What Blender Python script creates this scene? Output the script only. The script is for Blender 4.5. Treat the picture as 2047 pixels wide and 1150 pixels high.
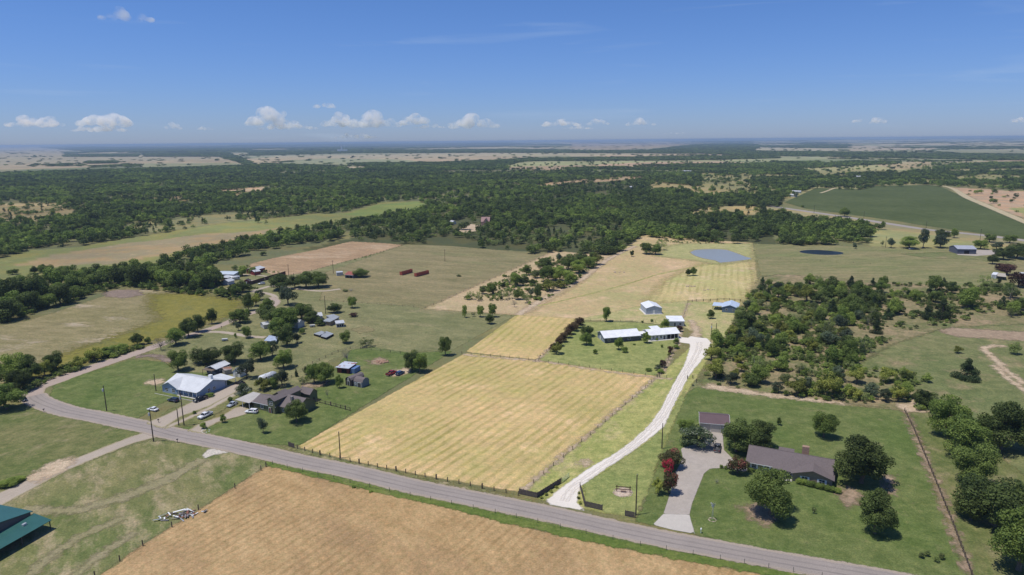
import bpy, math, random
import numpy as np
from mathutils import Vector, Matrix
from mathutils.geometry import tessellate_polygon

for o in list(bpy.data.objects): bpy.data.objects.remove(o)
S = bpy.context.scene
COL = S.collection
R = math.radians

# ------------------------------------------------------------------ camera
CAM_H = 100.0
FPX = 1366.0                      # focal length in pixels of the 2047 px wide photograph
PITCH = R(12.13); ROLL = R(0.53)
cf = Vector((0, math.cos(PITCH), -math.sin(PITCH)))
cr0 = Vector((1, 0, 0)); cu0 = Vector((0, math.sin(PITCH), math.cos(PITCH)))
cr = cr0*math.cos(ROLL) - cu0*math.sin(ROLL)
cu = cu0*math.cos(ROLL) + cr0*math.sin(ROLL)
CP = Vector((0, 0, CAM_H))
cam = bpy.data.cameras.new('camera'); camo = bpy.data.objects.new('camera', cam); COL.objects.link(camo)
cam.sensor_width = 36; cam.lens = FPX/2047*36; cam.clip_start = 1; cam.clip_end = 200000
m = Matrix((( cr.x, cu.x, -cf.x, CP.x), (cr.y, cu.y, -cf.y, CP.y), (cr.z, cu.z, -cf.z, CP.z), (0, 0, 0, 1)))
camo.matrix_world = m
S.camera = camo

# ------------------------------------------------------------------ light
SUN_EL = 71.0
shd = Vector((0.95, 0.25, 0)).normalized()           # ground direction in which shadows fall
sd_ = -(shd*math.cos(R(SUN_EL)) - Vector((0, 0, math.sin(R(SUN_EL)))))   # towards the sun
sun = bpy.data.lights.new('sun', 'SUN'); sun.energy = 3.9; sun.angle = R(0.55); sun.color = (1.0, 0.955, 0.88)
suno = bpy.data.objects.new('sun', sun); COL.objects.link(suno)
suno.rotation_euler = sd_.to_track_quat('Z', 'Y').to_euler(); suno.location = (0, 0, 300)
W = bpy.data.worlds.new('World'); S.world = W; W.use_nodes = True
nt = W.node_tree; nt.nodes.clear()
sky = nt.nodes.new('ShaderNodeTexSky'); sky.sky_type = 'NISHITA'; sky.sun_disc = False
sky.sun_elevation = R(SUN_EL); sky.sun_rotation = math.atan2(sd_.x, sd_.y)
sky.air_density = 1.0; sky.dust_density = 0.25; sky.ozone_density = 3.0; sky.altitude = 150
hs = nt.nodes.new('ShaderNodeHueSaturation'); hs.inputs['Saturation'].default_value = 1.0
tint = nt.nodes.new('ShaderNodeMix'); tint.data_type = 'RGBA'; tint.blend_type = 'MULTIPLY'; tint.inputs[0].default_value = 1
tcs = nt.nodes.new('ShaderNodeTexCoord'); spz = nt.nodes.new('ShaderNodeSeparateXYZ'); rz_ = nt.nodes.new('ShaderNodeMapRange'); rz_.inputs[1].default_value = 0.0; rz_.inputs[2].default_value = 0.25
tg = nt.nodes.new('ShaderNodeMix'); tg.data_type = 'RGBA'; tg.inputs[6].default_value = (0.42, 0.545, 0.97, 1); tg.inputs[7].default_value = (0.40, 0.59, 0.92, 1)
nt.links.new(tcs.outputs['Generated'], spz.inputs[0]); nt.links.new(spz.outputs[2], rz_.inputs[0]); nt.links.new(rz_.outputs[0], tg.inputs[0]); nt.links.new(tg.outputs[2], tint.inputs[7])
bg = nt.nodes.new('ShaderNodeBackground'); bg.inputs[1].default_value = 0.115
wo = nt.nodes.new('ShaderNodeOutputWorld')
nt.links.new(sky.outputs[0], hs.inputs['Color']); nt.links.new(hs.outputs[0], tint.inputs[6])
# thin cirrus streaks, by direction
tc = nt.nodes.new('ShaderNodeTexCoord')
mp = nt.nodes.new('ShaderNodeMapping'); mp.inputs['Scale'].default_value = (1.6, 1.6, 22); mp.inputs['Rotation'].default_value = (0, R(-3.0), 0)
nz = nt.nodes.new('ShaderNodeTexNoise'); nz.inputs['Scale'].default_value = 1.9; nz.inputs['Detail'].default_value = 6; nz.inputs['Roughness'].default_value = 0.55; nz.inputs['Distortion'].default_value = 0.6
mr = nt.nodes.new('ShaderNodeMapRange'); mr.inputs[1].default_value = 0.60; mr.inputs[2].default_value = 0.86; mr.inputs[4].default_value = 0.28
ci = nt.nodes.new('ShaderNodeMix'); ci.data_type = 'RGBA'; ci.inputs[7].default_value = (4.2, 5.2, 6.6, 1)
nt.links.new(tc.outputs['Generated'], mp.inputs[0]); nt.links.new(mp.outputs[0], nz.inputs['Vector'])
nt.links.new(nz.outputs[0], mr.inputs[0]); nt.links.new(mr.outputs[0], ci.inputs[0])
nt.links.new(tint.outputs[2], ci.inputs[6]); nt.links.new(ci.outputs[2], bg.inputs[0]); nt.links.new(bg.outputs[0], wo.inputs[0])

S.render.engine = 'CYCLES'
S.view_settings.view_transform = 'Standard'; S.view_settings.look = 'None'
S.view_settings.exposure = 0.0; S.view_settings.gamma = 1.0; S.view_settings.use_curve_mapping = False
S.render.resolution_x = 1024; S.render.resolution_y = 575
S.cycles.max_bounces = 10; S.cycles.transparent_max_bounces = 12; S.cycles.volume_bounces = 6
S.cycles.use_denoising = True

# ------------------------------------------------------------------ projection helpers (photo pixel -> place on the ground)
def ray(px, py):
    return cf + cr*((px-1023.5)/FPX) - cu*((py-575)/FPX)
def G(px, py, z=0.0):
    d = ray(px, py)
    t = (z-CAM_H)/d.z
    return Vector((CP.x+d.x*t, CP.y+d.y*t, z))
def depth(p): return (Vector(p)-CP).dot(cf)
def ppm(p): return FPX/depth(p)
def topix(x, y, z):
    dx, dy, dz = x, y, z-CAM_H
    dep = dx*cf.x+dy*cf.y+dz*cf.z
    dep = np.where(dep < 1, 1, dep)
    return 1023.5+FPX*(dx*cr.x+dy*cr.y+dz*cr.z)/dep, 575-FPX*(dx*cu.x+dy*cu.y+dz*cu.z)/dep

def hsh(ix, iy, s=0):
    v = np.sin(ix*127.1+iy*311.7+s*74.7)*43758.5453
    return v-np.floor(v)
def vnoise(x, y, s=0):
    ix = np.floor(x); iy = np.floor(y); fx = x-ix; fy = y-iy
    fx = fx*fx*(3-2*fx); fy = fy*fy*(3-2*fy)
    a = hsh(ix, iy, s); b = hsh(ix+1, iy, s); c = hsh(ix, iy+1, s); d = hsh(ix+1, iy+1, s)
    return (a*(1-fx)+b*fx)*(1-fy)+(c*(1-fx)+d*fx)*fy
def fbm(x, y, s=0, o=4):
    v = 0; a = 0.5; t = 0
    for i in range(o):
        v = v+a*vnoise(x, y, s+i*7); t += a; x = x*2.03+11.3; y = y*2.01+5.1; a *= 0.5
    return v/t
def hgt(x, y):
    r = np.sqrt(x*x+y*y)
    k = np.clip((r-2050)/2500, 0, 1); k = k*k*(3-2*k)
    k2 = np.clip((r-4000)/12000, 0, 1)
    return k*((fbm(x/900, y/900, 3, 3)-0.5)*26) + k2*((fbm(x/5000, y/5000, 9, 2)-0.45)*60)
def inpoly(px, py, poly):
    px = np.asarray(px, float); py = np.asarray(py, float)
    ins = np.zeros(px.shape, bool)
    n = len(poly)
    for i in range(n):
        x1, y1 = poly[i]; x2, y2 = poly[(i+1) % n]
        if y1 == y2: continue
        c = ((y1 > py) != (y2 > py)) & (px < (x2-x1)*(py-y1)/(y2-y1)+x1)
        ins ^= c
    return ins
def segdist(x, y, poly, closed=True):
    d = np.full(x.shape, 1e9)
    n = len(poly)
    for i in range(n if closed else n-1):
        ax, ay = poly[i]; bx, by = poly[(i+1) % n]
        vx, vy = bx-ax, by-ay; L2 = vx*vx+vy*vy+1e-9
        t = np.clip(((x-ax)*vx+(y-ay)*vy)/L2, 0, 1)
        d = np.minimum(d, np.hypot(x-ax-t*vx, y-ay-t*vy))
    return d

# ------------------------------------------------------------------ objects
def tag(o, label=None, cat=None, group=None, kind=None):
    if label: o['label'] = label
    if cat: o['category'] = cat
    if group: o['group'] = group
    if kind: o['kind'] = kind
    return o
def link(name, data, parent=None, mat=None, loc=None, rz=None):
    o = bpy.data.objects.new(name, data); COL.objects.link(o)
    if parent is not None: o.parent = parent
    if mat is not None and data is not None and not len(data.materials): data.materials.append(mat)
    if loc is not None: o.location = loc
    if rz is not None: o.rotation_euler = (0, 0, rz)
    return o
def empty(name, loc=(0, 0, 0), rz=0, label=None, cat=None, group=None):
    o = bpy.data.objects.new(name, None); COL.objects.link(o); o.location = loc; o.rotation_euler = (0, 0, rz)
    o.empty_display_size = 0.5
    return tag(o, label, cat, group)
def copy_tree(o, parent=None):
    c = o.copy(); COL.objects.link(c)
    if parent is not None: c.parent = parent
    for ch in o.children: copy_tree(ch, c)
    return c

class MB:
    """collects boxes, prisms and tubes into one mesh"""
    def __init__(s): s.v = []; s.f = []
    def box(s, x0, x1, y0, y1, z0, z1, mtx=None):
        b = len(s.v)
        for z in (z0, z1):
            for (x, y) in ((x0, y0), (x1, y0), (x1, y1), (x0, y1)):
                p = Vector((x, y, z)); s.v.append(mtx @ p if mtx else p)
        s.f += [(b+3, b+2, b+1, b), (b+4, b+5, b+6, b+7), (b, b+1, b+5, b+4), (b+1, b+2, b+6, b+5), (b+2, b+3, b+7, b+6), (b+3, b, b+4, b+7)]
        return s
    def poly(s, pts):
        b = len(s.v); s.v += [Vector(p) for p in pts]; s.f.append(tuple(range(b, b+len(pts)))); return s
    def prism(s, prof, y0, y1, axis='y'):
        """profile of (a, z) points extruded along an axis"""
        b = len(s.v); n = len(prof)
        for y in (y0, y1):
            for (a, z) in prof:
                s.v.append(Vector((a, y, z)) if axis == 'y' else Vector((y, a, z)))
        f1 = tuple(range(b, b+n)); f2 = tuple(range(b+2*n-1, b+n-1, -1))
        s.f += [f1, f2]
        for i in range(n):
            j = (i+1) % n; s.f.append((b+j, b+i, b+n+i, b+n+j))
        return s
    def slab(s, pts, t):
        """top polygon with thickness t downwards"""
        n = len(pts); b = len(s.v)
        s.v += [Vector(p) for p in pts]+[Vector(p)-Vector((0, 0, t)) for p in pts]
        s.f += [tuple(range(b, b+n)), tuple(range(b+2*n-1, b+n-1, -1))]
        for i in range(n):
            j = (i+1) % n; s.f.append((b+i, b+n+i, b+n+j, b+j))
        return s
    def tube(s, pts, rad, n=6, cap=True):
        pts = [Vector(p) for p in pts]
        if not hasattr(rad, '__len__'): rad = [rad]*len(pts)
        b = len(s.v)
        for i, p in enumerate(pts):
            d = (pts[min(i+1, len(pts)-1)]-pts[max(i-1, 0)]).normalized()
            a = d.orthogonal().normalized(); c = d.cross(a)
            for k in range(n):
                t = 2*math.pi*k/n; s.v.append(p+(a*math.cos(t)+c*math.sin(t))*rad[i])
        for i in range(len(pts)-1):
            for k in range(n):
                k2 = (k+1) % n; s.f.append((b+i*n+k, b+i*n+k2, b+(i+1)*n+k2, b+(i+1)*n+k))
        if cap:
            s.f.append(tuple(b+k for k in range(n-1, -1, -1))); e = b+(len(pts)-1)*n; s.f.append(tuple(e+k for k in range(n)))
        return s
    def cyl(s, c, r, h, n=12, axis='z', r2=None):
        c = Vector(c); ax = {'x': Vector((1, 0, 0)), 'y': Vector((0, 1, 0)), 'z': Vector((0, 0, 1))}[axis]
        return s.tube([c, c+ax*h], [r, r if r2 is None else r2], n)
    def mesh(s, name, mat=None):
        me = bpy.data.meshes.new(name); me.from_pydata([tuple(v) for v in s.v], [], s.f)
        if mat: me.materials.append(mat)
        me.update(); return me
    def build(s, name, mat, parent=None, loc=None, rz=None):
        return link(name, s.mesh(name, mat), parent, None, loc, rz)

# ------------------------------------------------------------------ materials
class NT:
    def __init__(s, name):
        s.m = bpy.data.materials.new(name); s.m.use_nodes = True; s.t = s.m.node_tree; s.t.nodes.clear()
        s.out = s.n('ShaderNodeOutputMaterial')
    def n(s, t): return s.t.nodes.new(t)
    def l(s, a, b): s.t.links.new(a, b)
    def set(s, sock, v):
        if hasattr(v, 'is_output') or isinstance(v, bpy.types.NodeSocket): s.l(v, sock)
        elif isinstance(v, (tuple, list)) and len(v) == 3 and sock.type == 'RGBA': sock.default_value = (*v, 1)
        else: sock.default_value = v
    def pos(s):
        if not hasattr(s, '_p'): s._p = s.n('ShaderNodeNewGeometry').outputs['Position']
        return s._p
    def math(s, op, a, b=0.0, c=0.0, clamp=False):
        n = s.n('ShaderNodeMath'); n.operation = op; n.use_clamp = clamp
        s.set(n.inputs[0], a); s.set(n.inputs[1], b); s.set(n.inputs[2], c); return n.outputs[0]
    def noise(s, size, vec=None, detail=3, rough=0.55, stretch=None, rot=0, off=0, dist=0):
        mp = s.n('ShaderNodeMapping'); mp.vector_type = 'TEXTURE'; mp.inputs['Rotation'].default_value = (0, 0, rot); mp.inputs['Location'].default_value = (off, off*1.7, 0)
        st = stretch or (1, 1, 1); mp.inputs['Scale'].default_value = tuple(size/v for v in st)
        s.l(vec if vec else s.pos(), mp.inputs[0])
        n = s.n('ShaderNodeTexNoise'); n.inputs['Scale'].default_value = 1; n.inputs['Detail'].default_value = detail
        n.inputs['Roughness'].default_value = rough; n.inputs['Distortion'].default_value = dist
        s.l(mp.outputs[0], n.inputs['Vector']); return n.outputs[0]
    def rng(s, v, a, b, c=0.0, d=1.0, smooth=False):
        n = s.n('ShaderNodeMapRange')
        if smooth: n.interpolation_type = 'SMOOTHSTEP'
        s.set(n.inputs[0], v)
        for i, x in enumerate((a, b, c, d)): s.set(n.inputs[i+1], x)
        return n.outputs[0]
    def mix(s, f, a, b, mode='MIX'):
        n = s.n('ShaderNodeMix'); n.data_type = 'RGBA'; n.blend_type = mode
        s.set(n.inputs[0], f); s.set(n.inputs[6], a); s.set(n.inputs[7], b); return n.outputs[2]
    def attr(s, name, out='Fac'):
        n = s.n('ShaderNodeAttribute'); n.attribute_name = name; return n.outputs[out]
    def bsdf(s, col, rough=0.9, spec=0.2, metal=0.0, normal=None):
        n = s.n('ShaderNodeBsdfPrincipled'); s.set(n.inputs['Base Color'], col); s.set(n.inputs['Roughness'], rough)
        n.inputs['Specular IOR Level'].default_value = spec; n.inputs['Metallic'].default_value = metal
        if normal: s.l(normal, n.inputs['Normal'])
        s._last = n
        return n.outputs[0]
    def bump(s, h, strength=0.3, dist=0.1):
        n = s.n('ShaderNodeBump'); n.inputs['Strength'].default_value = strength; n.inputs['Distance'].default_value = dist
        s.l(h, n.inputs['Height']); return n.outputs[0]
    def alpha(s, fac, sh):
        t = s.n('ShaderNodeBsdfTransparent'); mx = s.n('ShaderNodeMixShader'); s.set(mx.inputs[0], fac)
        s.l(t.outputs[0], mx.inputs[1]); s.l(sh, mx.inputs[2]); return mx.outputs[0]
    def done(s, sh): s.l(sh, s.out.inputs[0]); return s.m

def plain(name, col, rough=0.6, spec=0.3, metal=0.0, wear=0.12, size=1.5, streak=None):
    t = NT(name); n = t.noise(size, detail=4, off=3); n2 = t.noise(size*9, detail=3, off=8)
    k = t.math('ADD', t.math('MULTIPLY', n, 0.6), t.math('MULTIPLY', n2, 0.4))
    v = t.rng(k, 0.3, 0.7, 1-wear, 1+wear)
    c = t.mix(1.0, col, t_comb(t, v), 'MULTIPLY')
    return t.done(t.bsdf(c, rough, spec, metal))
def t_comb(t, v):
    n = t.n('ShaderNodeCombineColor'); t.l(v, n.inputs[0]); t.l(v, n.inputs[1]); t.l(v, n.inputs[2]); return n.outputs[0]

def ribbed(name, col, along, rough=0.4, pitch=0.45, rust=None, metal=0.0, rustamt=(0.55, 0.62), spec=0.4):
    """painted sheet metal with standing seams running along a ground direction"""
    t = NT(name)
    d = t.n('ShaderNodeVectorMath'); d.operation = 'DOT_PRODUCT'; t.l(t.pos(), d.inputs[0]); d.inputs[1].default_value = (-math.sin(along), math.cos(along), 0)
    w = t.math('FRACT', t.math('DIVIDE', d.outputs['Value'], pitch))
    s = t.rng(w, 0.0, 0.12, 1.0, 0.0)
    n = t.noise(2.2, detail=5, off=2); v = t.rng(n, 0.3, 0.7, 0.9, 1.08)
    c = t.mix(1.0, col, t_comb(t, v), 'MULTIPLY')
    c = t.mix(t.math('MULTIPLY', s, 0.35), c, tuple(x*0.5 for x in col))
    if rust:
        r = t.noise(2.5, detail=5, off=21, rough=0.65); c = t.mix(t.rng(r, rustamt[0], rustamt[1]), c, rust)
    return t.done(t.bsdf(c, rough, spec, metal, t.bump(s, 0.5, 0.04)))

def field(name, a, b, c=None, big=45, mid=7, fine=0.7, bigr=(0.4, 0.62), camt=(0.52, 0.68), finek=0.28,
          stripe=None, stripe2=None, rag=1.6, edge=True, soft=0.5, stretch=None, rot=0.0, off=0, rough=0.95, extra=None):
    """ground cover: a and b mottled at two scales, c in patches; stripe = (angle, width, strength, colour)"""
    t = NT(name)
    n1 = t.noise(big, detail=4, off=off, stretch=stretch, rot=rot); n2 = t.noise(mid, detail=5, off=off+5, rough=0.65, stretch=stretch, rot=rot)
    n3 = t.noise(fine, detail=3, off=off+9, rough=0.7)
    k = t.math('ADD', t.math('MULTIPLY', n1, 0.6), t.math('MULTIPLY', n2, 0.4))
    col = t.mix(t.rng(k, bigr[0], bigr[1]), a, b)
    if c:
        n4 = t.noise(big*0.45, detail=6, off=off+31, rough=0.72, stretch=stretch, rot=rot)
        col = t.mix(t.rng(n4, camt[0], camt[1]), col, c)
    for i, st in enumerate((stripe, stripe2)):
        if not st: continue
        ang, wid, amt, sc = st
        d = t.n('ShaderNodeVectorMath'); d.operation = 'DOT_PRODUCT'; t.l(t.pos(), d.inputs[0]); d.inputs[1].default_value = (-math.sin(ang), math.cos(ang), 0)
        wob = t.math('MULTIPLY', t.math('SUBTRACT', t.noise(24, detail=3, off=77+i), 0.5), wid*.9)
        ph = t.math('MULTIPLY', t.math('ADD', d.outputs['Value'], wob), 2*math.pi/wid)
        sn = t.math('SINE', ph)
        brk = t.rng(t.noise(3.5, detail=4, off=55+i*9, stretch=(.2, 1, 1), rot=ang), 0.28, 0.5)
        brk2 = t.rng(t.noise(38, detail=3, off=155+i*9), 0.3, 0.62)
        f = t.math('MULTIPLY', t.math('MULTIPLY', t.rng(sn, 0.0, 0.7), t.math('MULTIPLY', brk, brk2)), amt)
        col = t.mix(f, col, sc)
    n5 = t.noise(mid*.33, detail=5, off=off+61, rough=.75)
    col = t.mix(t.rng(n5, .5, .70, 0, min(.8, finek*3.0)), col, t.mix(1, col, (1.42, 1.26, 1.2), 'MULTIPLY'))
    col = t.mix(t.rng(n5, .48, .3, 0, min(.8, finek*3.0)), col, t.mix(1, col, (.66, .78, .62), 'MULTIPLY'))
    f3 = t.rng(n3, 0.25, 0.75, 1-finek, 1+finek)
    f2 = t.rng(n2, 0.3, 0.7, 1-finek*0.45, 1+finek*0.45)
    col = t.mix(1.0, col, t_comb(t, t.math('MULTIPLY', f3, f2)), 'MULTIPLY')
    sh = t.bsdf(col, rough, 0.1, 0.0, t.bump(n3, 0.5, fine*0.25))
    if edge:
        e = t.attr('edge')
        nn = t.math('MULTIPLY', t.math('SUBTRACT', t.noise(3.5, detail=5, off=41, rough=0.7), 0.5), rag*4)
        al = t.rng(t.math('ADD', e, nn), -soft, soft, smooth=True)
        sh = t.alpha(al, sh)
    return t.done(sh)

LAYN = [0]
def zlay(layer):
    LAYN[0] += 1; return 0.004+0.09*layer/6+0.001*(LAYN[0]%14)
def sheet(name, poly, mat, layer, cell=3.0, margin=3.0, pix=True, kind='structure', holes=None, zoff=0.0):
    w = [tuple(G(*p)[:2]) for p in poly] if pix else [tuple(p) for p in poly]
    a = np.array(w); lo = a.min(0)-margin-cell; hi = a.max(0)+margin+cell
    nx = int((hi[0]-lo[0])/cell)+2; ny = int((hi[1]-lo[1])/cell)+2
    X, Y = np.meshgrid(lo[0]+np.arange(nx)*cell, lo[1]+np.arange(ny)*cell)
    ins = inpoly(X, Y, w); sd = segdist(X, Y, w); sd = np.where(ins, sd, -sd)
    keepv = sd > -margin
    cells = keepv[:-1, :-1] | keepv[1:, :-1] | keepv[:-1, 1:] | keepv[1:, 1:]
    jj, ii = np.nonzero(cells)
    q = np.stack([jj*nx+ii, jj*nx+ii+1, (jj+1)*nx+ii+1, (jj+1)*nx+ii], 1)
    used, inv = np.unique(q, return_inverse=True); q = inv.reshape(q.shape)
    co = np.stack([X.ravel()[used], Y.ravel()[used], np.full(len(used), zlay(layer)+zoff)], 1)
    me = bpy.data.meshes.new(name); me.from_pydata(co.tolist(), [], q.tolist())
    at = me.attributes.new('edge', 'FLOAT', 'POINT'); at.data.foreach_set('value', np.clip(sd.ravel()[used], -20, 50).astype(np.float32))
    me.materials.append(mat); o = link(name, me); tag(o, kind=kind)
    return o

def smooth_line(pts, step=3.0):
    P = [Vector(p).to_3d() if len(p) == 2 else Vector(p) for p in pts]
    P = [P[0]*2-P[1]]+P+[P[-1]*2-P[-2]]
    out = []
    for i in range(1, len(P)-2):
        n = max(1, int((P[i+1]-P[i]).length/step))
        for k in range(n):
            t = k/n; a, b, c, d = P[i-1], P[i], P[i+1], P[i+2]
            out.append(0.5*((2*b)+(c-a)*t+(2*a-5*b+4*c-d)*t*t+(3*b-a-3*c+d)*t**3))
    out.append(P[-2]); return out
def ribbon(name, pts, width, mat, layer, margin=1.5, pix=True, step=3.0, kind='structure', parent=None, smooth=True):
    w = [G(*p) for p in pts] if pix else [Vector((*p[:2], 0)) for p in pts]
    L = smooth_line(w, step) if smooth else w
    ws = width if hasattr(width, '__len__') else [width]*len(L)
    if len(ws) != len(L): ws = np.interp(np.linspace(0, 1, len(L)), np.linspace(0, 1, len(ws)), ws)
    v = []; e = []; ac = []; al = []; f = []; s = 0; z0 = zlay(layer)
    for i, p in enumerate(L):
        d = (L[min(i+1, len(L)-1)]-L[max(i-1, 0)]); d.z = 0; d.normalize(); nrm = Vector((-d.y, d.x, 0))
        if i: s += (L[i]-L[i-1]).length
        h = ws[i]/2
        for t in (-h-margin, -h*0.5, 0, h*0.5, h+margin):
            q = p+nrm*t; v.append((q.x, q.y, z0)); e.append(h-abs(t)); ac.append(t); al.append(s)
        if i:
            for k in range(4): b = (i-1)*5+k; f.append((b, b+5, b+6, b+1))
    me = bpy.data.meshes.new(name); me.from_pydata(v, [], f)
    # faces may come out upside down depending on the direction: both sides shade alike
    for nm, dat in (('edge', e), ('across', ac), ('along', al)):
        at = me.attributes.new(nm, 'FLOAT', 'POINT'); at.data.foreach_set('value', dat)
    me.materials.append(mat); me.flip_normals(); o = link(name, me, parent)
    if kind and parent is None: tag(o, kind=kind)
    return o
# ------------------------------------------------------------------ land use, given as outlines in the photograph and laid on the ground
TAN = (.36, .265, .15); PALE = (.33, .29, .15); OLIVE = (.165, .165, .075); GREEN = (.13, .165, .055); PINK = (.33, .22, .14)
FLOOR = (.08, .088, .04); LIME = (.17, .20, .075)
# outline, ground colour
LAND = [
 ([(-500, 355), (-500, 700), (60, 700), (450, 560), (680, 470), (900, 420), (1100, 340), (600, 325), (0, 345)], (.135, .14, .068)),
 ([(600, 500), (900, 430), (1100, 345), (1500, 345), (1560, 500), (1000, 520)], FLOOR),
 # the long green pasture on the left and its drier middle
 ([(-200, 545), (0, 517), (50, 502), (156, 493), (235, 480), (339, 463), (443, 446), (520, 440), (600, 430), (696, 424), (760, 404), (840, 402), (862, 417), (787, 428), (735, 443), (682, 449), (641, 454), (573, 467), (526, 485), (483, 488), (378, 509), (302, 533), (235, 545), (100, 560), (0, 600), (-200, 640)], (.19, .20, .075)),
 ([(30, 530), (110, 508), (260, 486), (420, 468), (520, 462), (560, 455), (500, 478), (400, 492), (330, 510), (230, 527), (100, 535)], (.27, .22, .125)),
 ([(690, 428), (760, 408), (838, 403), (858, 416), (790, 424), (740, 436)], (.17, .21, .065)),
 # scrub land between the woods, left
 ([(-100, 412), (60, 405), (200, 409), (150, 420), (160, 436), (60, 445), (-100, 450)], (.24, .20, .10)),
 ([(200, 400), (330, 395), (420, 384), (560, 376), (560, 386), (430, 396), (300, 408)], (.25, .20, .11)),
 ([(230, 470), (255, 448), (340, 440), (470, 425), (530, 425), (520, 438), (440, 446), (330, 462)], (.21, .20, .095)),
 ([(435, 378), (530, 374), (530, 380), (440, 384)], (.42, .32, .2)),
 ([(0, 407), (130, 408), (130, 412), (0, 412)], (.36, .29, .15)),
 # ridge clearings in the centre
 ([(1068, 374), (1090, 366), (1150, 360), (1210, 354), (1270, 352), (1300, 354), (1240, 362), (1150, 367), (1085, 373)], (.36, .27, .16)),
 ([(1296, 360), (1330, 364), (1400, 372), (1470, 374), (1560, 372), (1560, 392), (1480, 392), (1400, 388), (1340, 380), (1300, 384)], (.32, .27, .13)),
 ([(1370, 440), (1380, 424), (1420, 414), (1500, 412), (1560, 420), (1640, 430), (1700, 447), (1600, 440), (1530, 428), (1480, 430)], (.33, .27, .13)),
 ([(1740, 458), (1860, 462), (2047, 480), (2200, 500), (2200, 530), (1990, 500), (1900, 495), (1740, 492)], (.25, .25, .11)),
 ([(1530, 412), (1700, 436), (1850, 458), (2047, 482), (2047, 500), (1860, 470), (1700, 450), (1530, 422)], (.27, .24, .125)),
 ([(1400, 330), (2300, 320), (2300, 380), (1880, 372), (1560, 400), (1400, 372)], (.23, .22, .10)),
 ([(1895, 374), (2047, 383), (2300, 395), (2300, 500), (2047, 437), (1960, 402)], (.38, .27, .175)),
 ([(2020, 415), (2060, 416), (2300, 450), (2300, 500), (2047, 432)], (.24, .25, .10)),
 # far fields
 ([(-300, 318), (60, 312), (420, 310), (480, 318), (489, 326), (300, 330), (120, 337), (-300, 345)], (.33, .25, .155)),
 ([(-300, 292), (90, 292), (130, 300), (130, 312), (-300, 318)], (.32, .24, .16)),
 ([(140, 332), (300, 327), (470, 326), (489, 329), (300, 334)], (.23, .24, .12)),
 ([(500, 309), (700, 305), (1000, 304), (1000, 309), (700, 313), (500, 318)], (.24, .26, .14)),
 ([(500, 318), (560, 312), (880, 307), (1030, 304), (1120, 307), (1100, 311), (980, 320), (860, 324), (760, 321), (650, 317), (500, 325)], (.38, .28, .175)),
 ([(560, 323), (650, 317), (800, 319), (840, 323), (700, 330), (560, 327)], (.25, .27, .14)),
 ([(690, 333), (730, 331), (760, 335), (700, 337)], (.4, .34, .22)),
 ([(1000, 304), (1110, 306), (1340, 305), (1300, 309), (1150, 311), (1000, 314)], (.36, .29, .17)),
 ([(1010, 326), (1060, 320), (1270, 319), (1520, 314), (1560, 322), (1300, 324), (1180, 330), (1020, 334)], (.28, .29, .13)),
 ([(1140, 285), (1400, 287), (1300, 297), (1240, 301), (1140, 298)], (.32, .205, .14)),
 ([(1400, 296), (1560, 294), (1560, 303), (1420, 302)], (.34, .225, .145)),
 ([(1500, 292), (1650, 294), (1700, 302), (1660, 306), (1500, 303)], (.36, .29, .19)),
 ([(1690, 290), (1870, 295), (1860, 300), (1700, 302)], (.38, .26, .18)),
 ([(1500, 312), (1660, 312), (1650, 318), (1500, 324)], (.27, .29, .14)),
 ([(1600, 334), (1720, 326), (1862, 322), (1850, 330), (1800, 341), (1740, 340), (1640, 342)], (.31, .30, .14)),
 ([(1740, 326), (1865, 322), (1860, 332), (1790, 340)], (.35, .28, .155)),
]
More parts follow.
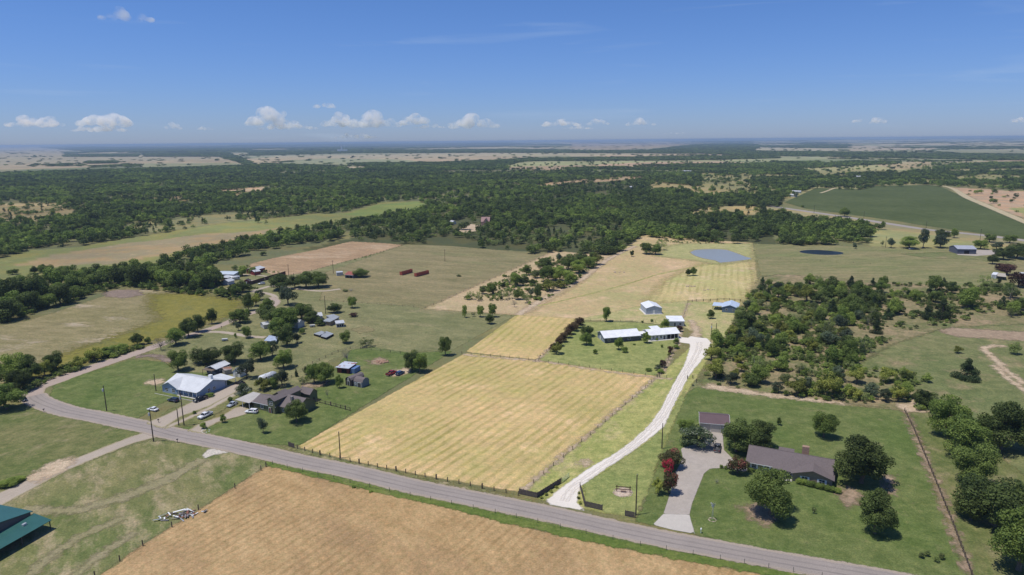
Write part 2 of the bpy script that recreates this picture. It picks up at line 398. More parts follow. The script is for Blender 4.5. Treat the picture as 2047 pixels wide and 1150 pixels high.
# outline, share of ground covered by crowns, mix (broadleaf, scrub, cedar)
WOODS = [
 ([(-700, 343), (0, 345), (250, 337), (480, 330), (560, 326), (680, 331), (700, 338), (760, 331), (960, 323), (1130, 330), (1300, 334), (1500, 330), (1500, 372), (1560, 372), (1560, 420), (1700, 440), (1850, 462), (1885, 470), (1800, 494), (1745, 486), (1660, 492), (1500, 493), (1400, 482), (1290, 474), (1283, 470), (1228, 512), (1120, 505), (1060, 508), (1000, 500), (870, 490), (868, 484), (780, 486), (700, 478), (692, 470), (520, 482), (100, 530), (-700, 640)], 1.0, (1, .08, .05)),
 ([(690, 478), (700, 450), (740, 440), (800, 430), (860, 428), (900, 440), (895, 470), (868, 488), (800, 488)], 1.0, (1, .05, .02)),
 # long pasture is open
 (LAND[2][0], 0.0, None),
 ([(-100, 565), (-100, 540), (60, 545), (150, 532), (235, 546), (310, 530), (380, 508), (483, 487), (530, 484), (690, 478), (700, 481), (630, 500), (500, 525), (450, 545), (440, 590), (-100, 700)], 0.0, None),
 # hedgerow woods
 ([(296, 552), (320, 532), (378, 508), (440, 496), (483, 486), (530, 482), (580, 464), (645, 452), (690, 452), (690, 472), (668, 482), (600, 488), (500, 512), (430, 525), (400, 540), (330, 560)], 1.0, (1, .1, 0)),
 # scrubby openings on the left
 ([(-100, 412), (60, 405), (200, 409), (150, 420), (160, 436), (60, 445), (-100, 450)], .22, (.4, 1, .5)),
 ([(200, 400), (330, 395), (420, 384), (560, 376), (560, 388), (430, 400), (300, 412)], .5, (1, .6, .3)),
 ([(230, 474), (255, 448), (340, 440), (470, 425), (530, 425), (520, 441), (440, 448), (330, 464)], .38, (.3, 1, .6)),
 ([(40, 384), (170, 378), (210, 390), (80, 398)], .6, (.5, 1, .1)),
 ([(435, 378), (530, 374), (530, 380), (440, 384)], .12, (1, 1, 0)),
 ([(0, 407), (130, 408), (130, 412), (0, 412)], .05, (1, 1, 0)),
 ([(680, 468), (692, 458), (700, 470), (704, 482), (680, 484)], .05, (1, .5, 0)),
 # house clearing
 ([(898, 470), (902, 444), (930, 436), (985, 436), (975, 456), (950, 462), (915, 470)], .04, (1, 0, 0)),
 ([(846, 489), (870, 470), (905, 468), (930, 462), (920, 478), (880, 492)], .18, (1, 1, .2)),
 (LAND[8+0][0], .02, (1, 1, 1)), (LAND[9][0], .04, (1, 1, .3)),
 (LAND[10][0], .05, (1, .4, .1)), (LAND[11][0], .06, (1, .5, .1)), (LAND[12][0], .07, (1, .5, 0)), (LAND[13][0], .02, (1, .5, 0)),
 ([(1080, 374), (1250, 362), (1300, 372), (1290, 384), (1100, 396)], .75, (.5, 1, 1)),
 ([(1330, 386), (1420, 388), (1500, 392), (1500, 404), (1360, 404)], .9, (1, .2, .1)),
 # right, around the dark crop field
 (LAND[14][0], .0, None), (LAND[15][0], .16, (1, .5, .3)),
 ([(1500, 352), (1640, 352), (1760, 358), (1735, 378), (1712, 378), (1640, 374), (1600, 384), (1500, 372)], .85, (1, .2, .1)),
 ([(1400, 332), (1560, 336), (1640, 338), (1640, 350), (1540, 352), (1400, 344)], .85, (1, .1, .1)),
 ([(1500, 318), (1640, 326), (1700, 321), (1800, 322), (1790, 327), (1650, 334), (1500, 334)], 1, (1, .1, .1)),
 ([(1700, 342), (1850, 342), (1900, 328), (2300, 315), (2300, 352), (2047, 350), (1960, 346), (1900, 352), (1850, 362), (1700, 352)], .95, (1, .1, .1)),
 ([(1740, 356), (1860, 352), (1940, 360), (2300, 356), (2300, 384), (2047, 378), (1960, 374), (1890, 368), (1740, 366)], .75, (1, .3, .1)),
 ([(1560, 398), (1600, 385), (1560, 378), (1520, 380), (1520, 396)], .35, (1, 0, 0)),
 ([(1570, 405), (1631, 376), (1719, 379), (1752, 371), (1872, 369.5), (1960, 402), (2300, 510), (2300, 560), (1853, 452), (1692, 428)], 0, None),
 (LAND[16][0], .03, (1, 1, 0)), (LAND[17][0], .02, (1, 1, 0)),
 # far belts
 ([(130, 306), (276, 305), (276, 311), (130, 311)], 1, (1, 0, 0)), ([(290, 303), (455, 303), (475, 312), (500, 322), (500, 330), (470, 320), (440, 311), (290, 311)], 1, (1, 0, 0)),
 ([(80, 292), (250, 292), (460, 290), (520, 300), (330, 302), (170, 300)], .8, (1, 0, 0)),
 ([(60, 327), (166, 325), (166, 331), (60, 331)], .35, (1, .3, 0)), ([(172, 321), (234, 320), (234, 324), (172, 325)], 1, (1, 0, 0)),
 ([(180, 330), (280, 327), (280, 332), (180, 334)], .4, (1, 0, 0)),
 ([(500, 300), (700, 296), (1020, 299), (1020, 303), (700, 304), (500, 309)], 1, (1, 0, 0)), ([(440, 284), (1021, 280), (1021, 288), (500, 296)], .6, (1, 0, 0)),
 ([(700, 326), (740, 324), (860, 324), (1000, 318), (1120, 314), (1200, 313), (1340, 311), (1520, 309), (1560, 314), (1400, 318), (1260, 319), (1060, 320), (1010, 326), (940, 331), (800, 335), (740, 334)], 1, (1, 0, 0)),
 ([(1000, 295), (1180, 299), (1400, 297), (1520, 300), (1700, 302), (2300, 310), (2300, 324), (1700, 312), (1500, 309), (1400, 305), (1180, 304), (1000, 303)], .9, (1, 0, 0)),
 ([(1165, 322), (1400, 324), (1640, 322), (1640, 332), (1400, 331), (1165, 330)], .9, (1, 0, 0)),
 ([(1400, 285), (1500, 283), (1520, 290), (1500, 300), (1400, 297), (1300, 297)], .7, (1, 0, 0)),
 ([(1640, 284), (1700, 286), (1690, 292), (1560, 290)], .8, (1, 0, 0)),
 ([(1010, 328), (1060, 322), (1270, 320), (1520, 316), (1560, 325), (1300, 329), (1180, 334), (1020, 338)], .012, (1, 0, 0)), ([(1600, 336), (1720, 328), (1862, 324), (1850, 335), (1800, 346), (1740, 345), (1640, 347)], .03, (1, .5, 0)),
 ([(1180, 337), (1420, 339), (1420, 344), (1180, 343)], .05, (1, 0, 0)), ([(880, 339), (1120, 334), (1120, 340), (900, 345)], .08, (1, .3, 0)), ([(1480, 346), (1640, 349), (1640, 354), (1480, 353)], .05, (1, 0, 0)), ([(1880, 338), (2200, 330), (2200, 337), (1900, 344)], .06, (1, 0, 0)),
 ([(560, 340), (680, 338), (680, 342), (560, 345)], .1, (1, .4, 0)),
]
def far_fields(x, y):
    """rectangular fields on a turned grid, one colour each"""
    a = 0.35; u = x*math.cos(a)+y*math.sin(a); v = -x*math.sin(a)+y*math.cos(a)
    v = v+ (vnoise(x/1800, y/1800, 2)-.5)*500
    iv = np.floor(v/560); u = u+hsh(iv, iv*0, 4)*1400; iu = np.floor(u/(700+900*hsh(iv, iv*0, 8)))
    h = hsh(iu, iv, 1); C = np.array([(.24, .25, .12), (.34, .27, .15), (.40, .28, .18), (.19, .23, .10), (.33, .245, .155), (.30, .27, .15), (.15, .18, .085), (.22, .22, .11)])
    return C[(h*7.999).astype(int)], u/(700+900*hsh(iv, iv*0, 8))-iu, v/560-iv
def land_colour(x, y):
    z = hgt(x, y); px, py = topix(x, y, z)
    r = np.hypot(x, y)
    n = fbm(x/60, y/60, 5, 3)[..., None]; far = np.clip((r-1900)/700, 0, 1)[..., None]
    c = np.array(OLIVE)*(0.85+0.3*n)*(1-far)+far_fields(x, y)[0]*far
    # paint only where the camera's outlines mean something (in front of it)
    front = y > 60
    jx = (fbm(x/25, y/25, 11, 3)-.5)*14; jy = (fbm(x/40, y/40, 13, 3)-.5)*np.clip(2200/np.maximum(r, 300), .6, 5)
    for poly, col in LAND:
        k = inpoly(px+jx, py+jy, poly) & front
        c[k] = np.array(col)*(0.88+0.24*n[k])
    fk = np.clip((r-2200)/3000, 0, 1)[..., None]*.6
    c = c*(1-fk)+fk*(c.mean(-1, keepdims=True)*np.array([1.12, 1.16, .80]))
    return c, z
# ---- ground sheet: rings around the camera's foot point
pys = np.concatenate([np.arange(1330, 460, -3.5), np.arange(460, 330, -1.0), np.arange(330, 296, -0.6), np.arange(296, 282.6, -0.4)])
ang = PITCH+np.arctan((pys-575)/FPX)
rad = np.concatenate([[1e-3, 30, 60, 90], CAM_H/np.tan(ang)])
rad = rad[:4].tolist()+[r for r in rad[4:].tolist() if r > 95]; rad = np.array(rad+[52000.0]); rad = rad[np.concatenate([[True], np.diff(rad) > 0])]
fa = np.arange(-47, 47.01, 0.25); az = np.radians(np.concatenate([fa, np.arange(52, 313, 5.0)]))
NR, NA = len(rad), len(az)
X = rad[:, None]*np.sin(az)[None]; Y = rad[:, None]*np.cos(az)[None]
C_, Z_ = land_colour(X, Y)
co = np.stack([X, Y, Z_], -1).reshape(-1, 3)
i, j = np.meshgrid(np.arange(NR-1), np.arange(NA), indexing='ij'); j2 = (j+1) % NA
q = np.stack([i*NA+j, i*NA+j2, (i+1)*NA+j2, (i+1)*NA+j], -1).reshape(-1, 4)[:, ::-1]
me = bpy.data.meshes.new('ground'); me.from_pydata(co.tolist(), [], q.tolist())
ca = me.attributes.new('land', 'FLOAT_COLOR', 'POINT')
ca.data.foreach_set('color', np.concatenate([C_.reshape(-1, 3), np.ones((NR*NA, 1))], 1).astype(np.float32).ravel())
t = NT('ground_cover')
base = t.attr('land', 'Color')
k1 = t.noise(38, detail=4); k2 = t.noise(6, detail=5, rough=.65, off=4); k3 = t.noise(.8, detail=3, off=9, rough=.7); k4 = t.noise(220, detail=5, off=14, rough=.6)
col = t.mix(t.rng(k1, .44, .60, 0, .75), base, t.mix(1, base, (1.35, 1.12, .95), 'MULTIPLY'))
col = t.mix(t.rng(t.noise(16, detail=6, off=27, rough=.75), .56, .70, 0, .75), col, t.mix(1, base, (1.7, 1.45, 1.55), 'MULTIPLY'))
col = t.mix(t.rng(k2, .52, .7, 0, .6), col, t.mix(1, base, (.62, .86, .6), 'MULTIPLY'))
col = t.mix(1, col, t_comb(t, t.math('MULTIPLY', t.math('MULTIPLY', t.rng(k3, .25, .75, .72, 1.28), t.rng(k2, .3, .7, .86, 1.14)), t.rng(k4, .3, .7, .84, 1.16))), 'MULTIPLY')
gm = t.done(t.bsdf(col, .95, .08, 0, t.bump(k3, .5, .2)))
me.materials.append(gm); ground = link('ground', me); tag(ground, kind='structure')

# ------------------------------------------------------------------ trees
def quads_from(c, nrm, size, rng, asp=1.0):
    n = len(c); r = rng.normal(size=(n, 3)); t1 = np.cross(nrm, r); t1 /= np.linalg.norm(t1, axis=1)[:, None]+1e-9; t2 = np.cross(nrm, t1)
    s = size[:, None]*.5; k = rng.uniform(.6, 1.0, (n, 4, 1))
    return np.stack([c-t1*s*k[:, 0]-t2*s*asp*.4, c+t1*s*.4-t2*s*asp*k[:, 1], c+t1*s*k[:, 2]+t2*s*asp*.4, c-t1*s*.4+t2*s*asp*k[:, 3]], 1)
def crown_mesh(name, seed, shape='round', nl=26, per=300, ls=.045, lr=.17, zlo=.12, zs=.9, mat=None, core=True):
    rng = np.random.default_rng(seed)
    cs = []
    while len(cs) < nl:
        d = rng.normal(size=3); d /= np.linalg.norm(d); u = rng.uniform(.35, 1.0)
        if shape == 'round':
            if d[2] < -.75: continue
            p = np.array([d[0]*u*(.5-lr*.8), d[1]*u*(.5-lr*.8), (zlo+1)/2+d[2]*u*((1-zlo)/2-lr*.55)]); r_ = lr*rng.uniform(.5, 1.32)
        elif shape == 'cone':
            h = rng.uniform(0, 1)**1.25; a = rng.uniform(0, 6.283); q = (1-h)**.75*(.5-lr*.6)*rng.uniform(.4, 1)
            p = np.array([math.cos(a)*q, math.sin(a)*q, zlo+.06+h*(.9-zlo)]); r_ = lr*(1.15-.6*h)*rng.uniform(.8, 1.15)
        elif shape == 'vase':
            h = rng.uniform(0, 1)**.8; a = rng.uniform(0, 6.283); q = (.15+.85*h*(1.25-h*.6))*(.5-lr*.7)*rng.uniform(.5, 1)
            p = np.array([math.cos(a)*q, math.sin(a)*q, zlo+.08+h*(.84-zlo)]); r_ = lr*rng.uniform(.7, 1.15)
        elif shape == 'open':
            a = rng.uniform(0, 6.283); q = (rng.uniform(.1, 1)**.6)*(.5-lr*.6); h = rng.uniform(.35, 1)*(1-.35*(q/.5)**2)
            p = np.array([math.cos(a)*q, math.sin(a)*q, zlo+h*(.95-zlo)-lr*.4]); r_ = lr*rng.uniform(.45, 1.15)
        cs.append((*p, r_))
    cs = np.array(cs)
    V = []; T = []
    for k, (x, y, z, r_) in enumerate(cs):
        m_ = int(per*(r_/lr)**2)
        d = rng.normal(size=(m_, 3)); d[:, 2] += .25; d /= np.linalg.norm(d, axis=1)[:, None]
        rr = r_*(.55+.5*rng.uniform(size=m_)**.6)
        c = np.array([x, y, z])+d*rr[:, None]*np.array([1, 1, zs]); c[:, 2] = np.maximum(c[:, 2], .01)
        nn = d+rng.normal(size=(m_, 3))*.55; nn /= np.linalg.norm(nn, axis=1)[:, None]
        V.append(quads_from(c, nn, ls*rng.uniform(.6, 1.35, m_), rng)); T.append(np.clip(.5+.2*rng.normal()+.13*rng.normal(size=m_), 0, 1))
    V = np.concatenate(V); T = np.concatenate(T); n = len(V)
    me = bpy.data.meshes.new(name); me.from_pydata(V.reshape(-1, 3).tolist(), [], np.arange(n*4).reshape(-1, 4).tolist())
    a = me.attributes.new('tone', 'FLOAT', 'FACE'); a.data.foreach_set('value', T.astype(np.float32))
    if mat: me.materials.append(mat)
    return me, cs
def leaf_mat(name, dark, light, hue2=None, trans=.28, flower=None, famt=.0, vary=.42):
    t = NT(name); tone = t.attr('tone'); oi = t.n('ShaderNodeObjectInfo').outputs['Random']
    c = t.mix(t.rng(tone, .15, .85), dark, light)
    if hue2: c = t.mix(t.rng(oi, .45, 1.0, 0, .8), c, hue2)
    c = t.mix(1, c, t_comb(t, t.rng(oi, 0, 1, 1-vary, 1+vary)), 'MULTIPLY')
    if flower: c = t.mix(t.math('GREATER_THAN', tone, famt), c, flower)
    d = t.bsdf(c, .75, .18); tr = t.n('ShaderNodeBsdfTranslucent'); t.set(tr.inputs[0], t.mix(1, c, (1.15, 1.25, .6), 'MULTIPLY'))
    mx = t.n('ShaderNodeMixShader'); mx.inputs[0].default_value = trans; t.l(d, mx.inputs[1]); t.l(tr.outputs[0], mx.inputs[2])
    return t.done(mx.outputs[0])
BARK = plain('bark', (.16, .125, .095), .9, .1, wear=.3, size=.4)
GREYBARK = plain('grey_bark', (.27, .25, .225), .9, .1, wear=.3, size=.4)
def trunk_mesh(name, seed, cs, tr=.035, zlo=.12, mat=BARK, nlimb=9, base=1):
    rng = random.Random(seed); b = MB(); top = Vector((rng.uniform(-.03, .03), rng.uniform(-.03, .03), zlo+.18))
    b.tube([(0, 0, 0), (rng.uniform(-.01, .01), 0, zlo*.5), tuple(top)], [tr*1.25, tr, tr*.75], 7)
    idx = sorted(range(len(cs)), key=lambda k: rng.random())[:nlimb]
    for k in idx:
        e = Vector(cs[k][:3]); mid = top.lerp(e, .5)+Vector((rng.uniform(-.03, .03), rng.uniform(-.03, .03), rng.uniform(-.02, .05)))
        b.tube([top*.92, mid, e], [tr*.55, tr*.34, tr*.12], 5)
    return b.mesh(name, mat)

M_OAK = leaf_mat('oak_leaves', (0.058, 0.087, 0.028), (0.168, 0.217, 0.060), (0.136, 0.176, 0.039))
M_ELM = leaf_mat('elm_leaves', (0.084, 0.137, 0.033), (0.252, 0.329, 0.075), (0.216, 0.263, 0.056))
M_SCRUB = leaf_mat('mesquite_leaves', (0.124, 0.164, 0.060), (0.275, 0.310, 0.113), (0.199, 0.242, 0.076))
M_CEDAR = leaf_mat('cedar_leaves', (0.037, 0.066, 0.028), (0.094, 0.130, 0.049), None)
M_GREY = leaf_mat('dry_twigs', (.15, .13, .11), (.28, .25, .21), None, .1)
M_MAROON = leaf_mat('maroon_leaves', (.045, .022, .02), (.12, .06, .045), None)
M_RUST = leaf_mat('rusty_hedge_leaves', (.09, .055, .03), (.21, .145, .08), (.12, .10, .045))
M_REDF = leaf_mat('red_blossom', (.045, .06, .02), (.11, .12, .04), None, .2, (.62, .03, .09), .42)
M_PINKF = leaf_mat('rusty_crape_leaves', (.05, .05, .02), (.13, .12, .05), None, .2, (.26, .09, .07), .8)
M_WHITEF = leaf_mat('white_blossom', (.04, .06, .025), (.10, .13, .06), None, .2, (.40, .42, .33), .74)
M_YELLOW = leaf_mat('olive_leaves', (0.141, 0.172, 0.039), (0.337, 0.345, 0.077), None)
M_PALE = leaf_mat('silver_leaves', (.06, .085, .05), (.15, .185, .11), None)

KIND = {}
def defkind(key, mat, variants, bark=BARK, **kw):
    out = []
    for i in range(variants):
        me, cs = crown_mesh(key+'_crown', hash_seed(key)+i*13, mat=mat, **{k: v for k, v in kw.items() if k in ('shape', 'nl', 'per', 'ls', 'lr', 'zlo', 'zs')})
        tm = trunk_mesh(key+'_trunk', hash_seed(key)+i, cs, kw.get('tr', .035), kw.get('zlo', .12), bark, kw.get('nlimb', 9))
        out.append((me, tm))
    KIND[key] = out
def hash_seed(s): return sum((i+1)*ord(c) for i, c in enumerate(s)) % 9973
defkind('oak', M_OAK, 4, shape='round', nl=42, per=400, ls=.030, lr=.145, zlo=.05)
defkind('elm', M_ELM, 3, shape='round', nl=38, per=380, ls=.031, lr=.145, zlo=.03)
defkind('bushoak', M_OAK, 3, shape='round', nl=30, per=200, ls=.05, lr=.17, zlo=.0)
defkind('bushelm', M_ELM, 3, shape='round', nl=28, per=190, ls=.05, lr=.17, zlo=.0)
defkind('pecan', M_ELM, 2, shape='vase', nl=24, per=190, ls=.05, lr=.15, zlo=.14)
defkind('mesquite', M_SCRUB, 3, bark=GREYBARK, shape='open', nl=26, per=90, ls=.042, lr=.13, zlo=.12, tr=.022, nlimb=16)
defkind('scrub', M_SCRUB, 2, bark=GREYBARK, shape='round', nl=20, per=150, ls=.055, lr=.17, zlo=.0, tr=.02)
defkind('olivetree', M_YELLOW, 2, shape='round', nl=22, per=190, ls=.05, lr=.16, zlo=.04)
defkind('cedar', M_CEDAR, 3, shape='cone', nl=26, per=220, ls=.045, lr=.17, zlo=.02)
defkind('bare', M_GREY, 2, bark=GREYBARK, shape='open', nl=22, per=40, ls=.03, lr=.13, zlo=.12, tr=.025, nlimb=20)
defkind('silver', M_PALE, 2, shape='round', nl=26, per=170, ls=.045, lr=.15, zlo=.08)
defkind('roundbush', M_ELM, 1, shape='round', nl=30, per=160, ls=.06, lr=.22, zlo=.0, tr=.02)
defkind('maroon', M_MAROON, 2, shape='round', nl=22, per=170, ls=.055, lr=.17, zlo=.02)
defkind('rust', M_RUST, 2, shape='round', nl=20, per=170, ls=.06, lr=.2, zlo=.0)
defkind('crapewhite', M_WHITEF, 1, shape='round', nl=30, per=200, ls=.042, lr=.15, zlo=.04)
defkind('crapered', M_REDF, 1, shape='round', nl=26, per=190, ls=.05, lr=.17, zlo=.04)
defkind('craperust', M_PINKF, 2, shape='round', nl=26, per=190, ls=.05, lr=.16, zlo=.06)

RT = random.Random(11)
ADJ0 = {}
TREE_SPOTS = []
ADJ = {'oak': ('dark green spreading oak', 'oak_tree', 'tree'), 'elm': ('mid green leafy tree', 'shade_tree', 'tree'), 'pecan': ('bright green vase-shaped tree', 'shade_tree', 'tree'),
 'mesquite': ('thin sparse pale olive tree', 'mesquite_tree', 'tree'), 'scrub': ('pale olive scrub bush', 'scrub_bush', 'bush'), 'olivetree': ('yellowish olive green tree', 'olive_green_tree', 'tree'),
 'cedar': ('dense dark cedar', 'cedar_tree', 'tree'), 'bare': ('grey half-bare tree', 'bare_tree', 'tree'), 'silver': ('grey-green silvery tree', 'grey_green_tree', 'tree'),
 'roundbush': ('round clipped green bush', 'round_bush', 'bush'), 'maroon': ('dark maroon leafed tree', 'maroon_tree', 'tree'), 'rust': ('rusty brown hedge shrub', 'hedge_shrub', 'shrub'),
 'crapewhite': ('white flowering crape myrtle', 'crape_myrtle', 'tree'), 'crapered': ('crape myrtle in bright red bloom', 'crape_myrtle', 'tree'), 'craperust': ('reddish brown tipped crape myrtle', 'crape_myrtle', 'tree')}
ADJ['bushoak'] = ADJ['oak']; ADJ['bushelm'] = ADJ['elm']
def tree(px, py, wpx, hpx, kind, where, label=None, group=None, rz=None):
    p = G(px, py); s = ppm(p); th = math.atan2(CAM_H, math.hypot(p.x, p.y))
    w = wpx/s; h = max(.45*w, (hpx/s-.36*w*math.sin(th))/math.cos(th)); h = min(h, 2.3*w)*1.13; w *= 1.08
    adj, nm, cat = ADJ[kind]
    root = empty(nm, p, RT.uniform(0, 6.28) if rz is None else rz, label or (adj+' '+where), cat, group)
    k = RT.randrange(len(KIND[kind])); cm, tm = KIND[kind][k]
    root.scale = (w*1.04*RT.uniform(.94, 1.06), w*1.04, h)
    link('crown', cm, root); link('trunk', tm, root)
    TREE_SPOTS.append((p.x, p.y, w)); return root

# ---- woodland: instances scattered by geometry nodes on one object
PC = bpy.data.collections.new('woodland_tree_shapes')
def proto(name, me):
    o = bpy.data.objects.new(name, me); PC.objects.link(o); return o
PRO = []
def addp(key, mat, seeds, **kw):
    ids = []
    for s_ in seeds:
        me_, cs = crown_mesh('woodland_'+key, s_, mat=mat, **kw); ids.append(len(PRO)); PRO.append(proto('shape_%02d' % len(PRO), me_))
    return ids
ID_OAK = addp('oak', M_OAK, (3, 17, 29, 41), nl=16, per=42, ls=.10, lr=.19, zlo=.0)
ID_ELM = addp('elm', M_ELM, (5, 19), nl=15, per=42, ls=.10, lr=.19, zlo=.0)
ID_SCR = addp('scrub', M_SCRUB, (7, 23), nl=13, per=34, ls=.10, lr=.18, zlo=.0)
ID_CED = addp('cedar', M_CEDAR, (11, 31), shape='cone', nl=14, per=40, ls=.10, lr=.2, zlo=.0)
ID_FAR = addp('far_grove', M_OAK, (13, 37), nl=22, per=26, ls=.13, lr=.16, zlo=.0, zs=.7)
rng = np.random.default_rng(5)
PTS = {'x': [], 'y': [], 'sx': [], 'sz': [], 'id': []}
def scatter(r0, r1, step, wr, hr, far=False):
    n = int(2*r1/step); xs = (np.arange(n)-n/2)*step
    Xg, Yg = np.meshgrid(xs, xs[xs > 0]); Xg = Xg+rng.uniform(-.48, .48, Xg.shape)*step; Yg = Yg+rng.uniform(-.48, .48, Yg.shape)*step
    rr = np.hypot(Xg, Yg); k = (rr > r0) & (rr <= r1) & (np.abs(Xg) < Yg*.92+30); Xg, Yg = Xg[k], Yg[k]; rr = rr[k]
    z = hgt(Xg, Yg); px, py = topix(Xg, Yg, z)
    d = np.zeros(len(Xg)); mixv = np.tile(np.array([1., 0, 0]), (len(Xg), 1))
    # countryside beyond the outlines: woods by noise, belts along field edges
    fc, fu, fv = far_fields(Xg, Yg)
    wood = fbm(Xg/1500+3, Yg/1100, 21, 4)
    farm = rr > 2100
    d = np.where(farm, np.where(wood > np.where(rr > 3300, .635, .58), .85, np.where(wood > .56, .05, np.where(rr > 3300, .003, .012))), 0.0)
    belt = farm & ((fu < .03) | (fv < .035)) & (hsh(np.floor(Xg/700), np.floor(Yg/700), 6) > np.where(rr > 8000, .72, .55)); d = np.where(belt, .8, d)
    jx = (fbm(Xg/20, Yg/20, 31, 2)-.5)*12; jy = (fbm(Xg/60, Yg/60, 33, 2)-.5)*np.clip(3000/rr, .4, 5)
    py = py-np.clip((rr-1300)/300, 0, 1)*2.8
    for poly, col in LAND[18:]:
        k = inpoly(px, py, poly); d[k] = .008
    for poly, dens, mx in WOODS:
        k = inpoly(px+jx, py+jy, poly); d[k] = dens
        if mx: mixv[k] = mx
    lt = fbm(Xg/170+9, Yg/110, 81, 3); kl = (d > .7) & (lt > .56) & (rr < 3000) & (px < 1250); mixv[kl] = (.45, 1, .25); d = np.where(kl, .62, d)
    gap = fbm(Xg/45, Yg/45, 41, 3); d = np.where((d > .6) & (gap > .60) & (rr < 2600), d*.3, d)
    d = np.where((d > .15) & (d < .6), d*np.clip((fbm(Xg/30, Yg/30, 43, 2)-.35)*5, 0, 1.6), d)
    keep = rng.uniform(size=len(d)) < d
    if r0 < 700:
        keep &= ~((rr < 640) & (py > 560))
    Xg, Yg, mixv, d = Xg[keep], Yg[keep], mixv[keep], d[keep]; m_ = len(Xg)
    cum = np.cumsum(mixv, 1); u = rng.uniform(size=m_)*cum[:, 2]; cls = (u[:, None] > cum).sum(1)
    sp = rng.uniform(size=m_); kindn = fbm(Xg/120, Yg/120, 51, 3)
    ids = np.where(cls == 0, np.where((kindn > .52) & (sp > .3), np.array(ID_ELM)[(sp*97).astype(int) % 2], np.array(ID_OAK)[(sp*89).astype(int) % 4]),
          np.where(cls == 1, np.array(ID_SCR)[(sp*83).astype(int) % 2], np.array(ID_CED)[(sp*79).astype(int) % 2]))
    if far: ids = np.array(ID_FAR)[(sp*83).astype(int) % 2]
    w = rng.uniform(*wr, m_)*np.where(cls == 1, .72, np.where(cls == 2, .62, 1)); h = rng.uniform(*hr, m_)*np.where(cls == 1, .6, np.where(cls == 2, .85, 1))
    big = rng.uniform(size=m_) > .93; w = np.where(big, w*1.3, w); h = np.where(big, h*1.2, h)
    for k_, v_ in (('x', Xg), ('y', Yg), ('sx', w), ('sz', h), ('id', ids)): PTS[k_].append(v_)
scatter(480, 1500, 6.6, (7, 13.5), (5.5, 11))
scatter(1500, 3300, 9.0, (9, 18), (6, 10.5))
scatter(3300, 8000, 20, (24, 38), (7, 10), True)
scatter(8000, 20000, 60, (70, 115), (7, 10), True)
scatter(20000, 42000, 190, (230, 380), (8, 13), True)
P_ = {k: np.concatenate(v) for k, v in PTS.items()}
NP_ = len(P_['x']); print('woodland points', NP_)
me = bpy.data.meshes.new('woodland'); zz = hgt(P_['x'], P_['y'])-.1
me.vertices.add(NP_); me.vertices.foreach_set('co', np.stack([P_['x'], P_['y'], zz], 1).astype(np.float32).ravel())
a = me.attributes.new('scl', 'FLOAT_VECTOR', 'POINT'); a.data.foreach_set('vector', np.stack([P_['sx'], P_['sx']*rng.uniform(.85, 1.15, NP_), P_['sz']], 1).astype(np.float32).ravel())
a = me.attributes.new('rot', 'FLOAT_VECTOR', 'POINT'); a.data.foreach_set('vector', np.stack([np.zeros(NP_), np.zeros(NP_), rng.uniform(0, 6.28, NP_)], 1).astype(np.float32).ravel())
a = me.attributes.new('pick', 'INT', 'POINT'); a.data.foreach_set('value', P_['id'].astype(np.int32))
wl = link('woodland', me); tag(wl, 'broad dark green woodland and far tree belts stretching to the horizon', 'woodland', kind='stuff')
ng = bpy.data.node_groups.new('scatter_trees', 'GeometryNodeTree')
ng.interface.new_socket('Geometry', in_out='INPUT', socket_type='NodeSocketGeometry'); ng.interface.new_socket('Geometry', in_out='OUTPUT', socket_type='NodeSocketGeometry')
gi = ng.nodes.new('NodeGroupInput'); go = ng.nodes.new('NodeGroupOutput'); ip = ng.nodes.new('GeometryNodeInstanceOnPoints')
ci_ = ng.nodes.new('GeometryNodeCollectionInfo'); ci_.inputs['Collection'].default_value = PC; ci_.inputs['Separate Children'].default_value = True; ci_.inputs['Reset Children'].default_value = True
def nattr(nm, ty):
    n = ng.nodes.new('GeometryNodeInputNamedAttribute'); n.data_type = ty; n.inputs[0].default_value = nm; return n.outputs[0]
ng.links.new(gi.outputs[0], ip.inputs['Points']); ng.links.new(ci_.outputs[0], ip.inputs['Instance']); ip.inputs['Pick Instance'].default_value = True
ng.links.new(nattr('pick', 'INT'), ip.inputs['Instance Index']); ng.links.new(nattr('rot', 'FLOAT_VECTOR'), ip.inputs['Rotation']); ng.links.new(nattr('scl', 'FLOAT_VECTOR'), ip.inputs['Scale'])
ng.links.new(ip.outputs[0], go.inputs[0])
wl.modifiers.new('scatter', 'NODES').node_group = ng

# ---- low brush between the scrub trees, hedges and road banks
BR = {'co': [], 'scl': [], 'pick': []}
def brush(poly, n, wr, ids, hk=.7):
    g = [tuple(G(*p)[:2]) for p in poly]; a = np.array(g); x = rng.uniform(a[:, 0].min(), a[:, 0].max(), n*3); y = rng.uniform(a[:, 1].min(), a[:, 1].max(), n*3)
    k = inpoly(x, y, g) & (fbm(x/16, y/16, 71, 3) > .43); x, y = x[k][:n], y[k][:n]; w = rng.uniform(*wr, len(x))*rng.uniform(.6, 1.2, len(x))
    BR['co'].append(np.stack([x, y, np.zeros(len(x))-.05], 1)); BR['scl'].append(np.stack([w, w, w*hk*rng.uniform(.7, 1.2, len(x))], 1)); BR['pick'].append(rng.choice(ids, len(x)))
brush([(1400, 768), (1418, 718), (1472, 640), (1505, 578), (1560, 565), (1640, 584), (1760, 590), (1750, 640), (1780, 680), (1740, 700), (1710, 735), (1830, 745), (1900, 800), (1900, 834), (1790, 815), (1700, 806), (1600, 797), (1500, 779)], 2300, (1.6, 4.6), ID_SCR+ID_SCR+ID_ELM+ID_ELM)
brush([(1560, 568), (1700, 572), (1860, 568), (2100, 575), (2100, 650), (2000, 620), (1900, 650), (1830, 662), (1740, 650), (1640, 600)], 750, (1.6, 5.0), ID_SCR+ID_ELM+ID_OAK)
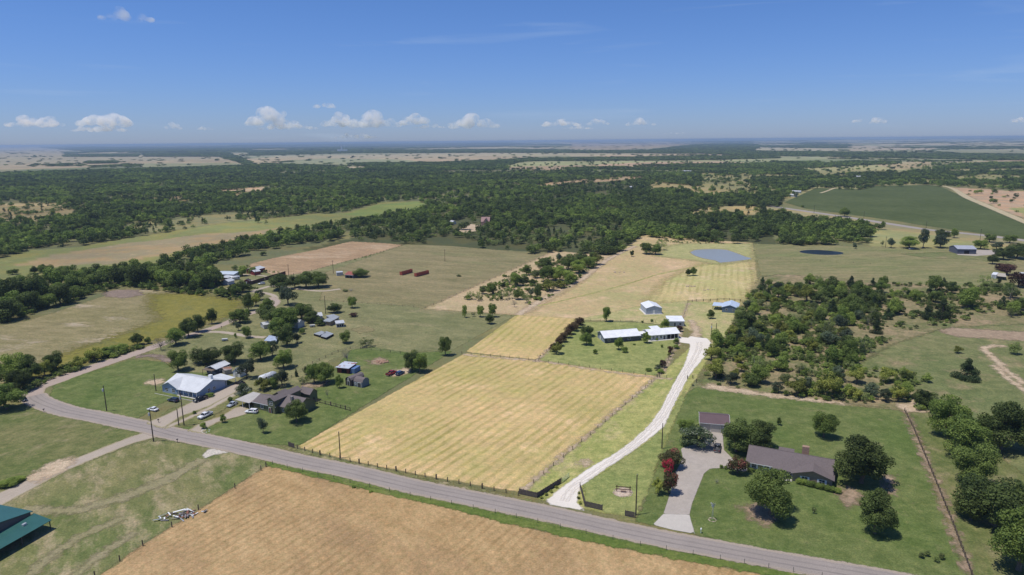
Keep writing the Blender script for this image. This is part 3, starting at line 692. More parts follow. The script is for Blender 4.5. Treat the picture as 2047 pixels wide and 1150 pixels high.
brush([(930, 600), (985, 565), (1090, 512), (1200, 518), (1195, 530), (1140, 575), (1060, 612)], 460, (1.5, 4.6), ID_SCR+ID_ELM)
brush([(-60, 665), (-60, 600), (30, 585), (100, 578), (150, 560), (230, 548), (300, 545), (430, 546), (450, 576), (400, 592), (330, 584), (240, 574), (205, 587), (130, 610), (40, 640)], 700, (3, 7), ID_OAK+ID_ELM, .8)
brush([(30, 800), (20, 770), (60, 750), (120, 735), (200, 710), (290, 685), (300, 692), (210, 722), (110, 758), (70, 778)], 260, (1.5, 4.2), ID_ELM+ID_SCR, .7)
brush([(430, 600), (470, 575), (520, 578), (505, 600), (500, 640), (470, 640), (495, 612), (480, 600)], 120, (2, 4.5), ID_ELM+ID_OAK, .7)
brush([(470, 545), (500, 530), (600, 550), (590, 562), (540, 545)], 50, (1.2, 3), ID_SCR)
brush([(1430, 480), (1500, 486), (1500, 492), (1330, 486), (1300, 478)], 60, (2, 4), ID_SCR)
brush([(600, 548), (656, 532), (748, 507), (806, 488), (808, 491), (750, 511), (656, 536), (602, 552)], 160, (.8, 1.8), ID_ELM, .7)
nb = np.concatenate(BR['co']); meb = bpy.data.meshes.new('low_brush'); meb.vertices.add(len(nb)); meb.vertices.foreach_set('co', nb.astype(np.float32).ravel())
a = meb.attributes.new('scl', 'FLOAT_VECTOR', 'POINT'); a.data.foreach_set('vector', np.concatenate(BR['scl']).astype(np.float32).ravel())
a = meb.attributes.new('rot', 'FLOAT_VECTOR', 'POINT'); a.data.foreach_set('vector', np.stack([np.zeros(len(nb)), np.zeros(len(nb)), rng.uniform(0, 6.28, len(nb))], 1).astype(np.float32).ravel())
a = meb.attributes.new('pick', 'INT', 'POINT'); a.data.foreach_set('value', np.concatenate(BR['pick']).astype(np.int32))
lb_ = link('low_brush', meb); tag(lb_, 'low tangled brush filling the gaps between scrub trees and hedgerows', 'brush', kind='stuff'); lb_.modifiers.new('scatter', 'NODES').node_group = ng
# ------------------------------------------------------------------ haze
b = MB(); b.box(-56000, 56000, -56000, 56000, -45, 104.5)
t = NT('air'); pv = t.n('ShaderNodeVolumePrincipled'); pv.inputs['Color'].default_value = (.42, .565, .80, 1); pv.inputs['Density'].default_value = 7.2e-5; pv.inputs['Anisotropy'].default_value = 0.1
t.l(pv.outputs[0], t.out.inputs['Volume']); hz = b.build('haze', t.m); tag(hz, kind='stuff')
# ------------------------------------------------------------------ fields, lawns, roads: thin sheets on the ground
def ang_of(a, b):
    p, q_ = G(*a), G(*b); return math.atan2(q_.y-p.y, q_.x-p.x)
A_ROAD = ang_of((700, 947), (1205, 1048))
A_ROW = ang_of((1040, 985), (1312, 755))            # rows of the front hay field follow its long fence
A_ROW2 = ang_of((945, 703), (1030, 640))
HAY = (.575, .41, .20); HAYG = (.40, .335, .13); HAYP = (.70, .49, .28)  # hay tones paled so the colour carries the brightening inside the property
m_hay1 = field('mown_hay', HAY, HAYG, HAYP, big=42, mid=8, fine=.55, finek=.3, stripe=(A_ROW, 3.9, .62, (.26, .235, .06)), rag=.6, off=2, camt=(.56, .74))
m_hay2 = field('mown_hay_second', HAY, HAYG, HAYP, big=50, mid=8, fine=.55, stripe=(A_ROW2, 4.2, .7, (.29, .27, .07)), rag=.6, off=12, camt=(.6, .75))
m_hay3 = field('back_hay', (.47, .345, .185), (.35, .315, .14), (.56, .395, .245), big=70, mid=10, fine=.8, rag=1.5, off=22)
m_hay4 = field('back_hay_rows', (.50, .40, .19), (.38, .37, .145), (.58, .44, .27), big=50, mid=8, fine=.8, stripe=(ang_of((1410, 600), (1420, 530)), 4.6, .7, (.30, .27, .10)), rag=7, soft=6, off=32)
m_dry = field('dry_ground', (.46, .34, .20), (.38, .31, .17), (.52, .38, .25), big=30, mid=5, fine=.7, rag=4.0, soft=3, off=42)
m_green = field('mown_yard', (.20, .235, .075), (.285, .285, .105), (.33, .30, .13), big=22, mid=4, fine=.45, rag=.8, finek=.38, off=52, camt=(.6, .78))
m_strip = field('mown_verge', (.27, .29, .09), (.38, .35, .13), (.44, .37, .18), big=20, mid=4, fine=.45, stripe=(A_ROW, 3.2, .4, (.21, .25, .075)), rag=.8, finek=.38, off=62)
m_lawn = field('lawn', (.095, .135, .036), (.145, .165, .058), (.23, .20, .10), big=26, mid=5, fine=.45, rag=1.0, finek=.38, off=72, camt=(.57, .76))
m_lawn2 = field('side_lawn', (.11, .135, .042), (.18, .17, .072), (.26, .215, .12), big=24, mid=4, fine=.45, rag=1.4, finek=.38, off=82, camt=(.55, .72), stripe=(A_ROW, 3.0, .25, (.08, .13, .03)))
m_padd = field('paddock_grass', (.125, .15, .05), (.20, .185, .08), (.33, .27, .16), big=20, mid=4, fine=.5, rag=1.4, finek=.38, off=92, camt=(.49, .66), stretch=(.45, 1, 1), rot=-1.0)
m_past = field('pasture', (.165, .172, .075), (.215, .20, .097), (.26, .22, .12), big=60, mid=9, fine=.8, rag=1.5, finek=.38, off=102, stretch=(.5, 1, 1), rot=-.4, camt=(.55, .72))
m_past2 = field('container_pasture', (.20, .18, .085), (.24, .20, .105), (.18, .18, .08), big=80, mid=12, fine=.9, rag=1.5, finek=.38, off=112, stretch=(.35, 1, 1), rot=-.4)
m_pink = field('bare_reddish_field', (.31, .21, .12), (.37, .255, .15), (.43, .32, .21), big=60, mid=9, fine=.9, rag=2.5, off=122, stretch=(.4, 1, 1), rot=-.4)
m_yel = field('yellow_weeds', (.17, .16, .035), (.215, .19, .048), (.15, .155, .055), big=40, mid=5, fine=.6, rag=8, soft=6, off=132)
m_weed = field('weedy_field', (.21, .185, .085), (.25, .21, .11), (.38, .31, .22), big=50, mid=6, fine=.7, rag=3, finek=.38, off=142, stretch=(.5, 1, 1), rot=-.2, camt=(.56, .66))
m_stub = field('wheat_stubble', (.365, .24, .11), (.435, .30, .152), (.325, .215, .11), big=45, mid=4.2, fine=.5, rag=.9, off=152, stretch=(.5, 1, 1), rot=-A_ROW, finek=.26, stripe=(A_ROW, 2.6, .42, (.22, .145, .06)), camt=(.48, .66))
m_vergeg = field('roadside_grass', (.09, .135, .028), (.15, .175, .045), (.24, .22, .09), big=14, mid=2.5, fine=.4, rag=1.3, off=162, camt=(.55, .72))
m_soy = field('crop_rows', (.066, .085, .026), (.092, .112, .040), (.125, .14, .065), big=110, mid=12, fine=1.2, rag=2, off=172, finek=.18, camt=(.6, .78))
m_scrubg = field('scrub_ground', (.175, .165, .075), (.30, .225, .135), (.125, .15, .055), big=34, mid=5, fine=.8, rag=3, soft=2, finek=.38, off=182, camt=(.5, .64))
m_rpast = field('right_pasture', (.185, .19, .08), (.245, .205, .105), (.16, .185, .07), big=60, mid=9, fine=.8, rag=2, finek=.38, off=192, stretch=(.4, 1, 1))
m_gpast = field('green_meadow', (.13, .155, .058), (.18, .18, .078), (.26, .21, .115), big=40, mid=6, fine=.7, rag=3, soft=2, finek=.38, off=202)
m_soil = field('turned_soil', (.28, .205, .14), (.33, .25, .17), None, big=20, mid=3, fine=.6, rag=3, soft=1.8, off=212)
m_bare = field('bare_patch', (.44, .33, .22), (.50, .40, .28), None, big=10, mid=1.5, fine=.4, rag=2.4, soft=1.6, off=222)
m_purple = field('burnt_patch', (.20, .155, .125), (.25, .19, .15), None, big=20, mid=3, fine=.6, rag=3, soft=2, off=232)

sheet('pasture', [(440, 560), (520, 540), (600, 545), (700, 520), (808, 490), (1090, 505), (900, 600), (850, 618), (1030, 630), (905, 700), (800, 706), (740, 696), (660, 720), (560, 790), (400, 760), (330, 720), (290, 700), (480, 630), (530, 600)], m_past, 1, cell=5)
sheet('container_field', [(650, 545), (810, 489), (900, 492), (1062, 506), (1112, 503), (990, 556), (850, 618), (820, 612), (640, 600)], m_past2, 2, cell=5)
sheet('bare_red_field', [(500, 528), (547, 516), (630, 500), (701, 483), (761, 486), (806, 490), (748, 508), (656, 532), (600, 547), (560, 552), (530, 545), (500, 541)], m_pink, 3, cell=4)
sheet('weedy_field', [(-60, 660), (40, 645), (130, 618), (215, 590), (250, 577), (310, 580), (400, 590), (488, 603), (478, 622), (420, 652), (350, 675), (250, 706), (120, 745), (50, 762), (-120, 780)], m_weed, 1, cell=4)
sheet('yellow_weeds', [(300, 588), (390, 588), (488, 603), (470, 628), (390, 655), (300, 684), (200, 716), (130, 740), (60, 757), (20, 750), (110, 715), (170, 692), (260, 662), (320, 638), (300, 615)], m_yel, 2, cell=3, margin=16)
sheet('burnt_patch', [(205, 585), (235, 579), (275, 580), (285, 590), (250, 596), (215, 594)], m_purple, 2, cell=2)
sheet('curve_lawn', [(98, 792), (108, 772), (125, 760), (190, 741), (262, 718), (330, 724), (352, 745), (430, 745), (470, 770), (400, 795), (330, 802), (270, 842), (196, 828), (128, 815)], m_lawn, 3, cell=2)
sheet('corner_paddock', [(-140, 830), (0, 812), (80, 812), (140, 830), (240, 848), (285, 866), (250, 884), (100, 930), (0, 980), (-160, 1040)], m_lawn2, 2, cell=3)
sheet('front_paddock', [(-160, 1060), (0, 1000), (120, 940), (300, 880), (420, 890), (535, 915), (536, 930), (400, 1018), (286, 1088), (190, 1160), (60, 1260), (-260, 1260)], m_padd, 1, cell=3)
sheet('house_lawn', [(330, 866), (380, 850), (405, 858), (480, 832), (560, 800), (600, 790), (640, 775), (700, 700), (742, 694), (820, 706), (905, 702), (597, 893), (578, 890), (500, 885)], m_lawn, 3, cell=2)
sheet('driveway_lawn', [(300, 852), (345, 815), (410, 800), (480, 770), (520, 790), (470, 806), (400, 850), (335, 858)], m_lawn2, 4, cell=2)
sheet('stubble_field', [(536, 930), (602, 946), (707, 972), (788, 991), (891, 1013), (998, 1041), (1117, 1069), (1278, 1102), (1381, 1122), (1540, 1150), (1800, 1200), (1900, 1330), (0, 1330), (190, 1160), (286, 1089), (400, 1019)], m_stub, 2, cell=2)
sheet('roadside_verge', [(522, 915), (600, 935), (707, 958), (820, 984), (990, 1018), (1120, 1047), (1280, 1083), (1440, 1113), (1586, 1138), (1800, 1175), (1800, 1205), (1540, 1152), (1381, 1124), (1278, 1104), (1117, 1071), (998, 1043), (891, 1015), (788, 993), (707, 974), (602, 948), (536, 932)], m_vergeg, 3, cell=1.5)
sheet('north_verge', [(560, 888), (590, 895), (700, 923), (850, 956), (1040, 997), (1090, 1006), (1090, 1012), (1000, 993), (850, 962), (700, 930), (580, 902)], m_padd, 3, cell=1.5)
sheet('front_hay_field', [(592, 893), (930, 706), (1075, 721), (1316, 752), (1040, 985), (850, 951), (700, 921)], m_hay1, 2, cell=3)
sheet('second_hay_field', [(930, 704), (1032, 630), (1165, 638), (1076, 720)], m_hay2, 3, cell=3)
sheet('back_hay_field', [(848, 618), (1108, 502), (1228, 512), (1284, 470), (1505, 486), (1514, 560), (1482, 612), (1380, 606), (1366, 640), (1250, 642), (1160, 640), (1032, 630)], m_hay3, 1, cell=4)
sheet('back_hay_rows', [(1290, 605), (1330, 560), (1400, 528), (1500, 522), (1512, 560), (1482, 610), (1380, 604)], m_hay4, 2, cell=3, margin=18)
sheet('green_by_pond', [(1310, 512), (1335, 492), (1372, 487), (1505, 487), (1508, 520), (1440, 530), (1380, 520)], field('pond_grass', (.30, .30, .125), (.38, .35, .155), (.42, .37, .19), big=30, mid=5, rag=7, soft=6, off=242), 3, cell=3, margin=18)
sheet('dry_thicket_ground', [(848, 618), (985, 556), (1108, 502), (1228, 512), (1200, 530), (1170, 560), (1120, 590), (1060, 625), (1032, 629)], m_dry, 2, cell=3)
sheet('house_yard', [(1076, 721), (1150, 644), (1268, 645), (1365, 656), (1357, 680), (1312, 752), (1200, 738)], m_green, 4, cell=2)
sheet('barn_yard', [(1150, 640), (1290, 610), (1380, 602), (1480, 610), (1440, 690), (1424, 706), (1408, 676), (1366, 654), (1260, 642)], field('barn_yard_grass', (.30, .31, .12), (.43, .36, .18), (.50, .37, .22), big=24, mid=4, rag=1.5, off=252, camt=(.52, .68)), 3, cell=2)
sheet('long_verge', [(1040, 985), (1316, 752), (1384, 690), (1408, 690), (1424, 706), (1370, 790), (1300, 960), (1268, 1036), (1180, 1020), (1080, 998)], m_strip, 3, cell=2)
sheet('gate_lawn', [(1165, 968), (1210, 942), (1300, 880), (1345, 822), (1372, 770), (1368, 800), (1330, 880), (1300, 970), (1270, 1036), (1170, 1015)], m_green, 4, cell=2)
sheet('front_lawn', [(1268, 1044), (1290, 1000), (1330, 880), (1372, 785), (1400, 772), (1560, 795), (1700, 812), (1808, 822), (1830, 870), (1935, 1155), (1960, 1230), (1700, 1150), (1560, 1112), (1400, 1072), (1310, 1050)], m_lawn, 2, cell=2.5)
sheet('side_paddock', [(1814, 824), (1870, 826), (1960, 880), (2060, 960), (2200, 1150), (2200, 1240), (1975, 1230), (1940, 1155), (1835, 870)], m_lawn2, 2, cell=3)
sheet('scrub_ground', [(1395, 770), (1425, 715), (1515, 555), (1560, 548), (1800, 565), (2200, 590), (2200, 660), (1880, 660), (1720, 720), (1830, 770), (1880, 830), (1810, 822), (1700, 808), (1560, 790)], m_scrubg, 1, cell=4)
sheet('right_meadow', [(1700, 740), (1780, 690), (1890, 655), (2250, 640), (2250, 1000), (2047, 960), (1900, 850), (1840, 780)], m_gpast, 2, cell=4)
sheet('turned_soil_strip', [(1876, 660), (1900, 655), (2047, 664), (2200, 676), (2200, 700), (2047, 682), (1900, 672)], m_soil, 3, cell=3)
sheet('right_pasture', [(1506, 488), (1600, 490), (1780, 494), (1960, 500), (2250, 520), (2250, 600), (1800, 566), (1560, 548), (1520, 552)], m_rpast, 2, cell=4)
sheet('green_meadow', [(1800, 508), (1890, 504), (1960, 512), (2040, 530), (1960, 520), (1850, 516)], m_gpast, 3, cell=4)
sheet('dark_crop_field', [(1568, 405), (1631, 376), (1719, 379), (1752, 371.5), (1872, 370), (1942, 401), (2047, 447), (2250, 535), (2250, 560), (2047, 478), (1853, 452), (1785, 441), (1692, 428), (1610, 417)], m_soy, 2, cell=8, margin=8)
# patches
for nm, pl, mt in (('bare_patch', [(292, 765), (305, 759), (325, 758), (329, 763), (318, 770), (300, 771)], m_bare), ('bare_patch', [(1158, 922), (1168, 918), (1180, 921), (1182, 928), (1168, 931), (1157, 928)], m_bare),
                   ('bare_patch', [(1676, 978), (1700, 975), (1722, 985), (1712, 1010), (1690, 1012), (1678, 995)], m_soil), ('bare_patch', [(1765, 950), (1785, 952), (1785, 985), (1770, 990)], m_soil),
                   ('bare_patch', [(735, 722), (760, 715), (775, 720), (768, 727), (742, 730)], m_soil), ('bare_patch', [(600, 770), (650, 762), (655, 770), (610, 776)], m_soil),
                   ('bare_patch', [(780, 741), (815, 736), (823, 742), (805, 752), (785, 754)], m_bare), ('bare_patch', [(1478, 1012), (1540, 1008), (1562, 1030), (1530, 1050), (1500, 1035)], m_soil),
                   ('sandy_patch', [(100, 925), (140, 915), (150, 925), (120, 945), (70, 965), (50, 960)], m_bare), ('sandy_patch', [(700, 658), (735, 652), (750, 662), (720, 668)], m_past2),
                   ('sandy_edge', [(1400, 775), (1425, 768), (1520, 785), (1660, 801), (1700, 810), (1640, 805), (1500, 789)], m_bare), ('sandy_edge', [(1790, 812), (1830, 800), (1870, 812), (1875, 826), (1812, 822)], m_bare)):
    sheet(nm, pl, mt, 5, cell=1.5)

# roads
def road_mat(name, base, edgec, tracks, trackc, rag=.5, edgew=1.0, patch=.25, fine=.35):
    t = NT(name); e = t.attr('edge'); ac = t.attr('across')
    n = t.noise(1.8, detail=5, rough=.65); n2 = t.noise(12, detail=4, off=6); f = t.noise(fine, detail=3, off=2, rough=.7)
    col = t.mix(t.rng(n2, .38, .66), base, tuple(x*1.12 for x in base))
    col = t.mix(t.rng(n, .58, .72, 0, patch), col, tuple(x*.62 for x in base))
    for pos, wd, amt in tracks:
        dd = t.math('ABSOLUTE', t.math('SUBTRACT', t.math('ADD', ac, t.math('MULTIPLY', t.math('SUBTRACT', t.noise(9, detail=3, off=61), .5), .8)), pos))
        k = t.math('MULTIPLY', t.rng(dd, 0, wd, 1, 0, True), t.rng(t.noise(5, detail=4, off=71, stretch=(1, 1, 1)), .3, .6, amt*.45, amt))
        col = t.mix(k, col, trackc)
    col = t.mix(t.rng(t.math('ADD', e, t.math('MULTIPLY', t.math('SUBTRACT', n, .5), 1.2)), edgew, edgew*.4, 0, 1), col, edgec)
    col = t.mix(1, col, t_comb(t, t.rng(f, .25, .75, .85, 1.15)), 'MULTIPLY')
    nn = t.math('MULTIPLY', t.math('SUBTRACT', t.noise(2.2, detail=5, off=41, rough=.7), .5), rag*4)
    return t.done(t.alpha(t.rng(t.math('ADD', e, nn), -.25, .25, smooth=True), t.bsdf(col, .92, .12, 0, t.bump(f, .4, .03))))
m_road = road_mat('chip_seal_road', (.29, .25, .22), (.36, .295, .23), [(-1.2, .5, .55), (.9, .55, .4), (2.6, .3, .25)], (.135, .12, .115), edgew=1.3)
m_dirt = road_mat('pale_dirt_road', (.36, .285, .235), (.34, .28, .19), [(-1.2, .6, .3), (1.1, .6, .3)], (.43, .36, .30), rag=.8)
m_dirt2 = road_mat('tan_drive', (.37, .31, .245), (.30, .26, .15), [(-.9, .5, .3), (.9, .5, .3)], (.45, .38, .31), rag=.8)
m_far = road_mat('far_road', (.30, .265, .235), (.36, .30, .2), [], (.2, .2, .2), rag=.6)
main = [(65, 792), (80, 803), (130, 821), (196, 834), (262, 848), (308, 857), (339, 866), (417, 881.5), (522, 904), (598, 922), (707, 944), (818, 971), (988, 1005.5), (1088, 1026), (1205, 1052), (1322, 1077), (1440, 1099), (1586, 1126), (1720, 1149), (1900, 1182)]
ribbon('country_road', main, [9.5, 9, 8.6, 8.4, 8.4, 8.2, 8.2], m_road, 5)
ribbon('side_road', [(66, 798), (64, 786), (72, 776), (104, 764), (156, 745), (209, 727), (261, 710), (313, 692), (345, 681), (407, 662), (443, 650), (480, 634), (511, 624), (526, 620), (545, 612), (552, 602), (540, 595)], [9, 9, 8.5, 7.5, 7, 6.5, 6, 6, 6, 5], m_dirt, 4)
ribbon('dirt_lane', [(552, 603), (548, 592), (530, 586), (505, 583), (520, 578), (545, 572), (580, 576), (640, 582), (680, 578)], 4.5, m_dirt2, 3)
ribbon('dirt_lane', [(407, 664), (440, 664), (470, 668), (500, 673), (530, 675)], 4.5, m_dirt2, 3)
ribbon('dirt_lane', [(455, 578), (480, 566), (510, 560), (540, 556), (520, 551), (470, 548)], 3.5, m_dirt2, 3)
ribbon('dirt_lane', [(272, 713), (295, 711), (325, 716), (345, 724)], 4.0, m_purple, 4)
ribbon('field_drive', [(-60, 1028), (0, 998), (60, 968), (120, 938), (200, 905), (262, 881), (305, 868)], [9, 8, 7, 6.5, 6.2, 6.2, 8], m_dirt2, 4)
ribbon('faint_track', [(170, 1015), (240, 996), (320, 965), (370, 940), (405, 918)], [5, 5, 4.5, 4], field('track_gravel', (.27, .235, .14), (.23, .21, .105), None, big=8, mid=1.5, rag=2.2, soft=1.2, off=262), 3)
ribbon('faint_track', [(40, 1020), (120, 1022), (180, 1016)], 4, bpy.data.materials['track_gravel'], 3)
ribbon('faint_track', [(60, 1150), (110, 1105), (180, 1065), (250, 1035)], 3, bpy.data.materials['track_gravel'], 3)
ribbon('faint_track', [(140, 1160), (200, 1110), (270, 1065)], 2.5, bpy.data.materials['track_gravel'], 3)
sheet('gravel_apron', [(405, 910), (418, 898), (432, 896), (458, 902), (455, 906), (430, 908), (412, 916)], field('white_gravel_patch', (.55, .51, .44), (.46, .41, .34), None, big=6, mid=1, rag=.8, off=272), 4, cell=1)
m_white = field('white_gravel', (.74, .68, .60), (.66, .60, .52), None, big=20, mid=2.0, fine=.3, finek=.07, rag=.45, soft=.4, off=282)  # paled as well: the property's brightening is put into the gravel colour
sheet('white_gravel_drive', [(1092, 1001), (1124, 974.5), (1153.6, 953.6), (1191, 928.5), (1229, 907.7), (1266, 880.5), (1297.7, 851), (1320.6, 819), (1344, 773), (1368, 730), (1378, 700), (1380, 688), (1359, 685), (1357, 674), (1376, 676), (1381, 673), (1413, 677), (1422, 686), (1415, 705), (1398, 726), (1377, 752), (1359.5, 786), (1342, 820), (1329, 851), (1300, 876), (1260, 905.6), (1208, 939), (1162, 969), (1155.7, 987), (1153.6, 1007), (1168, 1021), (1100, 1010)], m_white, 6, cell=1)
m_rut = field('gravel_ruts', (.68, .62, .545), (.72, .66, .58), None, big=10, mid=1.2, fine=.3, finek=.1, rag=.5, soft=.45, off=342)
_cl = [G(*p) for p in ((1128, 1003), (1143, 978), (1178, 954), (1212, 930), (1250, 904), (1288, 872), (1318, 840), (1334, 815), (1352, 780), (1368, 750), (1385, 722), (1396, 700), (1398, 684))]
for _s in (-.85, .85):
    _q = []
    for _i, _p in enumerate(_cl):
        _d = _cl[min(_i+1, len(_cl)-1)]-_cl[max(_i-1, 0)]; _d.z = 0; _d.normalize(); _q.append(tuple((_p+Vector((-_d.y, _d.x, 0))*_s)[:2]))
    ribbon('wheel_rut', _q, .7, m_rut, 7, pix=False, margin=.6)
ribbon('barn_track', [(1391, 674), (1392, 660), (1385, 648), (1380, 640)], [5, 4, 3], m_bare, 5)
m_tan = field('tan_paving', (.37, .325, .28), (.41, .36, .31), (.35, .31, .27), big=16, mid=2, fine=.3, finek=.08, rag=.12, soft=.15, off=292)
sheet('tan_driveway', [(1361, 897), (1365, 915.6), (1349.6, 947), (1339, 988.7), (1326, 1028), (1378, 1030), (1383.5, 1007), (1399, 968), (1407, 947), (1420, 937), (1451, 936), (1492, 944), (1494, 936), (1462, 915), (1447, 900), (1444, 858), (1400, 856), (1402, 885)], m_tan, 5, cell=1)
m_conc = field('concrete', (.52, .48, .42), (.46, .42, .37), None, big=6, mid=1.5, fine=.3, finek=.08, rag=.12, soft=.15, off=302)
sheet('concrete_apron', [(1326, 1028), (1305, 1050), (1345, 1060), (1389, 1068), (1378, 1030)], m_conc, 6, cell=1)
sheet('blue_house_drive', [(328, 858), (340, 846), (330, 852), (365, 838), (420, 812), (450, 790), (472, 768), (492, 772), (470, 792), (430, 815), (380, 838), (340, 856)], m_dirt2, 5, cell=1)
sheet('blue_house_drive', [(290, 846), (330, 830), (390, 800), (440, 776), (470, 765), (488, 772), (470, 786), (420, 812), (365, 832), (325, 858)], m_dirt2, 5, cell=1)
sheet('green_house_drive', [(375, 862), (400, 846), (440, 833), (470, 815), (490, 812), (503, 825), (480, 833), (440, 843), (415, 855), (405, 868)], m_dirt2, 6, cell=1)
ribbon('far_highway', [(1480, 404), (1530, 411), (1600, 421), (1690, 434), (1780, 448), (1860, 460), (1960, 470), (2047, 481), (2200, 503)], 13, m_far, 4, step=15)
ribbon('far_dirt_road', [(1640, 386), (1700, 372), (1875, 371), (1940, 398), (2047, 443), (2200, 508)], [5, 5, 12, 11, 10], field('far_dirt', (.45, .37, .24), (.40, .34, .2), None, rag=1, off=312), 5, step=10, margin=4)
ribbon('meadow_track', [(2060, 774), (2020, 748), (1990, 720), (1972, 704), (1968, 696), (1985, 692), (2008, 691)], 3.2, m_bare, 4)
ribbon('meadow_track', [(2060, 790), (2010, 752), (1985, 730)], 2.4, m_bare, 4)
ribbon('fence_track', [(1046, 980), (1110, 925), (1180, 865), (1250, 806), (1312, 756)], [1.1], m_bare, 5)
ribbon('fence_track', [(925, 709), (1000, 716), (1076, 722), (1200, 741), (1318, 756), (1345, 758)], [1.2], m_bare, 5)
ribbon('fence_track', [(1070, 724), (1100, 697), (1140, 660), (1155, 642)], [1.2], m_bare, 5)
ribbon('fence_track', [(1318, 756), (1345, 705), (1357, 686), (1362, 650), (1368, 628), (1376, 606)], [1.0], m_bare, 5)
ribbon('fence_track', [(1808, 822), (1825, 858), (1872, 970), (1940, 1150)], [1.4], m_soil, 5)
ribbon('field_track', [(1035, 630), (1100, 590), (1160, 560), (1200, 530), (1228, 512), (1270, 492)], 4.5, m_bare, 4, margin=3)
ribbon('field_track', [(1075, 612), (1130, 600), (1240, 572), (1320, 548), (1400, 532), (1440, 527)], 1.6, m_strip, 4)
# ponds
def pond(name, pl, col, lab, rough):
    t = NT(name+'_water'); n = t.noise(.9, detail=3); 
    sh = t.bsdf(col, rough, (.06 if name == 'dark_pond' else .5) if rough > .2 else .3, 0, t.bump(n, .25, .05)); t.done(sh)
    b = MB(); L = smooth_line([G(*p) for p in pl]+[G(*pl[0])], 4)[:-1]
    pts = [(p.x, p.y) for p in L]; tri = tessellate_polygon([[Vector((x, y, 0)) for x, y in pts]])
    b.v = [Vector((x, y, .125)) for x, y in pts]; b.f = [tuple(q) for q in tri]
    o = b.build(name, t.m); tag(o, kind='structure'); return o
bank = field('pond_bank', (.33, .28, .17), (.25, .24, .11), None, big=8, mid=2, rag=1.5, off=322)
P1 = [(1380, 505), (1390.5, 500.3), (1410, 499), (1428.8, 498.6), (1451.7, 500.3), (1472.8, 507), (1490, 513.7), (1502, 517.5), (1478.5, 521.3), (1455, 524), (1440, 525.5), (1430, 521), (1409.6, 517.5), (1390.5, 511.8)]
P2 = [(1598, 502.5), (1609.6, 500.5), (1630, 500), (1650.7, 501), (1684, 505), (1680, 509), (1653.4, 510), (1623, 508.3), (1602, 505.5)]
for P in (P1, P2):
    c = (sum(p[0] for p in P)/len(P), sum(p[1] for p in P)/len(P)); sheet('pond_bank', [(c[0]+(p[0]-c[0])*1.06, c[1]+(p[1]-c[1])*1.12) for p in P], bank, 4, cell=2)
pond('pond', P1, (.27, .29, .285), '', .35); pond('dark_pond', P2, (.014, .019, .018), '', .35)
# ------------------------------------------------------------------ building kit
GLASS = plain('window_glass', (.03, .04, .05), .08, .6, wear=.05)
WHITEP = plain('white_paint', (.78, .78, .76), .5, .3, wear=.05)
BLACK_AND_SHADE = plain('black_and_shade', (.02, .02, .022), .8, .1)  # near-black: a door and pen sides, and painted shade in openings and porches
DARKM = plain('dark_metal', (.06, .06, .065), .5, .4)
GALV = plain('galvanised_metal', (.48, .50, .52), .4, .5, .3)
def win(parent, w, h, M4, frame=WHITEP, glass=GLASS, cross=True, shutters=None):
    b = MB(); t = .09
    for (x0, x1, z0, z1) in ((-w/2-t, w/2+t, h, h+t), (-w/2-t, w/2+t, -t, 0), (-w/2-t, -w/2, 0, h), (w/2, w/2+t, 0, h)): b.box(x0, x1, -.07, .0, z0, z1, M4)
    if cross:
        b.box(-.035, .035, -.06, .0, 0.002, h-.002, M4)
        b.box(-w/2+.002, -.037, -.055, .0, h/2-.03, h/2+.03, M4); b.box(.037, w/2-.002, -.055, .0, h/2-.03, h/2+.03, M4)
    f = b.build('window', frame, parent)
    g = MB(); g.box(-w/2+.003, w/2-.003, -.03, .01, .003, h-.003, M4); g.build('pane', glass, f)
    if shutters:
        for sx in (-1, 1):
            s_ = MB(); a = sx*(w/2+t+.03); s_.box(min(a, a+sx*.42), max(a, a+sx*.42), -.06, 0, -.05, h+.05, M4); s_.build('shutter', shutters, parent)
    return f
def door(parent, w, h, M4, col, name='door', panels=0, frame=WHITEP):
    b = MB(); b.box(-w/2, w/2, -.05, .01, .02, h, M4); d = b.build(name, col, parent)
    f = MB(); t = .1
    for (x0, x1, z0, z1) in ((-w/2-t, w/2+t, h+.002, h+t), (-w/2-t, -w/2-.002, 0, h), (w/2+.002, w/2+t, 0, h)): f.box(x0, x1, -.08, 0, z0, z1, M4)
    f.build('door_frame', frame, d)
    if panels:
        for k in range(panels):
            g = MB(); z0 = .05+k*(h-.06)/panels; g.box(-w/2+.03, w/2-.03, -.085, -.052, z0, z0+(h-.06)/panels-.07, M4); g.build('panel', col, d)
    return d
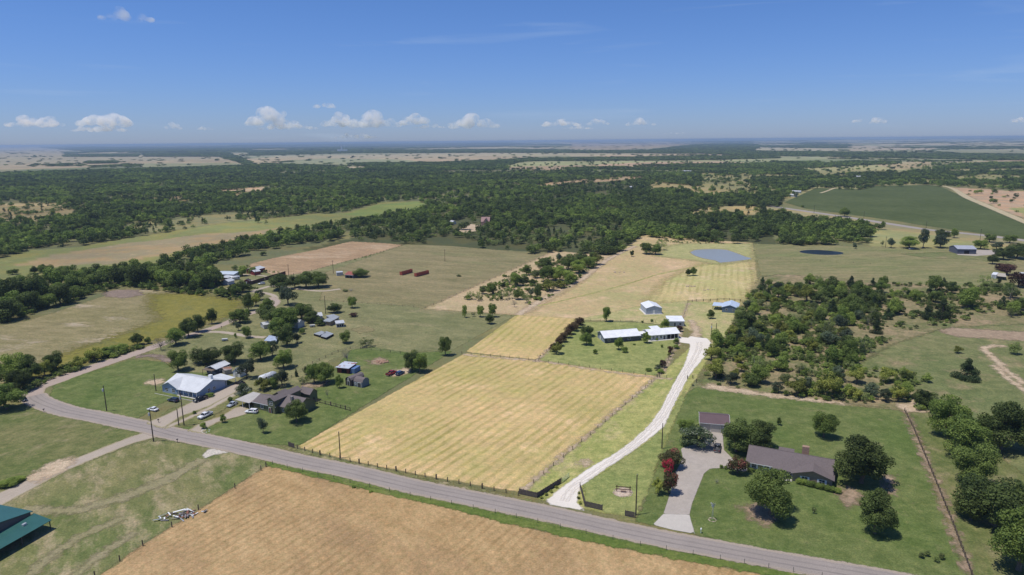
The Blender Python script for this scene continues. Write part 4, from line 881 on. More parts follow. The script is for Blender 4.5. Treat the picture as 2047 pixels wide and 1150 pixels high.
def building(name, label, cat, FL, FR, D, H, rise=1.2, ridge='x', over=.4, wall=None, roof=None, group=None, ops=(), roofkind='gable', flip=False, Lfix=None, trim=WHITEP, t=.16, offs=(0, 0)):
    a, b_ = (G(*FL) if len(FL) == 2 else Vector(FL)), (G(*FR) if len(FR) == 2 else Vector(FR))
    ang = math.atan2(b_.y-a.y, b_.x-a.x); L = Lfix or (b_-a).length
    if D < 0: D = -D
    root = empty(name, a, ang, label, cat, group)
    # walls, hollow shell with the gable ends
    w = MB(); e = .0
    if roofkind == 'gable':
        if ridge == 'x':
            pts = [(0, 0), (D, 0), (D, H), (D/2, H+rise), (0, H)]; w.prism(pts, 0, L, axis='x')
        else:
            pts = [(0, 0), (L, 0), (L, H), (L/2, H+rise), (0, H)]; w.prism(pts, 0, D, axis='y')
    elif roofkind == 'shed':      # rises towards the back
        w.prism([(0, 0), (D, 0), (D, H+rise), (0, H)], 0, L, axis='x')
    else: w.box(0, L, 0, D, 0, H)
    if wall: w.build('wall', wall, root)
    g = .02; o = over
    r = MB()
    if roofkind == 'gable':
        if ridge == 'x':
            k = rise/(D/2)
            r.slab([(-o, -o, H-o*k+g+t), (L+o, -o, H-o*k+g+t), (L+o, D/2, H+rise+g+t), (-o, D/2, H+rise+g+t)], t)
            r.slab([(-o, D/2, H+rise+g+t), (L+o, D/2, H+rise+g+t), (L+o, D+o, H-o*k+g+t), (-o, D+o, H-o*k+g+t)], t)
        else:
            k = rise/(L/2)
            r.slab([(-o, -o, H-o*k+g+t), (L/2, -o, H+rise+g+t), (L/2, D+o, H+rise+g+t), (-o, D+o, H-o*k+g+t)], t)
            r.slab([(L/2, -o, H+rise+g+t), (L+o, -o, H-o*k+g+t), (L+o, D+o, H-o*k+g+t), (L/2, D+o, H+rise+g+t)], t)
    elif roofkind == 'shed':
        k = rise/D; r.slab([(-o, -o, H-o*k+g+t), (L+o, -o, H-o*k+g+t), (L+o, D+o, H+rise+o*k+g+t), (-o, D+o, H+rise+o*k+g+t)], t)
    else: r.slab([(-o, -o, H+g+t), (L+o, -o, H+g+t), (L+o, D+o, H+g+t), (-o, D+o, H+g+t)], t)
    ro = r.build('roof', roof, root)
    if roofkind == 'gable' and t > .1:
        c = MB(); z = H+rise+g+t
        if ridge == 'x': c.box(-o-.01, L+o+.01, D/2-.12, D/2+.12, z-.03, z+.035)
        else: c.box(L/2-.12, L/2+.12, -o-.01, D+o+.01, z-.03, z+.035)
        c.build('ridge_cap', roof, ro)
    # eave trim boards
    tbs = []; zt = H-o*(rise/(D/2) if (roofkind == 'gable' and ridge == 'x') else rise/(L/2) if roofkind == 'gable' else 0)+g
    if roofkind == 'gable' and ridge == 'x': tbs.append(MB().box(-o, L+o, -o-.03, -o-.002, zt-.05, zt+t))
    elif roofkind == 'gable':
        tbs += [MB().box(-o-.03, -o-.002, -o, D+o, zt-.05, zt+t), MB().box(L+o+.002, L+o+.03, -o, D+o, zt-.05, zt+t)]
    for tb in tbs: tb.build('eave_trim', trim, root)
    T = {'F': lambda s: Matrix.Translation((s*L, 0, 0)), 'B': lambda s: Matrix.Translation((s*L, D, 0)) @ Matrix.Rotation(math.pi, 4, 'Z'),
         'R': lambda s: Matrix.Translation((L, s*D, 0)) @ Matrix.Rotation(math.pi/2, 4, 'Z'), 'L': lambda s: Matrix.Translation((0, s*D, 0)) @ Matrix.Rotation(-math.pi/2, 4, 'Z')}
    for op in ops:
        f, s, z, ow, oh, kind = op[:6]; M4 = T[f](s) @ Matrix.Translation((0, 0, z)); mt = op[6] if len(op) > 6 else None
        if kind == 'w': win(root, ow, oh, M4, frame=mt or WHITEP)
        elif kind == 'ws': win(root, ow, oh, M4, shutters=WHITEP)
        elif kind == 'wp': win(root, ow, oh, M4, frame=mt or WHITEP, cross=False)
        elif kind == 'd': door(root, ow, oh, M4, mt or WHITEP)
        elif kind == 'g': door(root, ow, oh, M4, mt or WHITEP, 'garage_door', 4)
        elif kind == 'o': b = MB(); b.box(-ow/2, ow/2, -.012, .01, 0, oh, M4); b.build('painted_opening_shade', BLACK_AND_SHADE, root)  # flat black panel on the wall paints the shade inside an opening
    return root, L, ang
def posts(root, pts, h, mat, s=.07, name='post'):
    me = None
    for (x, y) in pts:
        if me is None: me = MB().box(-s, s, -s, s, 0, h).mesh(name, mat)
        link(name, me, root, loc=(x, y, 0))
def canopy(root, x0, x1, y0, y1, zf, zb, mat, t=.12, name='roof'):
    r = MB(); r.slab([(x0, y0, zf), (x1, y0, zf), (x1, y1, zb), (x0, y1, zb)], t); return r.build(name, mat, root)
def quad_canopy(name, label, cat, corners, z, mat, postmat, t=.15, group=None, inset=.3, nposts=2):
    """flat roof on posts from roof corner pixels at height z (front left, front right, back right, back left)"""
    P = [G(x, y, z) for x, y in corners]; c = sum(P, Vector())/4; root = empty(name, (c.x, c.y, 0), 0, label, cat, group)
    q = [p-Vector((c.x, c.y, 0)) for p in P]
    r = MB(); r.slab([tuple(p) for p in q], t); r.build('roof', mat, root)
    pm = MB().box(-.07, .07, -.07, .07, 0, z-t-.01).mesh('post', postmat)
    for a, b_ in ((0, 1), (3, 2)):
        for k in range(nposts+1):
            p = q[a].lerp(q[b_], k/nposts)*.96; link('post', pm, root, loc=(p.x, p.y, 0))
    return root
def shingle(name, col):
    t = NT(name); n = t.noise(.5, detail=4, rough=.7); n2 = t.noise(5, detail=3, off=4)
    c = t.mix(t.rng(n, .3, .7), tuple(x*.82 for x in col), tuple(x*1.15 for x in col)); c = t.mix(t.rng(n2, .4, .7, 0, .5), c, tuple(x*1.12 for x in col))
    return t.done(t.bsdf(c, .95, .1))
def siding(name, col, pitch=.22):
    t = NT(name); sp = t.n('ShaderNodeSeparateXYZ'); t.l(t.pos(), sp.inputs[0]); w = t.math('FRACT', t.math('DIVIDE', sp.outputs[2], pitch))
    n = t.noise(1.6, detail=4); c = t.mix(1, col, t_comb(t, t.rng(n, .3, .7, .93, 1.06)), 'MULTIPLY'); k = t.rng(w, 0, .15, 1, 0); c = t.mix(t.math('MULTIPLY', k, .35), c, tuple(x*.5 for x in col))
    return t.done(t.bsdf(c, .7, .2, 0, t.bump(w, .4, .02)))
def a_of(FL, FR): return ang_of(FL, FR)
BRICK = siding('tan_brick', (.27, .215, .155), .075)

# ================================================================== white roofed house in the middle
A0 = a_of((1209, 686.4), (1278, 681))
wroof = ribbed('white_metal_roof', (.80, .80, .79), A0+math.pi/2, .35)
blueg = siding('grey_blue_siding', (.27, .31, .36)); whitew = siding('white_siding', (.66, .66, .62)); darkstone = plain('dark_stone', (.11, .115, .13), .9, .1, wear=.4, size=.5)
hroot, hL, ha = building('white_roofed_house', 'long low house with bright white metal roof and white wing in the fenced yard', 'house', (1209, 686.4), (1278, 681), 10.5, 2.9, 1.9, 'x', .7, darkstone, wroof,
   ops=[('F', .12, 1.0, 1.1, 1.0, 'wp'), ('F', .38, 1.0, 1.1, 1.0, 'wp'), ('F', .7, .9, 1.2, 1.1, 'wp'), ('L', .3, .9, 1.0, 1.2, 'w'), ('L', .62, .02, .95, 2.1, 'd')])
g_ = MB().prism([(0, 0), (10.5, 0), (10.5, 2.9), (5.25, 4.78), (0, 2.9)], -.03, -.005, 'x').build('gable_cladding', blueg, hroot)
def wing(x0, x1, y0, D, H, rise, wall, ops=(), roofm=wroof, over=.6, nm='wing_wall', ridge='x', rn='roof'):
    b = MB()
    if ridge == 'x': b.prism([(y0, 0), (y0+D, 0), (y0+D, H), (y0+D/2, H+rise), (y0, H)], x0, x1, 'x')
    else: b.prism([(x0, 0), (x1, 0), (x1, H), ((x0+x1)/2, H+rise), (x0, H)], y0, y0+D, 'y')
    b.build(nm, wall, hroot_(None)); r = MB(); o = over; t = .15
    if ridge == 'x':
        k = rise/(D/2)
        r.slab([(x0-o, y0-o, H-o*k+.02+t), (x1+o, y0-o, H-o*k+.02+t), (x1+o, y0+D/2, H+rise+.02+t), (x0-o, y0+D/2, H+rise+.02+t)], t)
        r.slab([(x0-o, y0+D/2, H+rise+.02+t), (x1+o, y0+D/2, H+rise+.02+t), (x1+o, y0+D+o, H-o*k+.02+t), (x0-o, y0+D+o, H-o*k+.02+t)], t)
    else:
        k = rise/((x1-x0)/2); xm = (x0+x1)/2
        r.slab([(x0-o, y0-o, H-o*k+.02+t), (xm, y0-o, H+rise+.02+t), (xm, y0+D+o, H+rise+.02+t), (x0-o, y0+D+o, H-o*k+.02+t)], t)
        r.slab([(xm, y0-o, H+rise+.02+t), (x1+o, y0-o, H-o*k+.02+t), (x1+o, y0+D+o, H-o*k+.02+t), (xm, y0+D+o, H+rise+.02+t)], t)
    r.build(rn, roofm, hroot_(None))
    for op in ops:
        s, z, ow, oh, kind = op[:5]; M4 = Matrix.Translation((s, y0, z))
        if kind == 'o': MB().box(-ow/2, ow/2, -.012, .01, 0, oh, M4).build('painted_opening_shade', BLACK_AND_SHADE, hroot_(None))  # thin black sheet stands for the shaded interior
        elif kind == 'd': door(hroot_(None), ow, oh, M4, op[5] if len(op) > 5 else WHITEP)
        elif kind == 'g': door(hroot_(None), ow, oh, M4, op[5] if len(op) > 5 else WHITEP, 'garage_door', 4)
        else: win(hroot_(None), ow, oh, M4, shutters=WHITEP if kind == 'ws' else None)
CUR = [hroot]
def hroot_(x): return CUR[0]
wing(hL+.6, hL+4.6, 3.5, 3.2, 2.5, .6, blueg, nm='breezeway_wall')
wing(hL+5.0, hL+21, -1.5, 9.2, 2.9, 1.7, whitew, ops=[(hL+7.0, .9, 1.1, 1.3, 'w'), (hL+9.0, .9, .9, 1.3, 'w'), (hL+11.2, .9, 1.1, 1.3, 'w'), (hL+13.0, .0, 1.0, 2.1, 'd', DARKM)])
MB().box(hL+14.2, hL+20.4, -1.512, -1.49, .1, 2.7).build('painted_porch_shade', BLACK_AND_SHADE, hroot)  # near-black sheet paints the porch's shade on the front wall
posts(hroot, [(hL+14.2, -2.0), (hL+16.3, -2.0), (hL+18.4, -2.0), (hL+20.5, -2.0)], 2.75, WHITEP)
MB().box(hL+3.6, hL+21.2, -3.4, -1.6, .0, .16).build('porch_slab', plain('pale_concrete', (.55, .52, .46), .9, .1), hroot)
canopy(hroot, hL+9, hL+14, 5, 9.5, 4.0, 4.4, wroof, name='rear_roof')

# barns around the white house
b1w = siding('pale_grey_metal', (.42, .46, .52), .3); wr2 = ribbed('white_barn_roof', (.80, .81, .82), 0, .35)
r, L, a = building('white_barn', 'white metal barn with gabled white roof standing alone on mown hay behind the house', 'barn', (1291.5, 628.5), (1323.5, 628.5), 13.0, 3.5, 1.4, 'y', .15, b1w, wr2, ops=[('F', .5, .05, 1.0, 2.1, 'd')])
r.rotation_euler.z += .10
MB().box(-1.0, L+.6, -1.0, -.02, 0, .12).build('slab_edge', plain('pale_slab', (.6, .56, .5), .9, .1), r); MB().box(-1.0, -.02, 0, 13.5, 0, .12).build('slab_edge', bpy.data.materials['pale_slab'], r)
r, L, a = building('storage_barn', 'small white shed-roofed building beside the top of the gravel drive', 'shed', (1336.5, 653), (1367.5, 653), 8.2, 2.9, .8, 'x', .3, siding('off_white_metal', (.55, .55, .52), .3), wr2, roofkind='shed', ops=[('F', .4, .05, .9, 2.1, 'd', DARKM), ('F', .75, .9, 1.2, 1.0, 'wp')])
greyblue = siding('slate_blue_metal', (.13, .18, .25), .3); palebr = ribbed('pale_blue_roof', (.52, .60, .70), 0, .35)
r, L, a = building('blue_grey_barn', 'slate blue metal barn with pale blue roof and open lean-to near the scrub edge', 'barn', (1443, 624.5), (1474, 627), 13.0, 3.1, 1.5, 'y', .3, greyblue, palebr, ops=[('F', .28, 1.5, .9, .9, 'wp'), ('F', .72, 1.5, .9, .9, 'wp')])
canopy(r, -6.0, -.35, 4, 12.6, 2.75, 2.9, palebr, name='lean_to_roof'); posts(r, [(-5.8, 4.3), (-5.8, 8.3), (-5.8, 12.3), (-3, 4.3)], 2.6, DARKM)

# ================================================================== blue house on the curve
blue = siding('light_blue_siding', (.33, .40, .50)); A1 = a_of((331.6, 781.4), (400.4, 794.8))
br = ribbed('pale_metal_roof', (.60, .61, .61), A1+math.pi/2, .4)
r, L, a = building('blue_house', 'light blue house with pale metal roof, porch columns and white chimney on the curve', 'house', (331.6, 781.4), (400.4, 794.8), 13.2, 2.9, 2.4, 'x', .6, blue, br,
  ops=[('R', .35, .8, 1.2, 1.4, 'w'), ('R', .55, .8, 1.2, 1.4, 'w'), ('F', .62, .9, 1.0, 1.4, 'w'), ('F', .75, .05, 1.0, 2.1, 'd', DARKM), ('F', .88, .9, 1.0, 1.4, 'w')])
CUR[0] = r
wing(.0, L*.44, -1.5, 9.0, 2.9, 2.0, blue, ops=[(L*.13, .8, 1.5, 1.4, 'w'), (L*.33, .8, 1.5, 1.4, 'w')], roofm=br, ridge='y', over=.5)
canopy(r, L*.45, L+.6, -2.1, -.62, 2.7, 2.95, br, name='porch_roof'); posts(r, [(L*.5, -1.9), (L*.64, -1.9), (L*.78, -1.9), (L*.9, -1.9), (L+.3, -1.9)], 2.55, WHITEP)
MB().box(L*.45, L+.5, -2.2, -.03, .0, .14).build('porch_slab', bpy.data.materials['pale_concrete'], r)
MB().box(L*.80, L*.80+1.4, 8.2, 9.4, 3.8, 6.3).build('chimney', WHITEP, r)
MB().box(-1.5, L+.5, -4.2, -4.05, 0, .2).build('bed_edging', bpy.data.materials['pale_concrete'], r)
quad_canopy('carport', 'open pale metal carport joined to the back of the blue house', 'carport', [(434, 766), (471, 754.5), (441.5, 746.5), (411, 755.5)][0:4], 2.9, br, WHITEP)
# sheds behind it
dwood = siding('dark_wood', (.085, .065, .055), .25); dblue = siding('dark_blue_wood', (.07, .085, .12), .25)
r, L, a = building('cabin_shed', 'dark blue cabin shed with white roof and small wooden porch behind the blue house', 'shed', (433, 749), (459, 738), 5.5, 2.5, 1.0, 'x', .4, dblue, br, ops=[('F', .3, .9, .8, .9, 'w'), ('F', .7, .9, .8, .9, 'w')])
canopy(r, -2.6, -.5, 0, 5.5, 2.4, 2.6, bpy.data.materials['bark'], name='porch_roof'); posts(r, [(-2.5, .2), (-2.5, 5.3)], 2.3, bpy.data.materials['bark'])
rusty = ribbed('rusty_metal_roof', (.42, .40, .38), A1, .6, rust=(.26, .13, .075), rustamt=(.38, .52))
building('rusty_shed', 'small low shed with rusty tin roof between the cabin shed and white shed', 'shed', (450, 750), (464, 747), 4.2, 2.1, .5, 'x', .25, siding('faded_boards', (.30, .28, .25), .2), rusty)
building('white_garden_shed', 'small white barn-shaped garden shed by the dirt yard of the blue house', 'shed', (466, 753), (480, 755), 4.2, 2.3, 1.6, 'y', .2, WHITEP, br, ops=[('F', .5, .05, 1.2, 1.9, 'd', GALV)])

# ================================================================== green house
gsid = siding('olive_green_siding', (.15, .155, .085)); sh1 = shingle('taupe_shingles', (.165, .14, .135))
r, L, a = building('green_house', 'olive green house with tall narrow centre bay, taupe shingle roofs and attached carport', 'house', (508, 817), (552, 827.5), 8.0, 2.9, 1.6, 'x', .4, gsid, sh1, ops=[('F', .38, .9, 1.4, 1.3, 'w'), ('F', .72, .0, 1.2, 1.2, 'd', BLACK_AND_SHADE)])
CUR[0] = r
wing(L*.70, L*.70+3.6, -.5, 13.5, 5.4, 1.0, gsid, ops=[(L*.70+1.8, 3.4, 1.7, 1.4, 'w'), (L*.70+1.4, .05, 1.8, 2.2, 'o'), (L*.7+1.0, .05, 1.0, 2.1, 'd', plain('red_brown_door', (.16, .05, .03), .6))], roofm=sh1, ridge='y', over=.4)
wing(L*.70+3.8, L*.70+12.5, 1.5, 10.0, 2.9, 2.6, gsid, ops=[(L*.70+6.0, .9, 1.4, 1.2, 'w'), (L*.70+8.6, .9, 1.2, 1.2, 'w')], roofm=sh1, ridge='x', over=.5)
wing(2, 7, 8.0, 4.0, 3.2, 1.5, gsid, roofm=sh1, ridge='y', over=.3); wing(10, 15.5, 14.0, 4.0, 3.6, 1.6, gsid, roofm=sh1, ridge='x', over=.3)
MB().box(L*.70+7.0, L*.70+7.9, 4.2, 5.1, 3.4, 6.0).build('chimney', plain('grey_chimney', (.2, .19, .18), .9), r)
canopy(r, -8.4, -.6, -1.6, 7.5, 2.75, 2.9, ribbed('stained_flat_roof', (.44, .41, .37), A1, .7, rust=(.27, .19, .12), rustamt=(.6, .68)), name='carport_roof'); posts(r, [(-8.2, -1.4), (-4.5, -1.4), (-.8, -1.4), (-8.2, 7.3)], 2.6, WHITEP)
MB().box(-8.3, -.7, 7.35, 7.5, .05, 2.6).build('carport_back_wall', gsid, r)

# ================================================================== sheds in the back yard of the green house
redw = siding('faded_red_boards', (.20, .045, .035), .25)
r, L, a = building('red_shed', 'open-fronted faded red shed with patched pale tin roof and blue tarp side', 'shed', (674, 745.5), (697, 748), 6.5, 2.6, .35, 'x', .5, redw, ribbed('patched_tin_roof', (.50, .54, .60), 0, .5, rust=(.28, .10, .06), rustamt=(.56, .62)), roofkind='shed', ops=[('F', .62, .05, 2.6, 2.0, 'o')])
MB().box(L+.3, L+2.4, 1, 6, .05, 2.2).build('tarp', plain('blue_tarp', (.12, .2, .38), .5), r)
def gambrel(name, label, FL, FR, D, H, wall, roof, ops, face='F'):
    a, b_ = G(*FL), G(*FR); ang = math.atan2(b_.y-a.y, b_.x-a.x); L = (b_-a).length; root = empty(name, a, ang, label, 'shed')
    def prof(L_, y): return [(0, 0), (L_, 0), (L_, H), (L_*.82, H+L_*.24), (L_/2, H+L_*.36), (L_*.18, H+L_*.24), (0, H)]
    ax = 'y' if face == 'F' else 'x'; Lp = L if face == 'F' else D; De = D if face == 'F' else L
    MB().prism(prof(Lp, 0), 0, De, ax).build('wall', wall, root)
    P = prof(Lp, 0)[2:]; b = MB(); o = .15
    for k in range(4):
        (x0, z0), (x1, z1) = P[k], P[k+1]
        q = [(x0, -o, z0+.1), (x1, -o, z1+.1), (x1, De+o, z1+.1), (x0, De+o, z0+.1)]
        if ax == 'x': q = [(y, x, z) for x, y, z in q]
        else: q = q[::-1]
        b.slab(q, .07)
    b.build('roof', roof, root)
    for s, z, ow, oh, kd in ops:
        M4 = Matrix.Translation((s*L, 0, z))
        (win if kd == 'w' else door)(root, ow, oh, M4, *(() if kd == 'w' else (DARKM,)))
    return root
gambrel('dark_gambrel_shed', 'tall dark barn-roofed shed with white trimmed door, beside the grey shed', (691, 770), (703, 773), 7.5, 2.6, siding('charcoal_boards', (.05, .045, .045), .25), sh1, [(.5, .1, 1.2, 2.0, 'd'), (.5, 2.6, .8, .7, 'w')])
gambrel('grey_gambrel_shed', 'grey barn-roofed shed with white double door and window, right of the dark shed', (707.5, 772.5), (724, 776), 4.5, 2.2, siding('slate_grey_boards', (.17, .195, .22), .25), sh1, [(.68, .1, 1.7, 1.9, 'd'), (.22, 1.0, .7, .7, 'w')], face='S')

# ================================================================== ranch house on the right
A3 = a_of((1492, 938), (1673, 972)); sh2 = shingle('grey_brown_shingles', (.155, .128, .125))
r, L, a = building('ranch_house', 'long tan brick ranch house with mauve grey shingle roof and brick chimney among big oaks', 'house', (1494, 938), (1660, 969.5), 11.5, 2.7, 2.7, 'x', .6, BRICK, sh2,
  ops=[('F', .08, .9, 1.2, 1.3, 'ws'), ('F', .24, .9, 1.2, 1.3, 'ws'), ('R', .5, .9, 1.2, 1.2, 'w')])
CUR[0] = r
wing(L*.56, L+.4, -2.2, 7.8, 2.7, 1.7, BRICK, ops=[(L*.70, .8, 1.5, 1.3, 'ws'), (L*.90, .8, 1.5, 1.3, 'ws')], roofm=sh2, ridge='y', over=.6, nm='gable_wing_wall')
MB().box(L*.33, L*.555, -.03, .01, .15, 2.5).build('painted_porch_shade', BLACK_AND_SHADE, r)  # dark sheet over the brick paints the shade under the porch roof
posts(r, [(L*.33, -1.5), (L*.41, -1.5), (L*.48, -1.5), (L*.55, -1.5)], 2.5, WHITEP); canopy(r, L*.31, L*.555, -1.9, -.62, 2.62, 2.78, sh2, name='porch_roof')
MB().box(L*.30, L*.555, -2.9, -.05, 0, .15).build('porch_slab', bpy.data.materials['pale_concrete'], r)
for s in (L*.37, L*.50): win(r, 1.0, 1.4, Matrix.Translation((s, -.03, .8)))
door(r, 1.0, 2.1, Matrix.Translation((L*.44, -.03, .1)), plain('dark_red_door', (.12, .03, .025), .5))
MB().box(L*.63, L*.63+2.0, 8.3, 9.6, 3.4, 6.9).build('chimney', plain('chimney_brick', (.33, .22, .16), .9, .1, wear=.3, size=.4), r)
MB().box(L*.33, L*.53, 11.2, 14.8, 2.6, 2.75).build('patio_roof', sh2, r); MB().box(L*.34, L*.52, 11.6, 14.6, 0, 2.59).build('rear_room_wall', BRICK, r)
cy = [(L*.30+k*.6, -2.55) for k in range(4)]
# garage with maroon roof
A4 = a_of((1401, 861), (1458, 867)); mar = ribbed('maroon_metal_roof', (.135, .088, .088), A4+math.pi/2, .45)
r, L, a = building('garage_barn', 'pale garage with maroon ribbed roof and white trim behind the white-flowering tree', 'garage', (1399, 862), (1456, 867), 9.5, 3.2, 1.5, 'x', .35, siding('cream_metal', (.45, .42, .37), .3), mar, ops=[('F', .55, .05, 3.2, 2.6, 'g', plain('cream_garage_door', (.50, .47, .42), .5)), ('F', .85, .05, 1.0, 2.1, 'd')])
for x in (-.42, L+.36):
    MB().prism([(-.4, 3.2), (4.75, 4.92), (9.9, 3.2), (9.9, 3.05), (4.75, 4.7), (-.4, 3.05)], x, x+.06, 'x').build('gable_trim', WHITEP, r)

# ================================================================== green roofed barn, bottom left
A5 = a_of((31, 1100.5), (103, 1058.7))-math.pi/2; gr = ribbed('teal_metal_roof', (.035, .115, .10), A5+math.pi/2, .35, pitch=.6)
gw = siding('grey_brown_metal', (.14, .13, .125), .3)
P0, P1_ = G(31, 1100.5), G(103, 1058.7); u = (P1_-P0).normalized(); v_ = Vector((-u.y, u.x, 0))
FR_ = P1_-u*.3+v_*6.2; FL_ = FR_-u*30
r, L, a = building('green_roofed_barn', 'grey metal barn with teal roof and open side awning at the lower left corner', 'barn', tuple(FL_), tuple(FR_), 26, 4.3, 2.9, 'y', .4, gw, gr, trim=gr, ops=[('F', .66, .05, 3.4, 2.8, 'o'), ('F', .85, 1.2, 1.2, 1, 'wp')])
canopy(r, -.3, L+.6, -6.4, -.45, 2.7, 3.7, gr, name='awning_roof')
posts(r, [(L+.2, -6.1), (L-7.6, -6.1), (L-15, -6.1), (L-22, -6.1)], 2.6, DARKM, .09)
MB().box(L-4.6, L-3.6, -3.2, -2.6, 3.15, 3.75).build('roof_vent', GALV, r)

# ================================================================== cluster of sheds in the middle left
tin = ribbed('grey_tin_roof', (.31, .33, .34), .3, .5, rust=(.25, .17, .12), rustamt=(.6, .7)); wtin = ribbed('white_tin_roof', (.52, .53, .53), .3, .4)
woodw = siding('weathered_boards', (.27, .21, .155), .2); whitesh = siding('shed_white', (.5, .5, .48), .2)
building('wooden_shed', 'weathered wooden shed with flat grey tin roof in the shed row by the pasture', 'shed', (646, 650.5), (660, 652), 7.5, 2.4, .5, 'x', .4, woodw, tin, roofkind='shed', ops=[('F', .3, .05, .9, 1.9, 'd', dwood)])
building('tin_shed', 'low grey tin-roofed shed behind the weathered wooden shed', 'shed', (664, 644), (678, 641), 6, 2.1, .4, 'x', .3, whitesh, tin, roofkind='shed')
r, L, a = building('stall_shed', 'small white shed with pink trimmed stall openings at the end of the shed row', 'shed', (673, 655), (688, 653.5), 4.2, 2.2, .4, 'x', .4, whitesh, wtin, roofkind='shed', ops=[('F', .2, .3, .9, 1.3, 'o'), ('F', .5, .3, .9, 1.3, 'o'), ('F', .8, .3, .9, 1.3, 'o')])
building('hidden_house', 'white house with grey roof half hidden behind the dense grove of trees', 'house', (596, 657), (609, 652), 9, 2.7, 1.5, 'y', .4, whitesh, tin, ops=[('R', .3, .8, 1, 1.2, 'w'), ('R', .7, .8, 1, 1.2, 'w')])
building('white_barn_building', 'white building with pale roof peeking over the grove by the tall pole', 'building', (627, 643), (645, 641), 7, 2.8, 1.2, 'x', .3, whitesh, wtin)
building('tin_porch_house', 'small pale-roofed outbuilding under the left of the grove', 'shed', (528, 658), (540, 656), 6, 2.3, .8, 'x', .4, whitesh, wtin)
for i, (c, lb) in enumerate((([(627, 667), (639, 670.5), (652, 665), (643, 661.5)], 'left of two low black-sided pens with flat tin roof in the pasture'), ([(641, 672), (652, 675), (667, 667), (652, 662)], 'right of two low black-sided pens with flat tin roof in the pasture'))):
    rr_ = quad_canopy('tin_roofed_pen', lb, 'pen', c, 1.3, tin, DARKM)
    P = [G(x, y, 1.3) for x, y in c]; cc = rr_.location; b = MB()
    b.slab([(p.x-cc.x)*.94 for p in []] or [((p.x-cc.x)*.94, (p.y-cc.y)*.94, 1.1) for p in P], 1.0); b.build('pen_side', BLACK_AND_SHADE, rr_)
quad_canopy('tarp_shelter', 'low blue and silver tarp shelter beside the lane under the grove', 'shelter', [(528, 681), (552, 683), (556, 674), (538, 670)], 1.6, plain('silver_tarp', (.38, .44, .55), .5, wear=.3), DARKM)
# homestead further back
building('long_white_building', 'long low white metal building with pale blue roof at the far homestead', 'building', (434, 556), (468, 557), 12, 3, 1, 'x', .3, whitesh, ribbed('blue_white_roof', (.52, .58, .64), .2, .4))
building('brown_outbuilding', 'brown flat-roofed outbuilding in front of the long white building', 'building', (441, 561), (456, 563), 6, 2.6, .3, 'x', .3, siding('maroon_brown', (.12, .055, .045), .25), wtin, roofkind='shed')
building('pale_blue_cottage', 'pale blue gabled cottage at the left of the far homestead', 'cottage', (444, 569), (457, 570), 6, 2.4, 1.3, 'y', .3, siding('pale_blue', (.42, .46, .52), .2), wtin)
barnred = siding('barn_red', (.22, .04, .045), .3)
building('red_barn', 'red barn with white roof at the far homestead', 'barn', (513, 548), (530, 543), 9, 3.2, 1.2, 'x', .3, barnred, wtin)
building('small_red_barn', 'smaller red barn with white roof in front of the red barn', 'barn', (509, 551), (521, 549), 6, 2.8, .9, 'x', .3, barnred, wtin)
building('red_playhouse', 'little red gabled shed with white door at the start of the board fence', 'shed', (488, 568), (498, 568), 3.6, 2.2, 1.1, 'y', .2, barnred, siding('dark_roof', (.08, .06, .06), .3), ops=[('F', .5, .05, 1, 1.7, 'd')])
building('red_roofed_barn', 'low barn with rusty red tin roof in the open pasture beside a round tree', 'barn', (690, 556), (706, 557), 10, 2.6, 1.4, 'x', .4, siding('blue_grey_boards', (.12, .14, .17), .25), ribbed('red_tin_roof', (.30, .085, .055), .3, .5, rust=(.2, .12, .09), rustamt=(.55, .65)), ops=[('F', .3, .1, 2.2, 1.9, 'o'), ('F', .7, .1, 2.2, 1.9, 'o')])
building('white_box_shed', 'small white metal shed left of the red-roofed pasture barn', 'shed', (673.5, 552), (686, 551), 4, 2.5, .2, 'x', .1, whitesh, wtin, roofkind='shed')
# right and far buildings
building('grey_barn', 'dark blue grey metal barn with grey roof beyond the right-hand pasture', 'barn', (1913, 508), (1951, 508.5), 15, 4.4, 2.0, 'x', .3, siding('slate_metal', (.12, .13, .17), .3), ribbed('lilac_grey_roof', (.40, .41, .45), .05, .4), ops=[('F', .5, .05, 4, 3, 'o')])
sheet('gravel_yard', [(1900, 500), (1990, 500), (2005, 508), (1950, 512), (1915, 510)], m_dirt2 if False else m_tan, 4, cell=3)
r, L, a = building('white_box_trailer', 'white box trailer parked at the right edge by the maroon trees', 'trailer', (1981, 556.5), (1991, 557.5), 11, 2.7, .02, 'x', .02, plain('trailer_white', (.70, .72, .74), .4), plain('trailer_roof', (.72, .73, .74), .5), roofkind='flat', ops=[('F', .5, .7, 2.2, 1.9, 'd', GALV)])
quad_canopy('beige_carport', 'beige arched carport beside the white box trailer', 'carport', [(1994, 552), (2012, 554), (2010, 547), (1992, 545)], 2.6, plain('beige_roof', (.45, .4, .32), .6), DARKM)
building('white_house_far_right', 'white-roofed house cut by the right edge of the picture', 'house', (2034, 560), (2070, 564), 14, 3, 1.6, 'x', .4, whitesh, wtin)
farh = [((1578, 393.5), (1590, 394), 'long white roofed farm building left of the dark crop field', 'farm_building', 10), ((1583, 386), (1600, 386.5), 'white roofed farm shed behind the long farm building', 'farm_shed', 9), ((1515, 396), (1524, 396.5), 'white roofed cottage beside the highway trees', 'cottage', 8),
        ((1695, 355), (1740, 356), 'long pale building among trees behind the crop field', 'far_building', 14), ((1742, 361), (1750, 361), 'bright white shed at the back corner of the crop field', 'white_shed', 10), ((1364, 344), (1380, 344.5), 'wide white roofed farmhouse in the far fields', 'farmhouse', 16),
        ((1258, 377), (1265, 377), 'white walled house inside the round oak grove', 'grove_house', 9), ((899, 448), (905, 449), 'small white shed at the edge of the forest clearing', 'clearing_shed', 5)]
